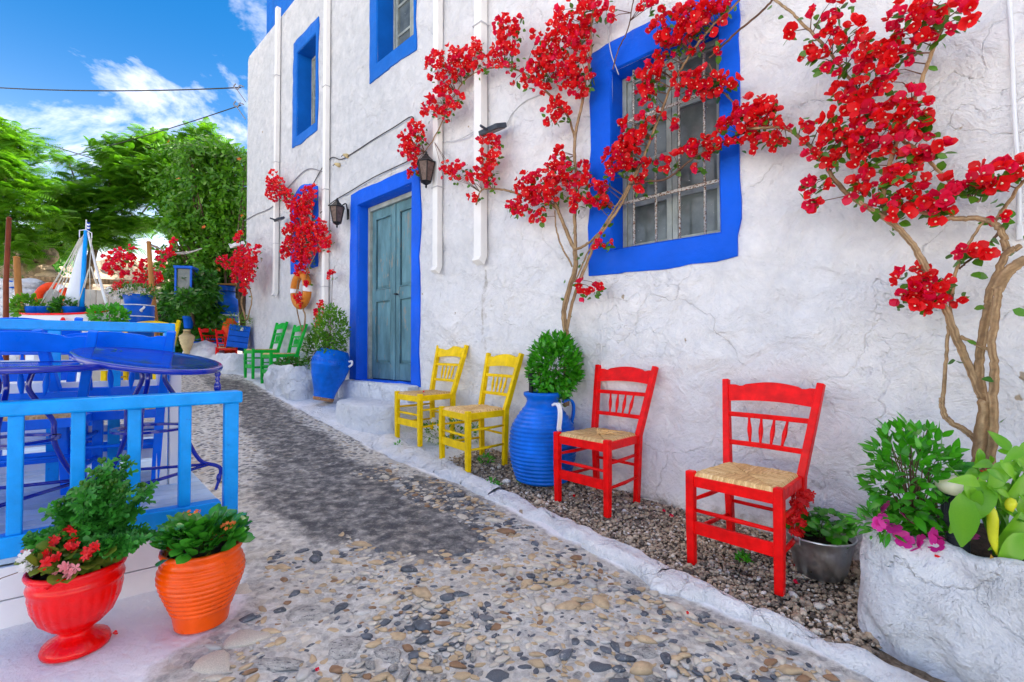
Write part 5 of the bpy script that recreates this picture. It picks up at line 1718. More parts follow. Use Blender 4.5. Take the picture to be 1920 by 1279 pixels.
    P[:, 0] += (NR.random(len(P)) - .5) * .12
    bake('foliage', *LEAF_N, P, B, S * 1.2, 'basil', t, kind='stuff')
    trumpet = petal_flower(5, 1.0, 1.3, .35)
    fm = [single(trumpet, 'magenta_fl', 'bloom', x) for x in (.15, .5, .85)]
    for k, (x, y) in enumerate(((1662, 968), (1652, 990), (1645, 995), (1696, 985), (1676, 1008), (1690, 1020), (1694, 1026), (1725, 1030), (1722, 1040), (1752, 1022), (1762, 1042), (1745, 1018), (1758, 1038), (1805, 1018), (1815, 1022))):
        p = U(x, y - 14, 1.90 - .008 * k) - base
        lp(t, fm[k % 3], p, basis(ru(1), np.array([[RND.uniform(-.4, .1), -.8, .6]]))[0], RND.uniform(.024, .034), 'bloom')
    for k in range(22):
        p = U(RND.uniform(1755, 1825), RND.uniform(1040, 1062), RND.uniform(1.80, 1.86)) - base
        lp(t, BF_MESH[k % 16], p, basis(ru(1), np.array([[0, -.4, 1.0]]) + ru(1, .4))[0], .022, 'fallen_bract')
    # white-flowered plant under the yellow chairs
    g = gpt(SZ(850, 800, .2)[0], .22)
    t = thing('white_flower_plant', 'low white-flowered plant growing behind the yellow chair legs', 'plant', g)
    P, B, S = leaf_ball(420, (0, 0, .11), (.30, .14, .16), .05)
    bake('foliage', *LEAF_N, P, B, S, 'ivy', t, kind='stuff')
    fm = single(PETAL5, 'white_fl', 'bloom', .5)
    for k in range(36):
        d = ru(1)[0]; d[1] = -abs(d[1])
        lp(t, fm, Vector((d[0] * .28, d[1] * .14, .13 + d[2] * .14)), basis(ru(1), np.array([[-.3, -.8, .5]]))[0], .026, 'bloom')
    for lab, (x, y), n_, r_ in (('small weed sprouting from the kerb near the ribbed blue jar', (922, 915), 60, .06), ('weed tuft at the foot of the ribbed blue jar', (985, 905), 70, .07), ('tiny weed growing in the gravel under the red chair seat', (1395, 1055), 40, .035), ('sprig of weed on the whitewashed edge below the yellow chair', (748, 838), 30, .04), ('leafy weed by the wall behind the red chair', (1150, 905), 60, .08), ('weed clump in the gravel behind the yellow chair', (910, 868), 60, .07)):
        g = GP(x, y); t = thing('weed', lab, 'weed', g)
        P, B, S = leaf_ball(n_, (0, 0, r_ * .4), (r_, r_ * .8, r_ * .6), .03, .8)
        bake('foliage', *LEAF, P, B, S, 'basil', t, kind='stuff')
    # hose on the gravel
    pts = [GP(*q) + Vector((0, 0, .012)) for q in ((1205, 938), (1240, 945), (1280, 955), (1310, 958), (1370, 968), (1430, 985))]
    tag(MB().tube(smooth_path(pts, 6), .006, 6).build('hose', 'rope', smooth=True), 'thin pale hose lying along the gravel at the foot of the wall', 'hose')
planter_plants()
def bollard():
    b = U(1797, 1040, 1.80)
    t = thing('bollard_light', 'black ribbed garden light with cream dome in the planter', 'lamp', b)
    MB().lathe([(0, -.01), (.032, -.01), (.034, .02), (.033, .06), (.036, .065), (.036, .072), (.024, .08), (.024, .10), (.036, .108), (.036, .118)], 32).build('lamp_base', 'ribbed', t, smooth=True)
    MB().lathe([(.040, .118), (.044, .124), (.046, .22), (.040, .226)], 96, None, lambda r, z, a, i: r * (1 + .03 * (1 if math.sin(a * 24) > 0 else -1))).build('ribbed_column', 'ribbed', t)
    MB().lathe([(.038, .222), (.052, .232), (.063, .248), (.065, .264), (.056, .278), (.035, .288), (0, .292)], 32).build('lamp_dome', 'lampwhite', t, smooth=True)
bollard()

# ---------------------------------------------------------------- bougainvilleas
def bougainvillea(label, base, branches, clusters, seed, dens=1.0, fr=.036, leafn=1.0, off=.13, nobj=290, plane=None):
    r_ = random.Random(seed)
    t = thing('bougainvillea', label, 'climbing plant', base)
    Wf = plane or W
    paths = []
    for pts, r0, r1, oo in branches:
        P = smooth_path([Wf(x, y, oo + (q if False else 0)) for (x, y) in pts], 7)
        n = len(P)
        for i in range(n): P[i] = P[i] + Vector((r_.gauss(0, .0016), r_.gauss(0, .0016), r_.gauss(0, .0016))) + WN * (.02 * fbm(P[i].x * 3, P[i].z * 3, seed))
        rad = [(r0 + (r1 - r0) * i / (n - 1)) * (1 + .10 * fbm(P[i].x * 9, P[i].z * 9, seed)) for i in range(n)]
        sg = 18 if r0 > .012 else 8
        stripe = [r_.random() for _ in range(sg)]
        m = MB(); m.tube(P, rad, sg, 0)
        for i in range(n):
            for k in range(sg):
                q = stripe[(k + int(1.3 * fbm(i * .05, 3.0, seed))) % sg]; v_ = Vector(m.v[i * sg + k])
                m.v[i * sg + k] = tuple(P[i] + (v_ - P[i]) * (.95 + .08 * q + .09 * fbm(i * .13, k * .4, seed)))
                m.t.append(float(np.clip(q * .5 + .25 + .32 * fbm(i * .35, k * .8, seed + 4), 0, 1)))
        m.build('trunk' if r0 > .0125 else 'branch', 'bark2' if r0 > .007 else 'twig', t, smooth=True, origin=base)
        paths += P
    parr = np.array([tuple(p) for p in paths])
    flowers, leaves = [], []
    for ci, (x, y, rp) in enumerate(clusters):
        c = Wf(x, y, off + r_.uniform(-.02, .05)); Rw = rp / 900 * c.y * 1.04
        n = max(3, int(dens * 2.1 * (Rw / fr) ** 1.75))
        e1, e2 = WD, Vector((0, 0, 1))
        tw = MB()
        near = Vector(parr[np.argmin(np.sum((parr - np.array(c)) ** 2, axis=1))])
        near = c + (near - c) * min(1.0, .45 / max(.01, (near - c).length))
        fl = []
        for k in range(n):
            a = r_.uniform(0, 6.283); q = math.sqrt(r_.random()) ; h = r_.uniform(-.55, .8)
            lump = 1 + .3 * fbm(math.cos(a) * 1.5 + ci, math.sin(a) * 1.5, seed)
            p = c + e1 * (q * Rw * lump * math.cos(a)) + e2 * (q * Rw * lump * math.sin(a)) + WN * (h * min(.10, Rw * .65) * math.sqrt(max(.05, 1 - q * q * .8)))
            out = (p - c).normalized() * .7 + WN * r_.uniform(.25, 1.3) + Vector((r_.gauss(0, .45), r_.gauss(0, .45), r_.gauss(0, .45) + .15))
            fl.append((p, out, fr * r_.uniform(.72, 1.22)))
            if k % 5 == 0:
                mid = near.lerp(p, .6) + Vector((0, 0, .015))
                tw.tube([near, mid, p], [.003, .0022, .0014], 4)
        for k in range(int(leafn * (2 + n * .28))):
            a = r_.uniform(0, 6.283); q = r_.uniform(.2, 1.1)
            p = c + e1 * (q * Rw * math.cos(a)) + e2 * (q * Rw * math.sin(a) - Rw * .25) - WN * r_.uniform(.0, .06)
            leaves.append((p, Vector((r_.gauss(0, 1), r_.gauss(0, 1), r_.gauss(-.2, .7))), fr * r_.uniform(.8, 1.35)))
        if not tw.v: tw.tube([near, near.lerp(c, .6) + Vector((0, 0, .01)), c], [.003, .002, .001], 4)
        o = tw.build('flower_cluster', 'twig', t, origin=base)
        for f in fl: flowers.append((f, o))
    # leaves along thin branches
    for P in [paths[i] for i in range(0, len(paths), max(1, int(9 / max(.2, leafn))))]:
        if r_.random() < .45: leaves.append((P + Vector((r_.gauss(0, .03), r_.gauss(0, .03), r_.gauss(0, .03))), Vector((r_.gauss(0, 1), r_.gauss(0, 1), r_.gauss(0, .6))), fr * r_.uniform(.8, 1.3)))
    if leaves:
        L = leaves
        pos = np.array([tuple(a) for a, b, c in L]); d = np.array([tuple(b) for a, b, c in L])
        bake('leaves', *leaf_template(.7, .15, .12, 4), pos, basis(d, np.tile(tuple(WN + Vector((0, 0, .6))), (len(L), 1)) + ru(len(L), .5)), [c for a, b, c in L], 'leaf', t, kind='stuff', origin=base)
    flowers.sort(key=lambda f: (f[0][0] - f[0][1] * .0).length - .0 * f[0][2])
    r_.shuffle(flowers)
    one, rest = flowers[:nobj], flowers[nobj:]
    for (p, out, s), par in one:
        d = Vector((r_.gauss(0, 1), r_.gauss(0, 1), r_.gauss(0, 1)))
        B = basis(np.array([tuple(d)]), np.array([tuple(out)]))
        # template axis is +Z = outward normal
        lp(par, BF_MESH[r_.randrange(16)], p - base, basis(np.cross(np.array([tuple(out)]), np.array([tuple(d)])), np.array([tuple(out)]))[0], s, 'flower')
    if rest:
        k = 0
        for v_i in range(3):
            sub = rest[v_i::3]
            if not sub: continue
            pos = np.array([tuple(f[0][0]) for f in sub]); o_ = np.array([tuple(f[0][1]) for f in sub]); s_ = [f[0][2] for f in sub]
            bake('blossom', BF[v_i * 2][0], BF[v_i * 2][1], pos, basis(np.cross(o_, ru(len(sub))), o_), s_, [('bract', 'bract_pink', 'bract')[v_i], 'star'], t, tmi=BF[v_i * 2][2], kind='stuff', origin=base, tones=NR.uniform(-.1, 1.0, len(sub)))
    print('flowers', label[:30], len(flowers), 'leaves', len(leaves))
    return t

# A: climbs beside and across the big window, rising from behind the ribbed jar
bA = wp(SZ(1060, 700, .12)[0], -1.0, .10)
A_br = [
 ([(1062, 760), (1062, 690), (1063, 630), (1058, 585), (1066, 545), (1078, 500), (1079, 470)], .024, .019, .10),
 ([(1079, 470), (1080, 440), (1079, 380), (1079, 320), (1078, 258), (1086, 215), (1098, 160), (1106, 110), (1110, 50), (1116, 10), (1140, -20)], .014, .009, .10),
 ([(1079, 470), (1062, 430), (1048, 400), (1040, 380)], .016, .012, .10),
 ([(1044, 392), (1020, 372), (985, 368), (950, 357), (920, 354), (902, 358), (893, 384)], .011, .008, .10),
 ([(1078, 262), (1062, 215), (1034, 182), (1000, 148), (968, 131), (934, 125), (895, 135), (868, 152), (845, 190), (828, 230), (812, 262), (796, 285)], .010, .005, .10),
 ([(1072, 500), (1050, 450), (1042, 420), (1040, 395)], .008, .005, .11),
 ([(1064, 620), (1075, 560), (1092, 510), (1112, 462), (1132, 430), (1155, 398), (1180, 352), (1205, 300), (1222, 255), (1238, 215)], .013, .008, .13),
 ([(1078, 470), (1105, 455), (1130, 430)], .011, .009, .11),
 ([(1238, 215), (1255, 170), (1282, 120), (1312, 80), (1345, 40), (1385, 0), (1400, -30)], .009, .006, .14),
 ([(1205, 300), (1180, 345), (1150, 395), (1122, 440), (1098, 480), (1076, 530)], .009, .006, .13),
 ([(1180, 345), (1215, 340), (1250, 335), (1290, 305), (1330, 280), (1380, 255), (1430, 240), (1470, 238)], .007, .006, .15),
 ([(1330, 120), (1340, 150), (1362, 180), (1380, 195)], .006, .004, .14),
 ([(1330, 110), (1380, 62), (1430, 20), (1460, -15)], .007, .006, .12),
 ([(1148, 130), (1160, 90), (1176, 60), (1185, 10), (1188, -20)], .005, .004, .07),
]
A_cl = [(818, 122, 24), (848, 112, 26), (868, 122, 24), (885, 102, 24), (905, 120, 18), (838, 150, 22), (806, 200, 18), (825, 190, 24), (855, 188, 18), (840, 212, 14), (776, 262, 28), (760, 272, 18), (785, 250, 18), (776, 300, 20), (772, 322, 12),
 (938, 45, 16), (950, 55, 18), (975, 46, 16), (955, 80, 22), (935, 105, 22), (958, 112, 18), (1005, 70, 10), (915, 285, 30), (912, 310, 22), (920, 335, 16), (890, 330, 16), (860, 322, 20), (838, 318, 14), (888, 370, 10),
 (1030, 80, 30), (1062, 62, 30), (1085, 45, 26), (1095, 70, 22), (1040, 110, 32), (1075, 105, 32), (1012, 120, 24), (995, 140, 20), (1020, 150, 20), (1060, 145, 24), (1085, 140, 24), (1100, 150, 16), (1085, 165, 16), (1060, 20, 16), (1090, 12, 18), (1120, 12, 20), (1145, 20, 14), (1040, 190, 12), (1035, 210, 22), (1055, 215, 16), (1045, 300, 20), (1060, 308, 14), (1035, 310, 12),
 (985, 350, 26), (1005, 345, 26), (1030, 352, 26), (1050, 345, 22), (1020, 372, 22), (975, 385, 18), (960, 392, 14), (1000, 395, 18), (1075, 330, 16), (1095, 320, 16), (1098, 345, 14), (1085, 385, 16), (1080, 360, 12), (1010, 410, 7), (965, 152, 8),
 (1240, 55, 22), (1258, 45, 24), (1275, 72, 20), (1262, 88, 20), (1300, 28, 26), (1320, 18, 24), (1340, 30, 20), (1300, 55, 18), (1285, 20, 16), (1240, 100, 14), (1320, 60, 14), (1210, 12, 14), (1240, 8, 12), (1360, 8, 16), (1200, 140, 18), (1222, 152, 20), (1208, 172, 18), (1235, 135, 16), (1250, 128, 12), (1215, 188, 12), (1300, 158, 26), (1318, 150, 20), (1335, 165, 18), (1352, 152, 14), (1370, 152, 12), (1345, 88, 10), (1308, 90, 12),
 (1272, 152, 9), (1282, 168, 10), (1185, 245, 26), (1202, 258, 20), (1178, 265, 16), (1220, 215, 12), (1215, 235, 12), (1160, 295, 26), (1178, 290, 20), (1142, 300, 14), (1195, 320, 20), (1198, 345, 14), (1165, 325, 14), (1130, 340, 14), (1122, 365, 18), (1135, 385, 12), (1128, 350, 10), (1165, 275, 14), (1108, 375, 8), (1132, 452, 12), (1122, 462, 8), (1258, 222, 12),
 (1225, 308, 8), (1245, 310, 12), (1262, 306, 10), (1295, 280, 16), (1320, 286, 18), (1335, 280, 12), (1315, 262, 10), (1312, 314, 9), (1355, 262, 14),
 (1378, 238, 24), (1400, 215, 28), (1425, 205, 26), (1440, 222, 20), (1405, 250, 24), (1418, 268, 14), (1372, 215, 16), (1442, 200, 14), (1455, 252, 12), (1470, 248, 14), (1455, 270, 8), (1112, 545, 10), (1095, 552, 8), (1120, 540, 6), (1085, 535, 6)]
bougainvillea('tall bougainvillea rising from the ribbed blue jar and arching round the big window', bA, A_br, A_cl, 3, 2.1, .041, 1.6, .15)

# B: thick trunk in the whitewashed planter
bB = wp(SZ(1845, 900, .34)[0], PZT - .05, .34)
B_br = [
 ([(1838, 960), (1832, 890), (1838, 840), (1842, 790), (1846, 750)], .028, .021, .30),
 ([(1846, 755), (1830, 715), (1808, 665), (1785, 610), (1762, 555), (1742, 515), (1722, 475), (1696, 440), (1668, 415), (1640, 398), (1612, 380), (1592, 366)], .017, .011, .26),
 ([(1846, 760), (1836, 700), (1840, 640), (1852, 580), (1856, 548), (1872, 510), (1888, 475), (1912, 462)], .018, .012, .26),
 ([(1856, 880), (1864, 800), (1862, 740), (1864, 690), (1860, 640), (1868, 580), (1872, 540)], .016, .013, .31),
 ([(1866, 545), (1890, 510), (1925, 485)], .022, .02, .26),
 ([(1888, 475), (1884, 455), (1876, 432), (1862, 418), (1836, 410), (1800, 411), (1766, 410), (1735, 400), (1700, 392), (1660, 380)], .014, .008, .24),
 ([(1661, 412), (1656, 370), (1662, 330), (1676, 285), (1692, 245), (1708, 200), (1724, 160), (1742, 112), (1758, 72), (1772, 40), (1790, -10)], .011, .008, .24),
 ([(1592, 368), (1560, 330), (1535, 290), (1500, 258), (1478, 243), (1450, 238), (1400, 240)], .011, .008, .20),
 ([(1700, 270), (1680, 250), (1640, 205), (1605, 165), (1580, 130), (1545, 85), (1510, 50), (1485, 25), (1455, 2), (1430, -20)], .008, .007, .18),
 ([(1700, 268), (1730, 290), (1760, 320), (1790, 350), (1815, 368), (1835, 378)], .008, .006, .22),
 ([(1836, 830), (1805, 805), (1780, 790), (1768, 770), (1766, 745)], .013, .011, .24),
 ([(1766, 760), (1772, 700), (1776, 640), (1782, 580), (1790, 520), (1800, 485), (1818, 455), (1842, 418)], .008, .006, .24),
 ([(1800, 630), (1825, 643), (1858, 657)], .008, .007, .28),
 ([(1878, 430), (1862, 450), (1842, 470), (1815, 490), (1798, 505)], .006, .004, .22),
 ([(1862, 418), (1890, 380), (1910, 350), (1930, 330)], .008, .006, .2),
]
B_cl = [(1690, 18, 14), (1702, 26, 10), (1740, 20, 18), (1762, 12, 20), (1775, 28, 14), (1800, 18, 16), (1810, 32, 12), (1668, 48, 14), (1685, 55, 16), (1700, 48, 14), (1672, 75, 14), (1735, 52, 16), (1755, 58, 18), (1770, 62, 12), (1720, 42, 14), (1640, 82, 12), (1650, 95, 10),
 (1566, 50, 16), (1585, 58, 20), (1605, 62, 16), (1612, 50, 10), (1575, 75, 14), (1585, 8, 16), (1560, 8, 10), (1530, 26, 12), (1562, 34, 12), (1528, 88, 16), (1520, 110, 10), (1540, 120, 16), (1555, 112, 8), (1522, 75, 12),
 (1622, 108, 14), (1640, 115, 14), (1655, 108, 14), (1670, 105, 14), (1688, 112, 16), (1700, 105, 12), (1722, 92, 14), (1645, 130, 14), (1672, 130, 10), (1620, 130, 10), (1590, 120, 16), (1572, 128, 10), (1580, 152, 16), (1575, 175, 12),
 (1612, 168, 18), (1640, 165, 18), (1655, 150, 10), (1672, 174, 18), (1695, 172, 18), (1705, 185, 12), (1690, 195, 14), (1598, 192, 18), (1620, 185, 14), (1580, 205, 18), (1560, 222, 16), (1602, 215, 18), (1622, 212, 18), (1645, 210, 18), (1640, 232, 18), (1665, 222, 18), (1685, 215, 14), (1665, 240, 16), (1700, 232, 16), (1722, 225, 16), (1732, 210, 12), (1722, 242, 12), (1560, 252, 16), (1545, 265, 14), (1572, 245, 14), (1600, 245, 20), (1585, 262, 14), (1618, 258, 18), (1530, 285, 14), (1552, 285, 18), (1545, 302, 14), (1572, 298, 16), (1575, 278, 14), (1605, 280, 18), (1628, 272, 18), (1650, 280, 16), (1640, 290, 14), (1680, 275, 18), (1700, 290, 18), (1718, 280, 16), (1715, 300, 12), (1690, 310, 16), (1700, 320, 14), (1680, 330, 12), (1618, 312, 12), (1638, 322, 14), (1612, 262, 10), (1640, 250, 16), (1735, 205, 10), (1738, 245, 8),
 (1512, 345, 14), (1525, 352, 12), (1540, 342, 10), (1528, 380, 12), (1520, 372, 8), (1600, 352, 12), (1615, 355, 14), (1640, 352, 16), (1655, 345, 10), (1672, 355, 12), (1640, 388, 14), (1655, 395, 12), (1680, 385, 16), (1700, 375, 16), (1690, 400, 14), (1720, 345, 16), (1725, 360, 10), (1730, 372, 16), (1745, 380, 14), (1740, 398, 16), (1760, 395, 16), (1765, 405, 12), (1770, 348, 16), (1775, 365, 14), (1768, 375, 10), (1800, 352, 14), (1820, 340, 18), (1835, 330, 14), (1812, 360, 14), (1832, 356, 14), (1855, 340, 18), (1872, 330, 16), (1862, 355, 14), (1880, 318, 14), (1905, 312, 14), (1920, 318, 14), (1882, 405, 12), (1766, 281, 12), (1758, 285, 8),
 (1705, 520, 18), (1722, 515, 20), (1700, 545, 20), (1725, 540, 24), (1745, 545, 20), (1715, 565, 18), (1740, 565, 18), (1755, 530, 14), (1690, 560, 14), (1760, 555, 10), (1802, 477, 13), (1840, 474, 12), (1798, 553, 12), (1478, 62, 7), (1512, 225, 5), (1515, 260, 8), (1840, 870, 6)]
bougainvillea('big bougainvillea with thick twisted trunk growing from the whitewashed planter', bB, B_br, B_cl, 5, 1.75, .042, 1.5, .25)
# C: small one by the life ring
bC = wp(SZ(570, 690, .2)[0], -.3, .2)
C_br = [([(575, 700), (560, 670), (562, 640), (572, 600), (568, 560), (572, 520), (582, 480), (575, 440)], .014, .008, .12), ([(565, 620), (556, 570), (560, 520), (570, 470), (560, 400), (545, 365)], .010, .006, .14), ([(562, 650), (558, 690), (550, 720)], .008, .006, .14), ([(572, 520), (590, 480), (605, 440)], .008, .005, .14), ([(618, 640), (622, 560), (625, 515), (628, 500)], .004, .003, .06)]
C_cl = [(512, 340, 16), (522, 352, 20), (508, 358, 14), (535, 362, 14), (545, 372, 14), (575, 368, 16), (588, 358, 12), (560, 385, 18), (552, 395, 14), (572, 395, 16), (582, 380, 14), (565, 415, 20), (580, 418, 18), (550, 420, 12), (545, 440, 20), (565, 445, 22), (585, 440, 20), (600, 430, 18), (608, 445, 16), (615, 458, 12), (595, 460, 16), (570, 468, 20), (545, 462, 16), (536, 470, 14), (580, 478, 14), (560, 490, 16), (575, 500, 12), (562, 508, 10), (560, 558, 10), (565, 565, 8), (575, 530, 6), (622, 515, 10), (600, 580, 12), (597, 595, 12), (600, 605, 10), (548, 702, 8)]
bougainvillea('red bougainvillea climbing past the orange life ring and arched window', bC, C_br, C_cl, 9, 2.3, .042, .6, .14)
# D: at the far corner of the house
bD = wp(SZ(466, 600, .3)[0], -.2, .3)
D_br = [([(462, 600), (452, 570), (458, 545), (462, 520), (455, 500)], .016, .010, .3), ([(464, 600), (472, 560), (466, 530), (478, 490)], .012, .008, .25), ([(455, 505), (452, 470), (450, 440)], .006, .004, .25)]
D_cl = [(452, 480, 18), (465, 475, 14), (478, 478, 14), (486, 472, 10), (440, 495, 16), (425, 492, 12), (455, 505, 20), (472, 500, 18), (445, 520, 14), (462, 525, 18), (475, 515, 12), (460, 540, 12), (412, 490, 8), (450, 444, 9), (446, 450, 8)]
bougainvillea('small red bougainvillea in a blue pot at the far house corner', bD, D_br, D_cl, 13, 2.0, .05, .5, .3)
# E: behind the blue barrel, beyond the deck
bE = U(292, 600, 7.2)
PE = lambda x, y, o=0.0: U(x, y, 7.3 - o)
E_br = [([(296, 640), (292, 590), (280, 540), (262, 505), (240, 490)], .016, .008, .1), ([(288, 570), (292, 520), (310, 480), (328, 465)], .012, .006, .1), ([(280, 545), (255, 535), (235, 525)], .008, .005, .1)]
E_cl = [(200, 490, 9), (212, 484, 12), (198, 500, 9), (225, 478, 12), (240, 485, 16), (248, 472, 12), (225, 495, 16), (210, 505, 12), (250, 490, 12), (236, 505, 10), (258, 520, 14), (240, 522, 10), (272, 500, 12), (284, 488, 10), (290, 520, 16), (302, 525, 10), (278, 522, 12), (300, 480, 10), (318, 478, 10), (325, 468, 12), (328, 458, 10), (312, 490, 8), (268, 535, 10), (230, 530, 8)]
bougainvillea('loose red bougainvillea on an ochre pole behind the stacked blue barrel', bE, E_br, E_cl, 17, 1.7, .05, .6, .1, plane=PE)

# ================================================================== FITTINGS ON THE WALL
def lantern(px, py, hpx, label):
    p = W(px, py, .16); s = hpx / 900 * p.y
    t = thing('wall_lantern', label, 'lantern', p)
    R_ = math.atan2(WN.y, WN.x)
    t.rotation_euler = (0, 0, R_)
    t.scale = (s, s, s)
    N = 6
    def hexr(prof_): return prof_
    MB().lathe([(.13, -.32), (.14, -.30), (.235, .16), (.25, .17)], N).build('lantern_glass', 'lamp_glass', t)
    m = MB()
    for k in range(N):
        a = 2 * math.pi * k / N
        m.tube([(.142 * math.cos(a), .142 * math.sin(a), -.31), (.245 * math.cos(a), .245 * math.sin(a), .17)], .014, 5)
    m.build('lantern_frame', 'iron', t)
    MB().lathe([(.265, .16), (.27, .185), (.20, .22), (.10, .33), (.06, .36), (.07, .38), (.03, .42), (.035, .44), (0, .50)], N).build('lantern_cap', 'iron', t)
    MB().lathe([(0, -.50), (.02, -.48), (.035, -.455), (.018, -.43), (.04, -.40), (.14, -.34), (.155, -.32), (.13, -.30)], N).build('lantern_base', 'iron', t)
    d = .16 / s
    MB().tube(smooth_path([Vector((-d + .01, 0, .0)), Vector((-d + .05, 0, .25)), Vector((-.30, 0, .36)), Vector((-.18, 0, .28)), Vector((-.16, 0, .2))], 5), .022, 6).build('bracket', 'iron', t, smooth=True)
    m = MB(); m.box((-d + .012, 0, .02), (.024, .14, .34)); m.build('wall_plate', 'iron', t, bevel=.01)
lantern(799, 318, 72, 'black iron wall lantern hanging over the top corner of the teal door')
lantern(632, 399, 58, 'black iron wall lantern beside the drainpipe, farther along the wall than the door')
def flood(px, py, wpx, label, mat='slate_metal', tilt=-.35):
    p = W(px, py, .14); s = wpx / 900 * p.y * 1.25
    t = thing('floodlight', label, 'floodlight', p, math.atan2(WD.y, WD.x))
    M = Matrix.Rotation(tilt, 3, 'X')
    m = MB(); m.poly([M @ Vector((-.5 * s, -.22 * s, .0)), M @ Vector((.5 * s, -.22 * s, 0)), M @ Vector((.42 * s, .22 * s, 0)), M @ Vector((-.42 * s, .22 * s, 0))], .16 * s, M @ Vector((0, 0, 1))); m.build('lamp_housing', mat, t, bevel=.008)
    m = MB(); m.box(M @ Vector((0, 0, -.085 * s)), (.84 * s, .36 * s, .006), M); m.build('lamp_lens', 'lamp_glass' if mat != 'white_paint' else 'white_paint', t)
    m = MB(); m.tube([Vector((0, 0, 0)), Vector((0, -.07, -.02)), Vector((0, -.14, -.01))] if WD.cross(Vector((0, 0, 1))).dot(WN) > 0 else [Vector((0, 0, 0)), Vector((0, .07, -.02)), Vector((0, .14, -.01))], .012, 6); m.build('bracket', mat, t)
flood(922, 243, 46, 'dark flat floodlight on the wide drainpipe above the red clusters')
flood(523, 411, 22, 'small dark floodlight between the drainpipe and the arched window')
flood(444, 459, 30, 'white flat lamp sticking out from the far house corner', 'white_paint')

def torus(R_, r_, M, a0=0.0, a1=2 * math.pi, n=40, seg=12, flat=1.0):
    m = MB(); pts = [M @ Vector((R_ * math.cos(a), 0, R_ * math.sin(a))) for a in np.linspace(a0, a1, n)]
    return m
def life_ring(c, R_, r_, rz, mat, label, bands):
    t = thing('life_ring', label, 'life ring', c, rz)
    pts = [Vector((R_ * math.cos(a), 0, R_ * math.sin(a))) for a in np.linspace(0, 2 * math.pi, 48, endpoint=False)]
    MB().tube(pts, r_, 12, closed=True).build('ring', mat, t, smooth=True)
    for b in bands:
        pp = [Vector((R_ * math.cos(a), 0, R_ * math.sin(a))) for a in np.linspace(b - .16, b + .16, 8)]
        MB().tube(pp, r_ * 1.04, 12).build('white_band', 'white_paint', t, smooth=True)
p = W(564, 544, .13)
life_ring(p, .235, .062, math.atan2(WD.y, WD.x), 'ring_orange', 'orange life ring with white bands hanging on the wall below the arched window', (math.pi, 0))

# ================================================================== BEYOND THE DECK
def on_ground(px, py, Y):
    p = U(px, py, Y); return Vector((p.x, p.y, G(p.x, p.y)))
def low_wall():
    a, b = U(30, 536, 9.2), U(335, 545, 10.2)
    z0 = min(G(a.x, a.y), G(b.x, b.y)) - .3
    t = thing('low_wall', 'low cream boarded wall behind the model sailboat', 'wall', ((a.x + b.x) / 2, (a.y + b.y) / 2, z0))
    d = (b - a); d.z = 0; L = d.length; d.normalize(); nrm = Vector((d.y, -d.x, 0))
    a = a - d * 2.5; L += 2.5; n = int(L / .19)
    for k in range(n):
        p = a + d * (k * L / n); q = a + d * ((k + 1) * L / n - .012)
        zt = 1.19 + RND.uniform(-.015, .015)
        c = [Vector((w.x, w.y, z)) + nrm * o for z in (z0, zt) for o in (0.0, .03 + RND.uniform(0, .006)) for w in (p, q)]
        m = MB(); m.add(c, [(0, 2, 3, 1), (4, 5, 7, 6), (0, 1, 5, 4), (2, 6, 7, 3), (0, 4, 6, 2), (1, 3, 7, 5)])
        m.build('wall_board', 'cream', t, origin=t.location)
    m = MB(); m.tube([a + Vector((0, 0, .08)), a.lerp(b, .4) + Vector((0, 0, .14)), b + Vector((0, 0, .12))], .055, 8, .08); m.build('log_coping', 'bark', t, smooth=True, origin=t.location)
low_wall()
def rubble_pier():
    c = on_ground(22, 600, 8.6)
    t = thing('rubble_pier', 'whitewashed rubble pier beside the ochre post', 'pier', c)
    for k in range(27):
        i, j = k % 3, k // 3
        vs = [(x * (1 + .5 * fbm(x * 1.3 + k, y * 1.3, z * 1.3)), y * (1 + .3 * fbm(y * 2, z * 2 + k, x)), z * (1 + .5 * fbm(z * 1.5, x * 1.5 + k, y))) for x, y, z in ICO2[0]]
        M = Matrix.Translation((-.35 + .3 * i + RND.uniform(-.04, .04), RND.uniform(-.06, .06), .1 + .165 * j)) @ Matrix.Diagonal((.21, .22, .115, 1))
        m = MB(); m.add([M @ Vector(q) for q in vs], ICO2[1]); m.build('stone', 'lime', t, smooth=True)
rubble_pier()
def rocks():
    t = thing('stone_ruin', 'ruined pale stone arch with ochre patches behind the low wall', 'ruin', on_ground(60, 560, 10.5))
    for (px, py, r) in ((50, 500, .34), (42, 470, .3), (62, 480, .28), (75, 510, .26), (64, 535, .3), (88, 480, .22), (30, 520, .34), (90, 525, .24), (48, 545, .3), (75, 555, .3)):
        c = U(px, py, 10.6) - t.location
        vs = [(x * (1 + .4 * fbm(x * 1.5 + px, y * 1.5, z * 1.5)), y * (1 + .3 * fbm(y * 1.5, z * 1.5 + py, x)), z * (1 + .3 * fbm(z * 2, x * 2, py))) for x, y, z in ICO2[0]]
        m = MB(); m.add([Vector(q) * r + c for q in vs], ICO2[1]); m.build('stone', 'rock', t, smooth=True)
rocks()
def slope():
    # rocky bank rising behind the trees
    xs = np.linspace(-34, 6, 90); P = []
    for j in range(26):
        q = j / 25; row = []
        for x in xs:
            y = 15.5 + 9 * q + 1.2 * fbm(x * .2, q * 2, 3) - .08 * x * 0
            z = G(x, y) - .2 + 4.6 * q ** .6 + .7 * fbm(x * .35, q * 4, 8, 5)
            row.append(Vector((x, y, z)))
        P.append(row)
    for j in range(4):
        P.append([Vector((p.x, p.y + 10 * (j + 1), p.z - .6 * (j + 1))) for p in P[25]])
    mb = MB(); mb.grid(P); tag(mb.build('hillside', 'rock', smooth=True), kind='structure')
slope()
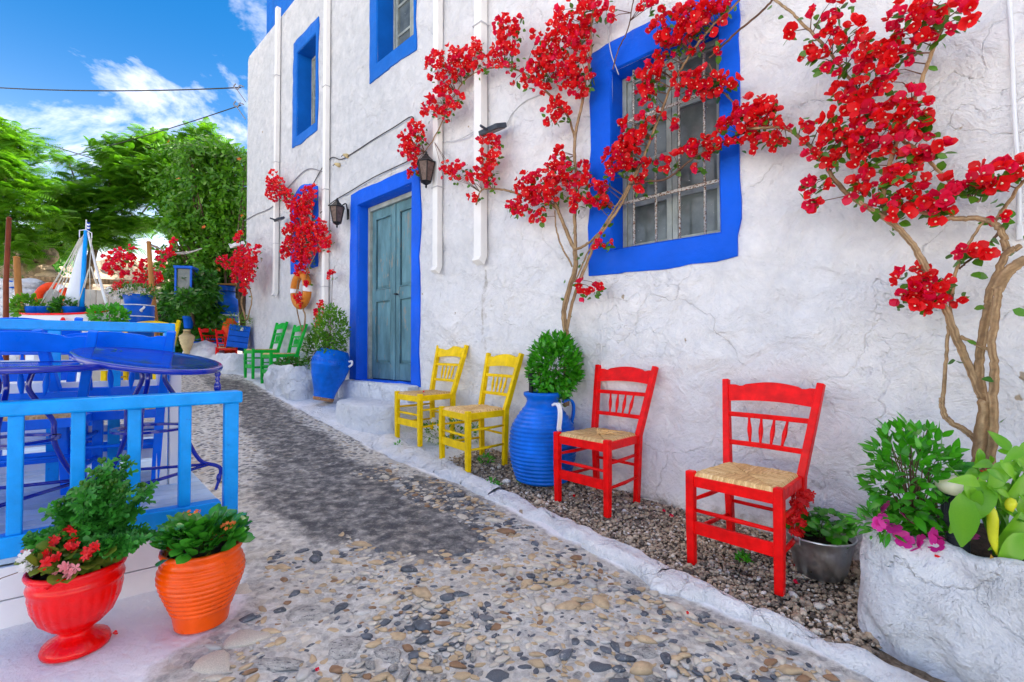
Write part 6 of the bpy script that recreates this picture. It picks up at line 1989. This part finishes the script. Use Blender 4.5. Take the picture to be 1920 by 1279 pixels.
def pole(px0, py0, px1, py1, Y, r, mat, name, label, cat='pole'):
    a = U(px0, py0, Y); g = G(a.x, a.y)
    b = U(px1, py1, Y)
    d = (b - a); a = a + d * ((g - a.z) / d.z)
    t = thing(name, label, cat, a)
    e = b - a
    MB().tube([Vector((0, 0, -.05)), e * .35 + Vector((.012, 0, 0)), e * .7 + Vector((-.01, 0, 0)), e], [r * 1.1, r, r * .95, r * .85], 10, .03).build('shaft', mat, t, smooth=True)
    m = MB(); m.lathe([(0, -.01), (r * .9, -.005), (r * .95, .01), (r * .5, .022), (0, .024)], 10, Matrix.Translation(e)); m.build('cap', mat, t, smooth=True)
pole(11, 600, 17, 411, 4.6, .022, 'rustpole', 'metal_pole', 'rust red metal pole standing at the edge of the deck')
pole(40, 600, 31, 483, 8.0, .05, 'pole', 'wooden_post', 'short thick ochre post beside the rubble pier', 'post')
pole(291, 605, 279, 455, 6.9, .034, 'pole', 'wooden_post', 'tall ochre wooden post carrying ropes behind the blue barrel', 'post')
tag(MB().tube(smooth_path([U(282, 458, 6.9), U(310, 470, 7.6), U(345, 476, 8.4), U(378, 466, 9.2)], 6), .012, 5).build('rope', 'rope', smooth=True), 'slack pale rope tied from the tall ochre post into the creeper', 'rope')
tag(MB().tube(smooth_path([U(282, 459, 6.9), U(298, 466, 7.6), U(330, 474, 8.4), U(372, 470, 9.2)], 6), .010, 5).build('rope', 'rope', smooth=True), 'lower pale rope drooping from the tall ochre post', 'rope')

def boat():
    Yb = 5.6
    c = U(120, 600, Yb); t = thing('model_sailboat', 'white model sailboat with blue mast and red gunwale used as planter', 'model boat', (c.x, c.y, U(120, 640, Yb).z))
    o = t.location
    def L(x, y, dy=0.0): return U(x, y, Yb + dy) - o
    # hull
    P = []; xs = np.linspace(35, 205, 24)
    for k, x in enumerate(xs):
        u = (k / 23) * 2 - 1; w = .24 * (1 - abs(u) ** 2.4) + .004
        top = L(x, 592 - 9 * abs(u) ** 3); bot = L(x, 634 - 26 * abs(u) ** 3)
        row = [top + Vector((0, w, 0)), top + Vector((0, w * .95, -.06)), bot + Vector((0, w * .45, .04)), bot, bot + Vector((0, -w * .45, .04)), top + Vector((0, -w * .95, -.06)), top + Vector((0, -w, 0))]
        P.append(row)
    m = MB(); m.grid(P); m.build('hull', 'white_paint', t, smooth=True)
    m = MB(); m.tube([r[6] for r in P], .012, 6); m.tube([r[0] for r in P], .012, 6); m.build('gunwale', 'red_pot', t, smooth=True)
    m = MB(); m.add([r[0] - Vector((0, 0, .02)) for r in P] + [r[6] - Vector((0, 0, .02)) for r in P], [(k, k + 1, k + 25, k + 24) for k in range(23)]); m.build('deck', 'soil', t)
    MB().tube([L(152, 596), L(156, 520), L(161, 432)], [.026, .023, .018], 10).build('mast', 'blue_rail', t, smooth=True)
    MB().tube([L(161, 434), L(162, 412)], .006, 6).build('mast_tip', 'white_paint', t)
    m = MB(); m.tube([L(149, 445), L(149, 432), L(161, 431), L(172, 437), L(172, 446)], .006, 5); m.build('crosstree', 'white_paint', t)
    # sail, slightly bellied
    P = []
    for i in range(13):
        v = i / 12; row = []
        for j in range(9):
            u = j / 8
            a = L(157.5 - 4 * (1 - v), 440 + 136 * (1 - v)); w = (1 - v) ** .9
            b = L(157.5 - 4 * (1 - v) - 36 * w, 440 + 136 * (1 - v) + 2 * w)
            p = a.lerp(b, u) + Vector((0, -.07 * math.sin(math.pi * u) * w, 0)); row.append(p)
        P.append(row)
    m = MB(); m.grid(P); o_ = m.build('sail', 'sail', t, smooth=True)
    o_.modifiers.new('cloth', 'SOLIDIFY').thickness = .006
    MB().tube([L(165, 436), L(180, 500), L(197, 560), L(206, 590)], [.010, .014, .016, .016], 8).build('bowsprit_boom', 'white_paint', t, smooth=True)
    ropes = [((150, 446), (95, 545)), ((152, 446), (100, 552)), ((154, 444), (110, 545)), ((156, 442), (112, 560)), ((150, 450), (62, 592)), ((153, 450), (76, 592)), ((155, 450), (96, 594)), ((122, 560), (118, 596)), ((172, 446), (168, 500)), ((168, 500), (158, 540)), ((168, 500), (170, 590)), ((170, 500), (182, 538)), ((171, 500), (186, 540)), ((166, 505), (140, 590)), ((168, 448), (205, 580))]
    for a, b in ropes: MB().tube([L(*a, -.02), L((a[0] + b[0]) / 2, (a[1] + b[1]) / 2 + 1, -.03), L(*b, -.04)], .0045, 4).build('rigging', 'rope', t)
    # small striped flag
    for k in range(5):
        m = MB(); P = [[L(163 + 6 * u, 416 + 3.0 * (k + v) + 1.2 * math.sin(u * 3), -.01 * math.sin(u * 4)) for u in np.linspace(0, 1, 5)] for v in (0, 1)]
        m.grid(P); m.build('flag_stripe', 'flagblue' if k % 2 == 0 else 'white_paint', t)
    m = MB(); m.lathe([(0, .05), (.012, .045), (.03, 0), (.035, -.01), (0, -.012)], 12, Matrix.Translation(L(118, 603, -.25))); m.build('red_float', 'red_pot', t, smooth=True)
    # cradle under the hull
    for x_ in (80, 165):
        a_ = L(x_, 632); zb = G(c.x, c.y) - o.z - .02
        MB().box((a_.x, a_.y, (a_.z + zb) / 2), (.1, .3, a_.z - zb)).build('cradle', 'white_paint', t, bevel=.006)
    for lab, (x, y), rx, mt in (('green plant growing in the stern of the model boat', (52, 575), .16, 'ivy'), ('green plant in the bow of the model boat next to the barrel', (205, 592), .20, 'basil'), ('small green plant at the foot of the blue mast', (125, 578), .13, 'shrub')):
        b = o + L(x, y + 14, -.05)
        q = thing('boat_plant', lab, 'plant', b)
        Pp, B, S = leaf_ball(420, (0, 0, .08), (rx, .15, .12), .05)
        bake('foliage', *LEAF, Pp, B, S * 1.25, mt, q, kind='stuff')
        stems((0, 0, -.05), Pp[:8]).build('stem', 'twig', q)
    for x in (70, 92, 140): 
        m = MB(); m.lathe([(0, 0), (.09, 0), (.11, .12), (.115, .125), (.1, .12), (0, .10)], 16, Matrix.Translation(L(x, 596, -.08))); m.build('blue_pot', 'blue_can', t, smooth=True)
boat()
p = U(98, 560, 7.4)
life_ring(p, .20, .055, .1, 'ring_red', 'red life ring standing behind the model boat rigging', (.9, 3.9))

def barrel():
    c = U(258, 600, 6.4)
    t = thing('blue_barrel', 'bright blue stacked milk can planter with white rings', 'barrel', (c.x, c.y, G(c.x, c.y)))
    H = U(258, 553, 6.4).z - t.location.z
    def z(py): return U(258, py, 6.4).z - t.location.z
    r = 24 / 900 * 6.4
    MB().lathe([(0, 0), (r * 1.05, 0), (r * 1.07, z(592)), (r * 1.07, z(575)), (r * 1.0, z(572)), (r * .98, z(571.5)), (r * .82, z(571)), (r * .96, z(556)), (r * .99, z(553)), (r * .9, z(553.5)), (r * .85, z(560)), (0, z(560))], 40).build('can_body', 'blue_can', t, smooth=True)
    for py in (573, 594): MB().lathe([(r * 1.05, z(py + 1)), (r * 1.10, z(py + .8)), (r * 1.10, z(py - .8)), (r * 1.03, z(py - 1))], 40).build('white_ring', 'white_paint', t, smooth=True)
    for s in (-1, 1):
        MB().tube(smooth_path([Vector((s * r * .92, -r * .55, z(576))), Vector((s * r * .98, -r * .68, z(579))), Vector((s * r * .86, -r * .80, z(583))), Vector((s * r * .84, -r * .68, z(585)))], 4), .014, 6).build('handle', 'snow', t, smooth=True)
    b = U(258, 553, 6.4)
    q = thing('petunia', 'white and purple petunias spilling from the top of the blue barrel', 'plant', b)
    P, B, S = leaf_ball(520, (-.02, 0, .04), (.32, .22, .10), .045)
    bake('foliage', *LEAF, P, B, S, 'leaf', q, kind='stuff')
    fm = [single(PETAL5, 'white_fl', 'bloom', .5), single(PETAL5, 'pebble_pale', 'bloom', .5)]
    for k in range(46):
        d = ru(1)[0]; d[1] = -abs(d[1])
        lp(q, fm[k % 2], Vector((-.12 + d[0] * .26, d[1] * .22, .03 + d[2] * .09)), basis(ru(1), np.array([[0, -1, .4]]))[0], .03, 'bloom')
    fm = single(PETAL5, 'red_fl', 'bloom', .4)
    for k in range(8): lp(q, fm, Vector((RND.uniform(-.15, -.05), -.2, RND.uniform(.05, .14))), basis(ru(1), np.array([[0, -1, .4]]))[0], .035, 'bloom')
barrel()
def small_pot(name, label, px, py_b, py_t, wpx, Y, mat, plant=None, prof_=None, cat='pot'):
    c = U(px, py_b, Y); h = U(px, py_t, Y).z - c.z; r = wpx / 2 / 900 * Y
    t = thing(name, label, cat, c)
    pr = prof_ or [(0, 0), (.72, 0), (.75, .05), (.95, .8), (1.05, .82), (1.06, 1.0), (.95, 1.0), (.88, .9), (0, .88)]
    MB().lathe([(a * r, b * h) for a, b in pr], 28).build('pot_body', mat, t, smooth=True)
    MB().lathe([(r * .9, h * .9), (0, h * .93)], 20).build('soil', 'soil', t)
    if plant:
        q = thing(plant[0], plant[1], 'plant', c + Vector((0, 0, h)))
        P, B, S = leaf_ball(plant[2], (0, 0, plant[3][2] * .7), plant[3], .05)
        bake('foliage', *LEAF_N, P, B, S, plant[4], q, kind='stuff')
        stems((0, 0, -.03), P[:8]).build('stem', 'twig', q)
    return t
small_pot('flower_pot', 'small blue pot on the rubble pier', 22, 541, 527, 13, 8.55, 'blue_can', ('pot_plant', 'small plant in the blue pot on the rubble pier', 160, (.14, .12, .08), 'shrub'))
AMPH = [(0, 0), (.35, 0), (.4, .04), (.36, .1), (.62, .28), (.66, .30), (.62, .32), (.8, .42), (.83, .44), (.79, .46), (.92, .56), (.95, .58), (.9, .60), (.98, .68), (1.0, .72), (.85, .76), (.5, .84), (.42, .95), (.5, 1.0), (.42, 1.0), (.3, .95)]
g = on_ground(350, 660, 9.0)
small_pot('clay_amphora', 'cream ribbed clay amphora below the dark creeper', 350, 664, 618, 26, 8.9, 'amphora', None, AMPH, 'amphora')
small_pot('flower_pot', 'fluted blue pot raised above the cream amphora', 353, 616, 593, 18, 9.3, 'blue_can', ('pot_plant', 'bushy green plant in the raised blue pot', 420, (.22, .2, .2), 'ivy'))
MILK = [(0, 0), (.92, 0), (.92, .25), (1.0, .26), (1.0, .29), (.92, .30), (.92, .52), (1.0, .54), (1.08, .66), (1.02, .70), (.85, .76), (.66, .80), (.64, .97), (.7, 1.0), (0, 1.0)]
t = small_pot('milk_can', 'tall blue milk can with white ring at the far house corner', 424, 640, 537, 44, 10.0, 'blue_can', None, MILK, 'milk can')
MB().lathe([(.235, .52), (.25, .525), (.25, .545), (.235, .55)], 28).build('white_ring', 'white_paint', t, smooth=True)
MB().box((-.02, 0, 1.17), (.62, .34, .03)).build('wooden_lid', 'pole', t, bevel=.006)
def lantern_box():
    c = U(349, 528, 9.0); t = thing('blue_lantern', 'large blue box lantern half hidden in the creeper', 'lantern', c, .25)
    s = .25; h = .55; e = .03
    for x in (-1, 1):
        for y in (-1, 1):
            MB().box((x * s / 2, y * s / 2, h / 2 - .3), (e, e, h)).build('lantern_post', 'blue_can', t)
    for z in (-.3, h - .3):
        m = MB(); m.box((0, 0, z), (s + .06, s + .06, .05)); m.build('lantern_plate', 'blue_can', t, bevel=.006)
    m = MB(); m.box((0, 0, h / 2 - .3), (s - .04, s - .04, h - .06)); m.build('lantern_glass', 'glass', t)
lantern_box()
def chest():
    c = U(443, 655, 8.95); t = thing('blue_crate', 'bright blue wooden crate leaning on the whitewashed ledge', 'crate', (c.x, c.y, c.z), .5, rot=(math.radians(-12), math.radians(8), .55))
    m = MB()
    for k in range(4): MB().box((0, -.13, .055 + .108 * k), (.34, .02, .10)).build('crate_board', 'blue_can', t, bevel=.004)
    for s in (-1, 1): MB().box((s * .16, 0, .22), (.02, .25, .43)).build('crate_board', 'blue_can', t, bevel=.004)
    MB().box((0, .12, .22), (.34, .02, .43)).build('crate_board', 'blue_can', t, bevel=.004)
    MB().box((.03, -.146, .36), (.045, .008, .06)).build('tag', 'white_paint', t)
    q = thing('crate_plant', 'leafy plant growing out of the leaning blue crate', 'plant', c + Vector((0, 0, .42)))
    P, B, S = leaf_ball(380, (0, 0, .1), (.26, .2, .18), .05); bake('foliage', *LEAF_N, P, B, S, 'ivy', q, kind='stuff'); stems((0, 0, -.1), P[:6]).build('stem', 'twig', q)
    c = U(385, 660, 9.6); t = thing('blue_tray', 'low blue tray on the white rocks below the milk can', 'tray', c, .2)
    MB().box((0, 0, .13), (.62, .34, .16)).build('tray_body', 'blue_can', t, bevel=.02); MB().box((0, 0, .25), (.66, .38, .03)).build('tray_rim', 'blue_can', t, bevel=.006)
    c = U(432, 640, 9.3); t = thing('painted_can', 'orange red painted can standing in front of the blue milk can', 'can', c)
    MB().lathe([(0, -.3), (.10, -.3), (.11, .1), (.15, .24), (.12, .36), (.07, .40), (.07, .44), (0, .45)], 20).build('can_body', 'ring_red', t, smooth=True)
    MB().tube(smooth_path([Vector((.10, -.05, .3)), Vector((.2, -.06, .28)), Vector((.2, -.06, .1)), Vector((.11, -.05, .05))], 4), .018, 6).build('handle', 'ring_red', t, smooth=True)
chest()
def white_rocks():
    for lab, pts in (('whitewashed boulder beside the small red chairs', ((372, 664, .28), (392, 668, .30), (385, 655, .22))), ('whitewashed boulder under the leaning blue crate', ((432, 690, .26), (448, 692, .28), (462, 684, .25)))):
        t = thing('white_boulder', lab, 'boulder', on_ground(pts[0][0], 690, 9.0))
        for px, py, r in pts:
            c = U(px, py, 9.2 if px < 400 else 8.4) - t.location
            vs = [(x * (1 + .3 * fbm(x * 2 + px, y * 2, z * 2)), y * (1 + .3 * fbm(y * 2, z * 2 + px, x)), z * (.8 + .3 * fbm(z * 2, x * 2, px))) for x, y, z in ICO2[0]]
            m = MB(); m.add([Vector(q) * r + c for q in vs], ICO2[1]); m.build('rock_lump', 'lime', t, smooth=True)
white_rocks()

# ================================================================== TREES
def feathery_tree(label, trunk, blobs, n, size, seed, Y):
    base = trunk[0]; base = Vector((base.x, base.y, G(base.x, base.y)))
    t = thing('feathery_tree', label, 'tree', base)
    m = MB(); P = smooth_path([base - Vector((0, 0, .1))] + trunk[1:], 5)
    m.tube(P, [.13 - .08 * i / (len(P) - 1) for i in range(len(P))], 9, .05)
    ends = [b[0] for b in blobs]
    for e in ends:
        k = P[RND.randrange(len(P) // 2, len(P))]
        m.tube(smooth_path([k, k.lerp(e, .5) + Vector((0, 0, .15)), e], 4), [.045 - .0042 * i for i in range(9)], 6)
    m.build('trunk', 'treebark', t, smooth=True, origin=base)
    pos, dr, sz_ = [], [], []
    tot = sum(b[1][0] * b[1][2] for b in blobs)
    for c, rad in blobs:
        q = int(n * rad[0] * rad[2] / tot)
        tips = max(4, q // 7)
        for _ in range(tips):
            d = ru(1)[0] * NR.random() ** .4
            p = np.array(c) + d * np.array(rad)
            for k in range(7):
                a = RND.uniform(0, 6.283)
                pos.append(p); dr.append((math.cos(a), math.sin(a) - .15, RND.uniform(-.6, .8))); sz_.append(size * RND.uniform(.7, 1.25))
    pos, dr = np.array(pos), np.array(dr)
    tone = np.clip(NR.normal(.42, .22, len(pos)), 0, 1)
    bake('crown', *FROND, pos, basis(dr, np.tile((0, -.35, 1.), (len(pos), 1)) + ru(len(pos), .5)), sz_, 'frond', t, tones=tone, origin=base)
    return t
def Bl(x, y, Y, rx, ry): return (U(x, y, Y), (rx / 900 * Y, .55, ry / 900 * Y))
feathery_tree('bright feathery tree at the edge of the photo above the rust red pole', [U(-40, 640, 9.8), U(-30, 470, 9.8), U(-10, 380, 9.8), U(5, 300, 9.8)],
  [Bl(10, 262, 9.8, 38, 26), Bl(40, 275, 9.9, 26, 22), Bl(0, 310, 9.6, 45, 24), Bl(45, 322, 9.8, 24, 20), Bl(15, 360, 9.5, 45, 22), Bl(60, 395, 9.8, 40, 24), Bl(5, 420, 9.6, 34, 26), Bl(-40, 300, 9.8, 40, 60), Bl(30, 240, 9.9, 18, 10), Bl(40, 450, 9.8, 30, 22), Bl(20, 480, 9.9, 30, 16), Bl(75, 350, 9.9, 20, 16)], 2400, .27, 1, 9.8)
feathery_tree('layered feathery tree behind the model sailboat', [U(150, 640, 11.5), U(165, 520, 11.5), U(185, 430, 11.5), U(215, 340, 11.5)],
  [Bl(110, 385, 11.3, 45, 24), Bl(150, 365, 11.0, 45, 26), Bl(110, 425, 11.5, 48, 26), Bl(170, 410, 11.2, 50, 28), Bl(200, 365, 11.3, 45, 26), Bl(165, 445, 11.5, 48, 24), Bl(215, 420, 11.4, 34, 26), Bl(230, 320, 11.5, 50, 24), Bl(270, 335, 11.5, 50, 24), Bl(205, 290, 11.8, 40, 18), Bl(245, 272, 11.8, 36, 16), Bl(285, 275, 11.8, 36, 18), Bl(305, 320, 11.5, 34, 24), Bl(130, 340, 11.5, 20, 12), Bl(128, 302, 11.8, 14, 14), Bl(230, 380, 11.3, 24, 18), Bl(75, 445, 11.6, 34, 18), Bl(60, 350, 11.6, 30, 20), Bl(250, 300, 11.6, 40, 16), Bl(300, 370, 11.8, 36, 22), Bl(320, 420, 11.9, 24, 26), Bl(260, 360, 11.8, 40, 20), Bl(270, 420, 12.2, 30, 20), Bl(180, 330, 11.9, 22, 14), Bl(215, 455, 11.8, 34, 16), Bl(100, 470, 11.8, 34, 14)], 6500, .27, 2, 11.5)
feathery_tree('pale feathery tree with sunlit top behind the creeper', [U(330, 640, 13.5), U(328, 500, 13.5), U(320, 400, 13.5), U(330, 320, 13.5)],
  [Bl(330, 280, 13.2, 40, 20), Bl(300, 262, 13.2, 26, 12), Bl(350, 300, 13, 40, 26), Bl(395, 262, 13.5, 16, 26), Bl(410, 285, 13.2, 40, 18), Bl(380, 300, 13, 40, 20), Bl(330, 350, 13, 40, 24), Bl(250, 420, 13.4, 30, 14), Bl(375, 260, 13.4, 30, 12)], 2600, .30, 3, 13.5)
def creeper(name, label, blobs, n, size, mat, base, flowers=0, trunk=None):
    t = thing(name, label, 'tree' if 'tree' in name else 'plant', base)
    pos, dr, nor = [], [], []
    tot = sum(b[1][0] * b[1][2] for b in blobs)
    for c, rad in blobs:
        q = int(n * rad[0] * rad[2] / tot)
        d = ru(q); r = .45 + .6 * NR.random(q) ** .5
        lump = 1 + .25 * np.sin(d[:, 0] * 7 + c.x * 5) * np.cos(d[:, 2] * 8 + c.z * 3)
        pos.append(d * (r * lump)[:, None] * np.array(rad) + np.array(c)); dr.append(d * .6 + ru(q, .8) + np.array((0, -.2, -.25))); nor.append(d * .5 + ru(q, .5) + np.array((0, -.5, .7)))
    pos, dr, nor = np.concatenate(pos), np.concatenate(dr), np.concatenate(nor)
    bake('foliage' if 'tree' not in name else 'crown', *LEAF, pos, basis(dr, nor), NR.uniform(.6, 1.3, len(pos)) * size, mat, t, tones=np.clip(NR.normal(.42, .26, len(pos)), 0, 1), kind='stuff' if 'tree' not in name else None, origin=base)
    m = MB()
    for c, rad in blobs:
        e = c - base
        m.tube(smooth_path([Vector((RND.uniform(-.1, .1), 0, -.1)), e * .5 + Vector((RND.uniform(-.2, .2), RND.uniform(-.1, .2), .1)), e], 5), [.05 - .004 * i for i in range(11)], 6)
    m.build('trunk', 'treebark', t, smooth=True)
    if flowers:
        fm = [single(PETAL5, 'orange_fl', 'bloom', x) for x in (.2, .5, .8)]
        for k in range(flowers):
            c, rad = blobs[RND.randrange(len(blobs))]
            d = ru(1)[0]; d[1] = -abs(d[1]) - .3
            lp(t, fm[k % 3], c + Vector(d * np.array(rad)) - base, basis(ru(1), np.array([[0, -1, .3]]))[0], .042, 'bloom')
    return t
Bc = lambda x, y, Y, rx, ry, d=.6: (U(x, y, Y), (rx / 900 * Y, d, ry / 900 * Y))
g = on_ground(415, 640, 10.6)
creeper('creeper_tree', 'dense green trumpet creeper with orange flowers against the house corner',
  [Bc(425, 312, 10.6, 38, 32), Bc(385, 320, 10.8, 40, 34), Bc(430, 360, 10.4, 34, 40), Bc(395, 385, 10.6, 42, 38), Bc(430, 430, 10.4, 30, 40), Bc(390, 440, 10.6, 42, 40), Bc(415, 490, 10.5, 40, 36), Bc(370, 490, 10.9, 34, 36), Bc(350, 345, 11.2, 34, 30), Bc(352, 400, 11.2, 24, 30), Bc(345, 290, 11.4, 24, 16), Bc(400, 540, 10.6, 40, 34), Bc(440, 298, 10.4, 16, 14), Bc(405, 280, 10.9, 18, 14), Bc(375, 295, 11, 18, 14), Bc(425, 282, 10.7, 12, 10), Bc(350, 285, 11.3, 16, 12), Bc(390, 272, 11, 8, 12), Bc(318, 300, 11.5, 22, 16), Bc(308, 345, 11.5, 26, 24), Bc(325, 390, 11.5, 22, 24)] + [Bc(RND.uniform(315, 445), RND.uniform(275, 540), RND.uniform(9.9, 10.5), RND.uniform(8, 16), RND.uniform(7, 14), .35) for _ in range(46)], 21000, .115, 'ivy', g, 6)
g = on_ground(365, 650, 9.9)
creeper('oleander_shrub', 'dark green leafy shrub round the blue box lantern', [Bc(375, 540, 9.3, 30, 30, .3), Bc(352, 562, 8.7, 22, 16, .2), Bc(350, 575, 9.9, 30, 30, .4), Bc(390, 590, 9.8, 34, 34, .4), Bc(365, 620, 9.8, 30, 26, .4), Bc(320, 590, 10.2, 28, 28, .4), Bc(335, 555, 10, 20, 20, .3), Bc(340, 640, 9.6, 20, 24, .3), Bc(395, 630, 9.7, 22, 22, .3)], 9000, .11, 'shrub', g)
g = on_ground(310, 640, 10.6)
creeper('dry_shrub', 'brownish twiggy bush behind the ochre post', [Bc(312, 610, 10.6, 22, 30, .4), Bc(305, 570, 10.8, 22, 26, .4), Bc(325, 630, 10.2, 16, 16, .3)], 900, .09, 'shrub', g)
g = on_ground(452, 330, 9.65)
g = wp(S_L + .05, G(wp(S_L, 0).x, wp(S_L, 0).y), -.1)
creeper('wall_creeper', 'thin creeper with one red bloom hugging the house corner edge', [(wp(S_L, z, -.02), (.10, .10, .28)) for z in (3.3, 3.7, 2.9, 2.4)], 420, .09, 'ivy', g, 3)

# distant greenery closing the gap at the far edge
g = on_ground(-120, 640, 15)
creeper('round_tree', 'dark rounded tree far behind the feathery trees', [Bc(-90, 420, 15, 90, 80, 1.2), Bc(60, 470, 16, 70, 40, 1), Bc(-20, 520, 15, 70, 50, 1)], 5200, .2, 'shrub', g)
print('objects', len(bpy.data.objects))
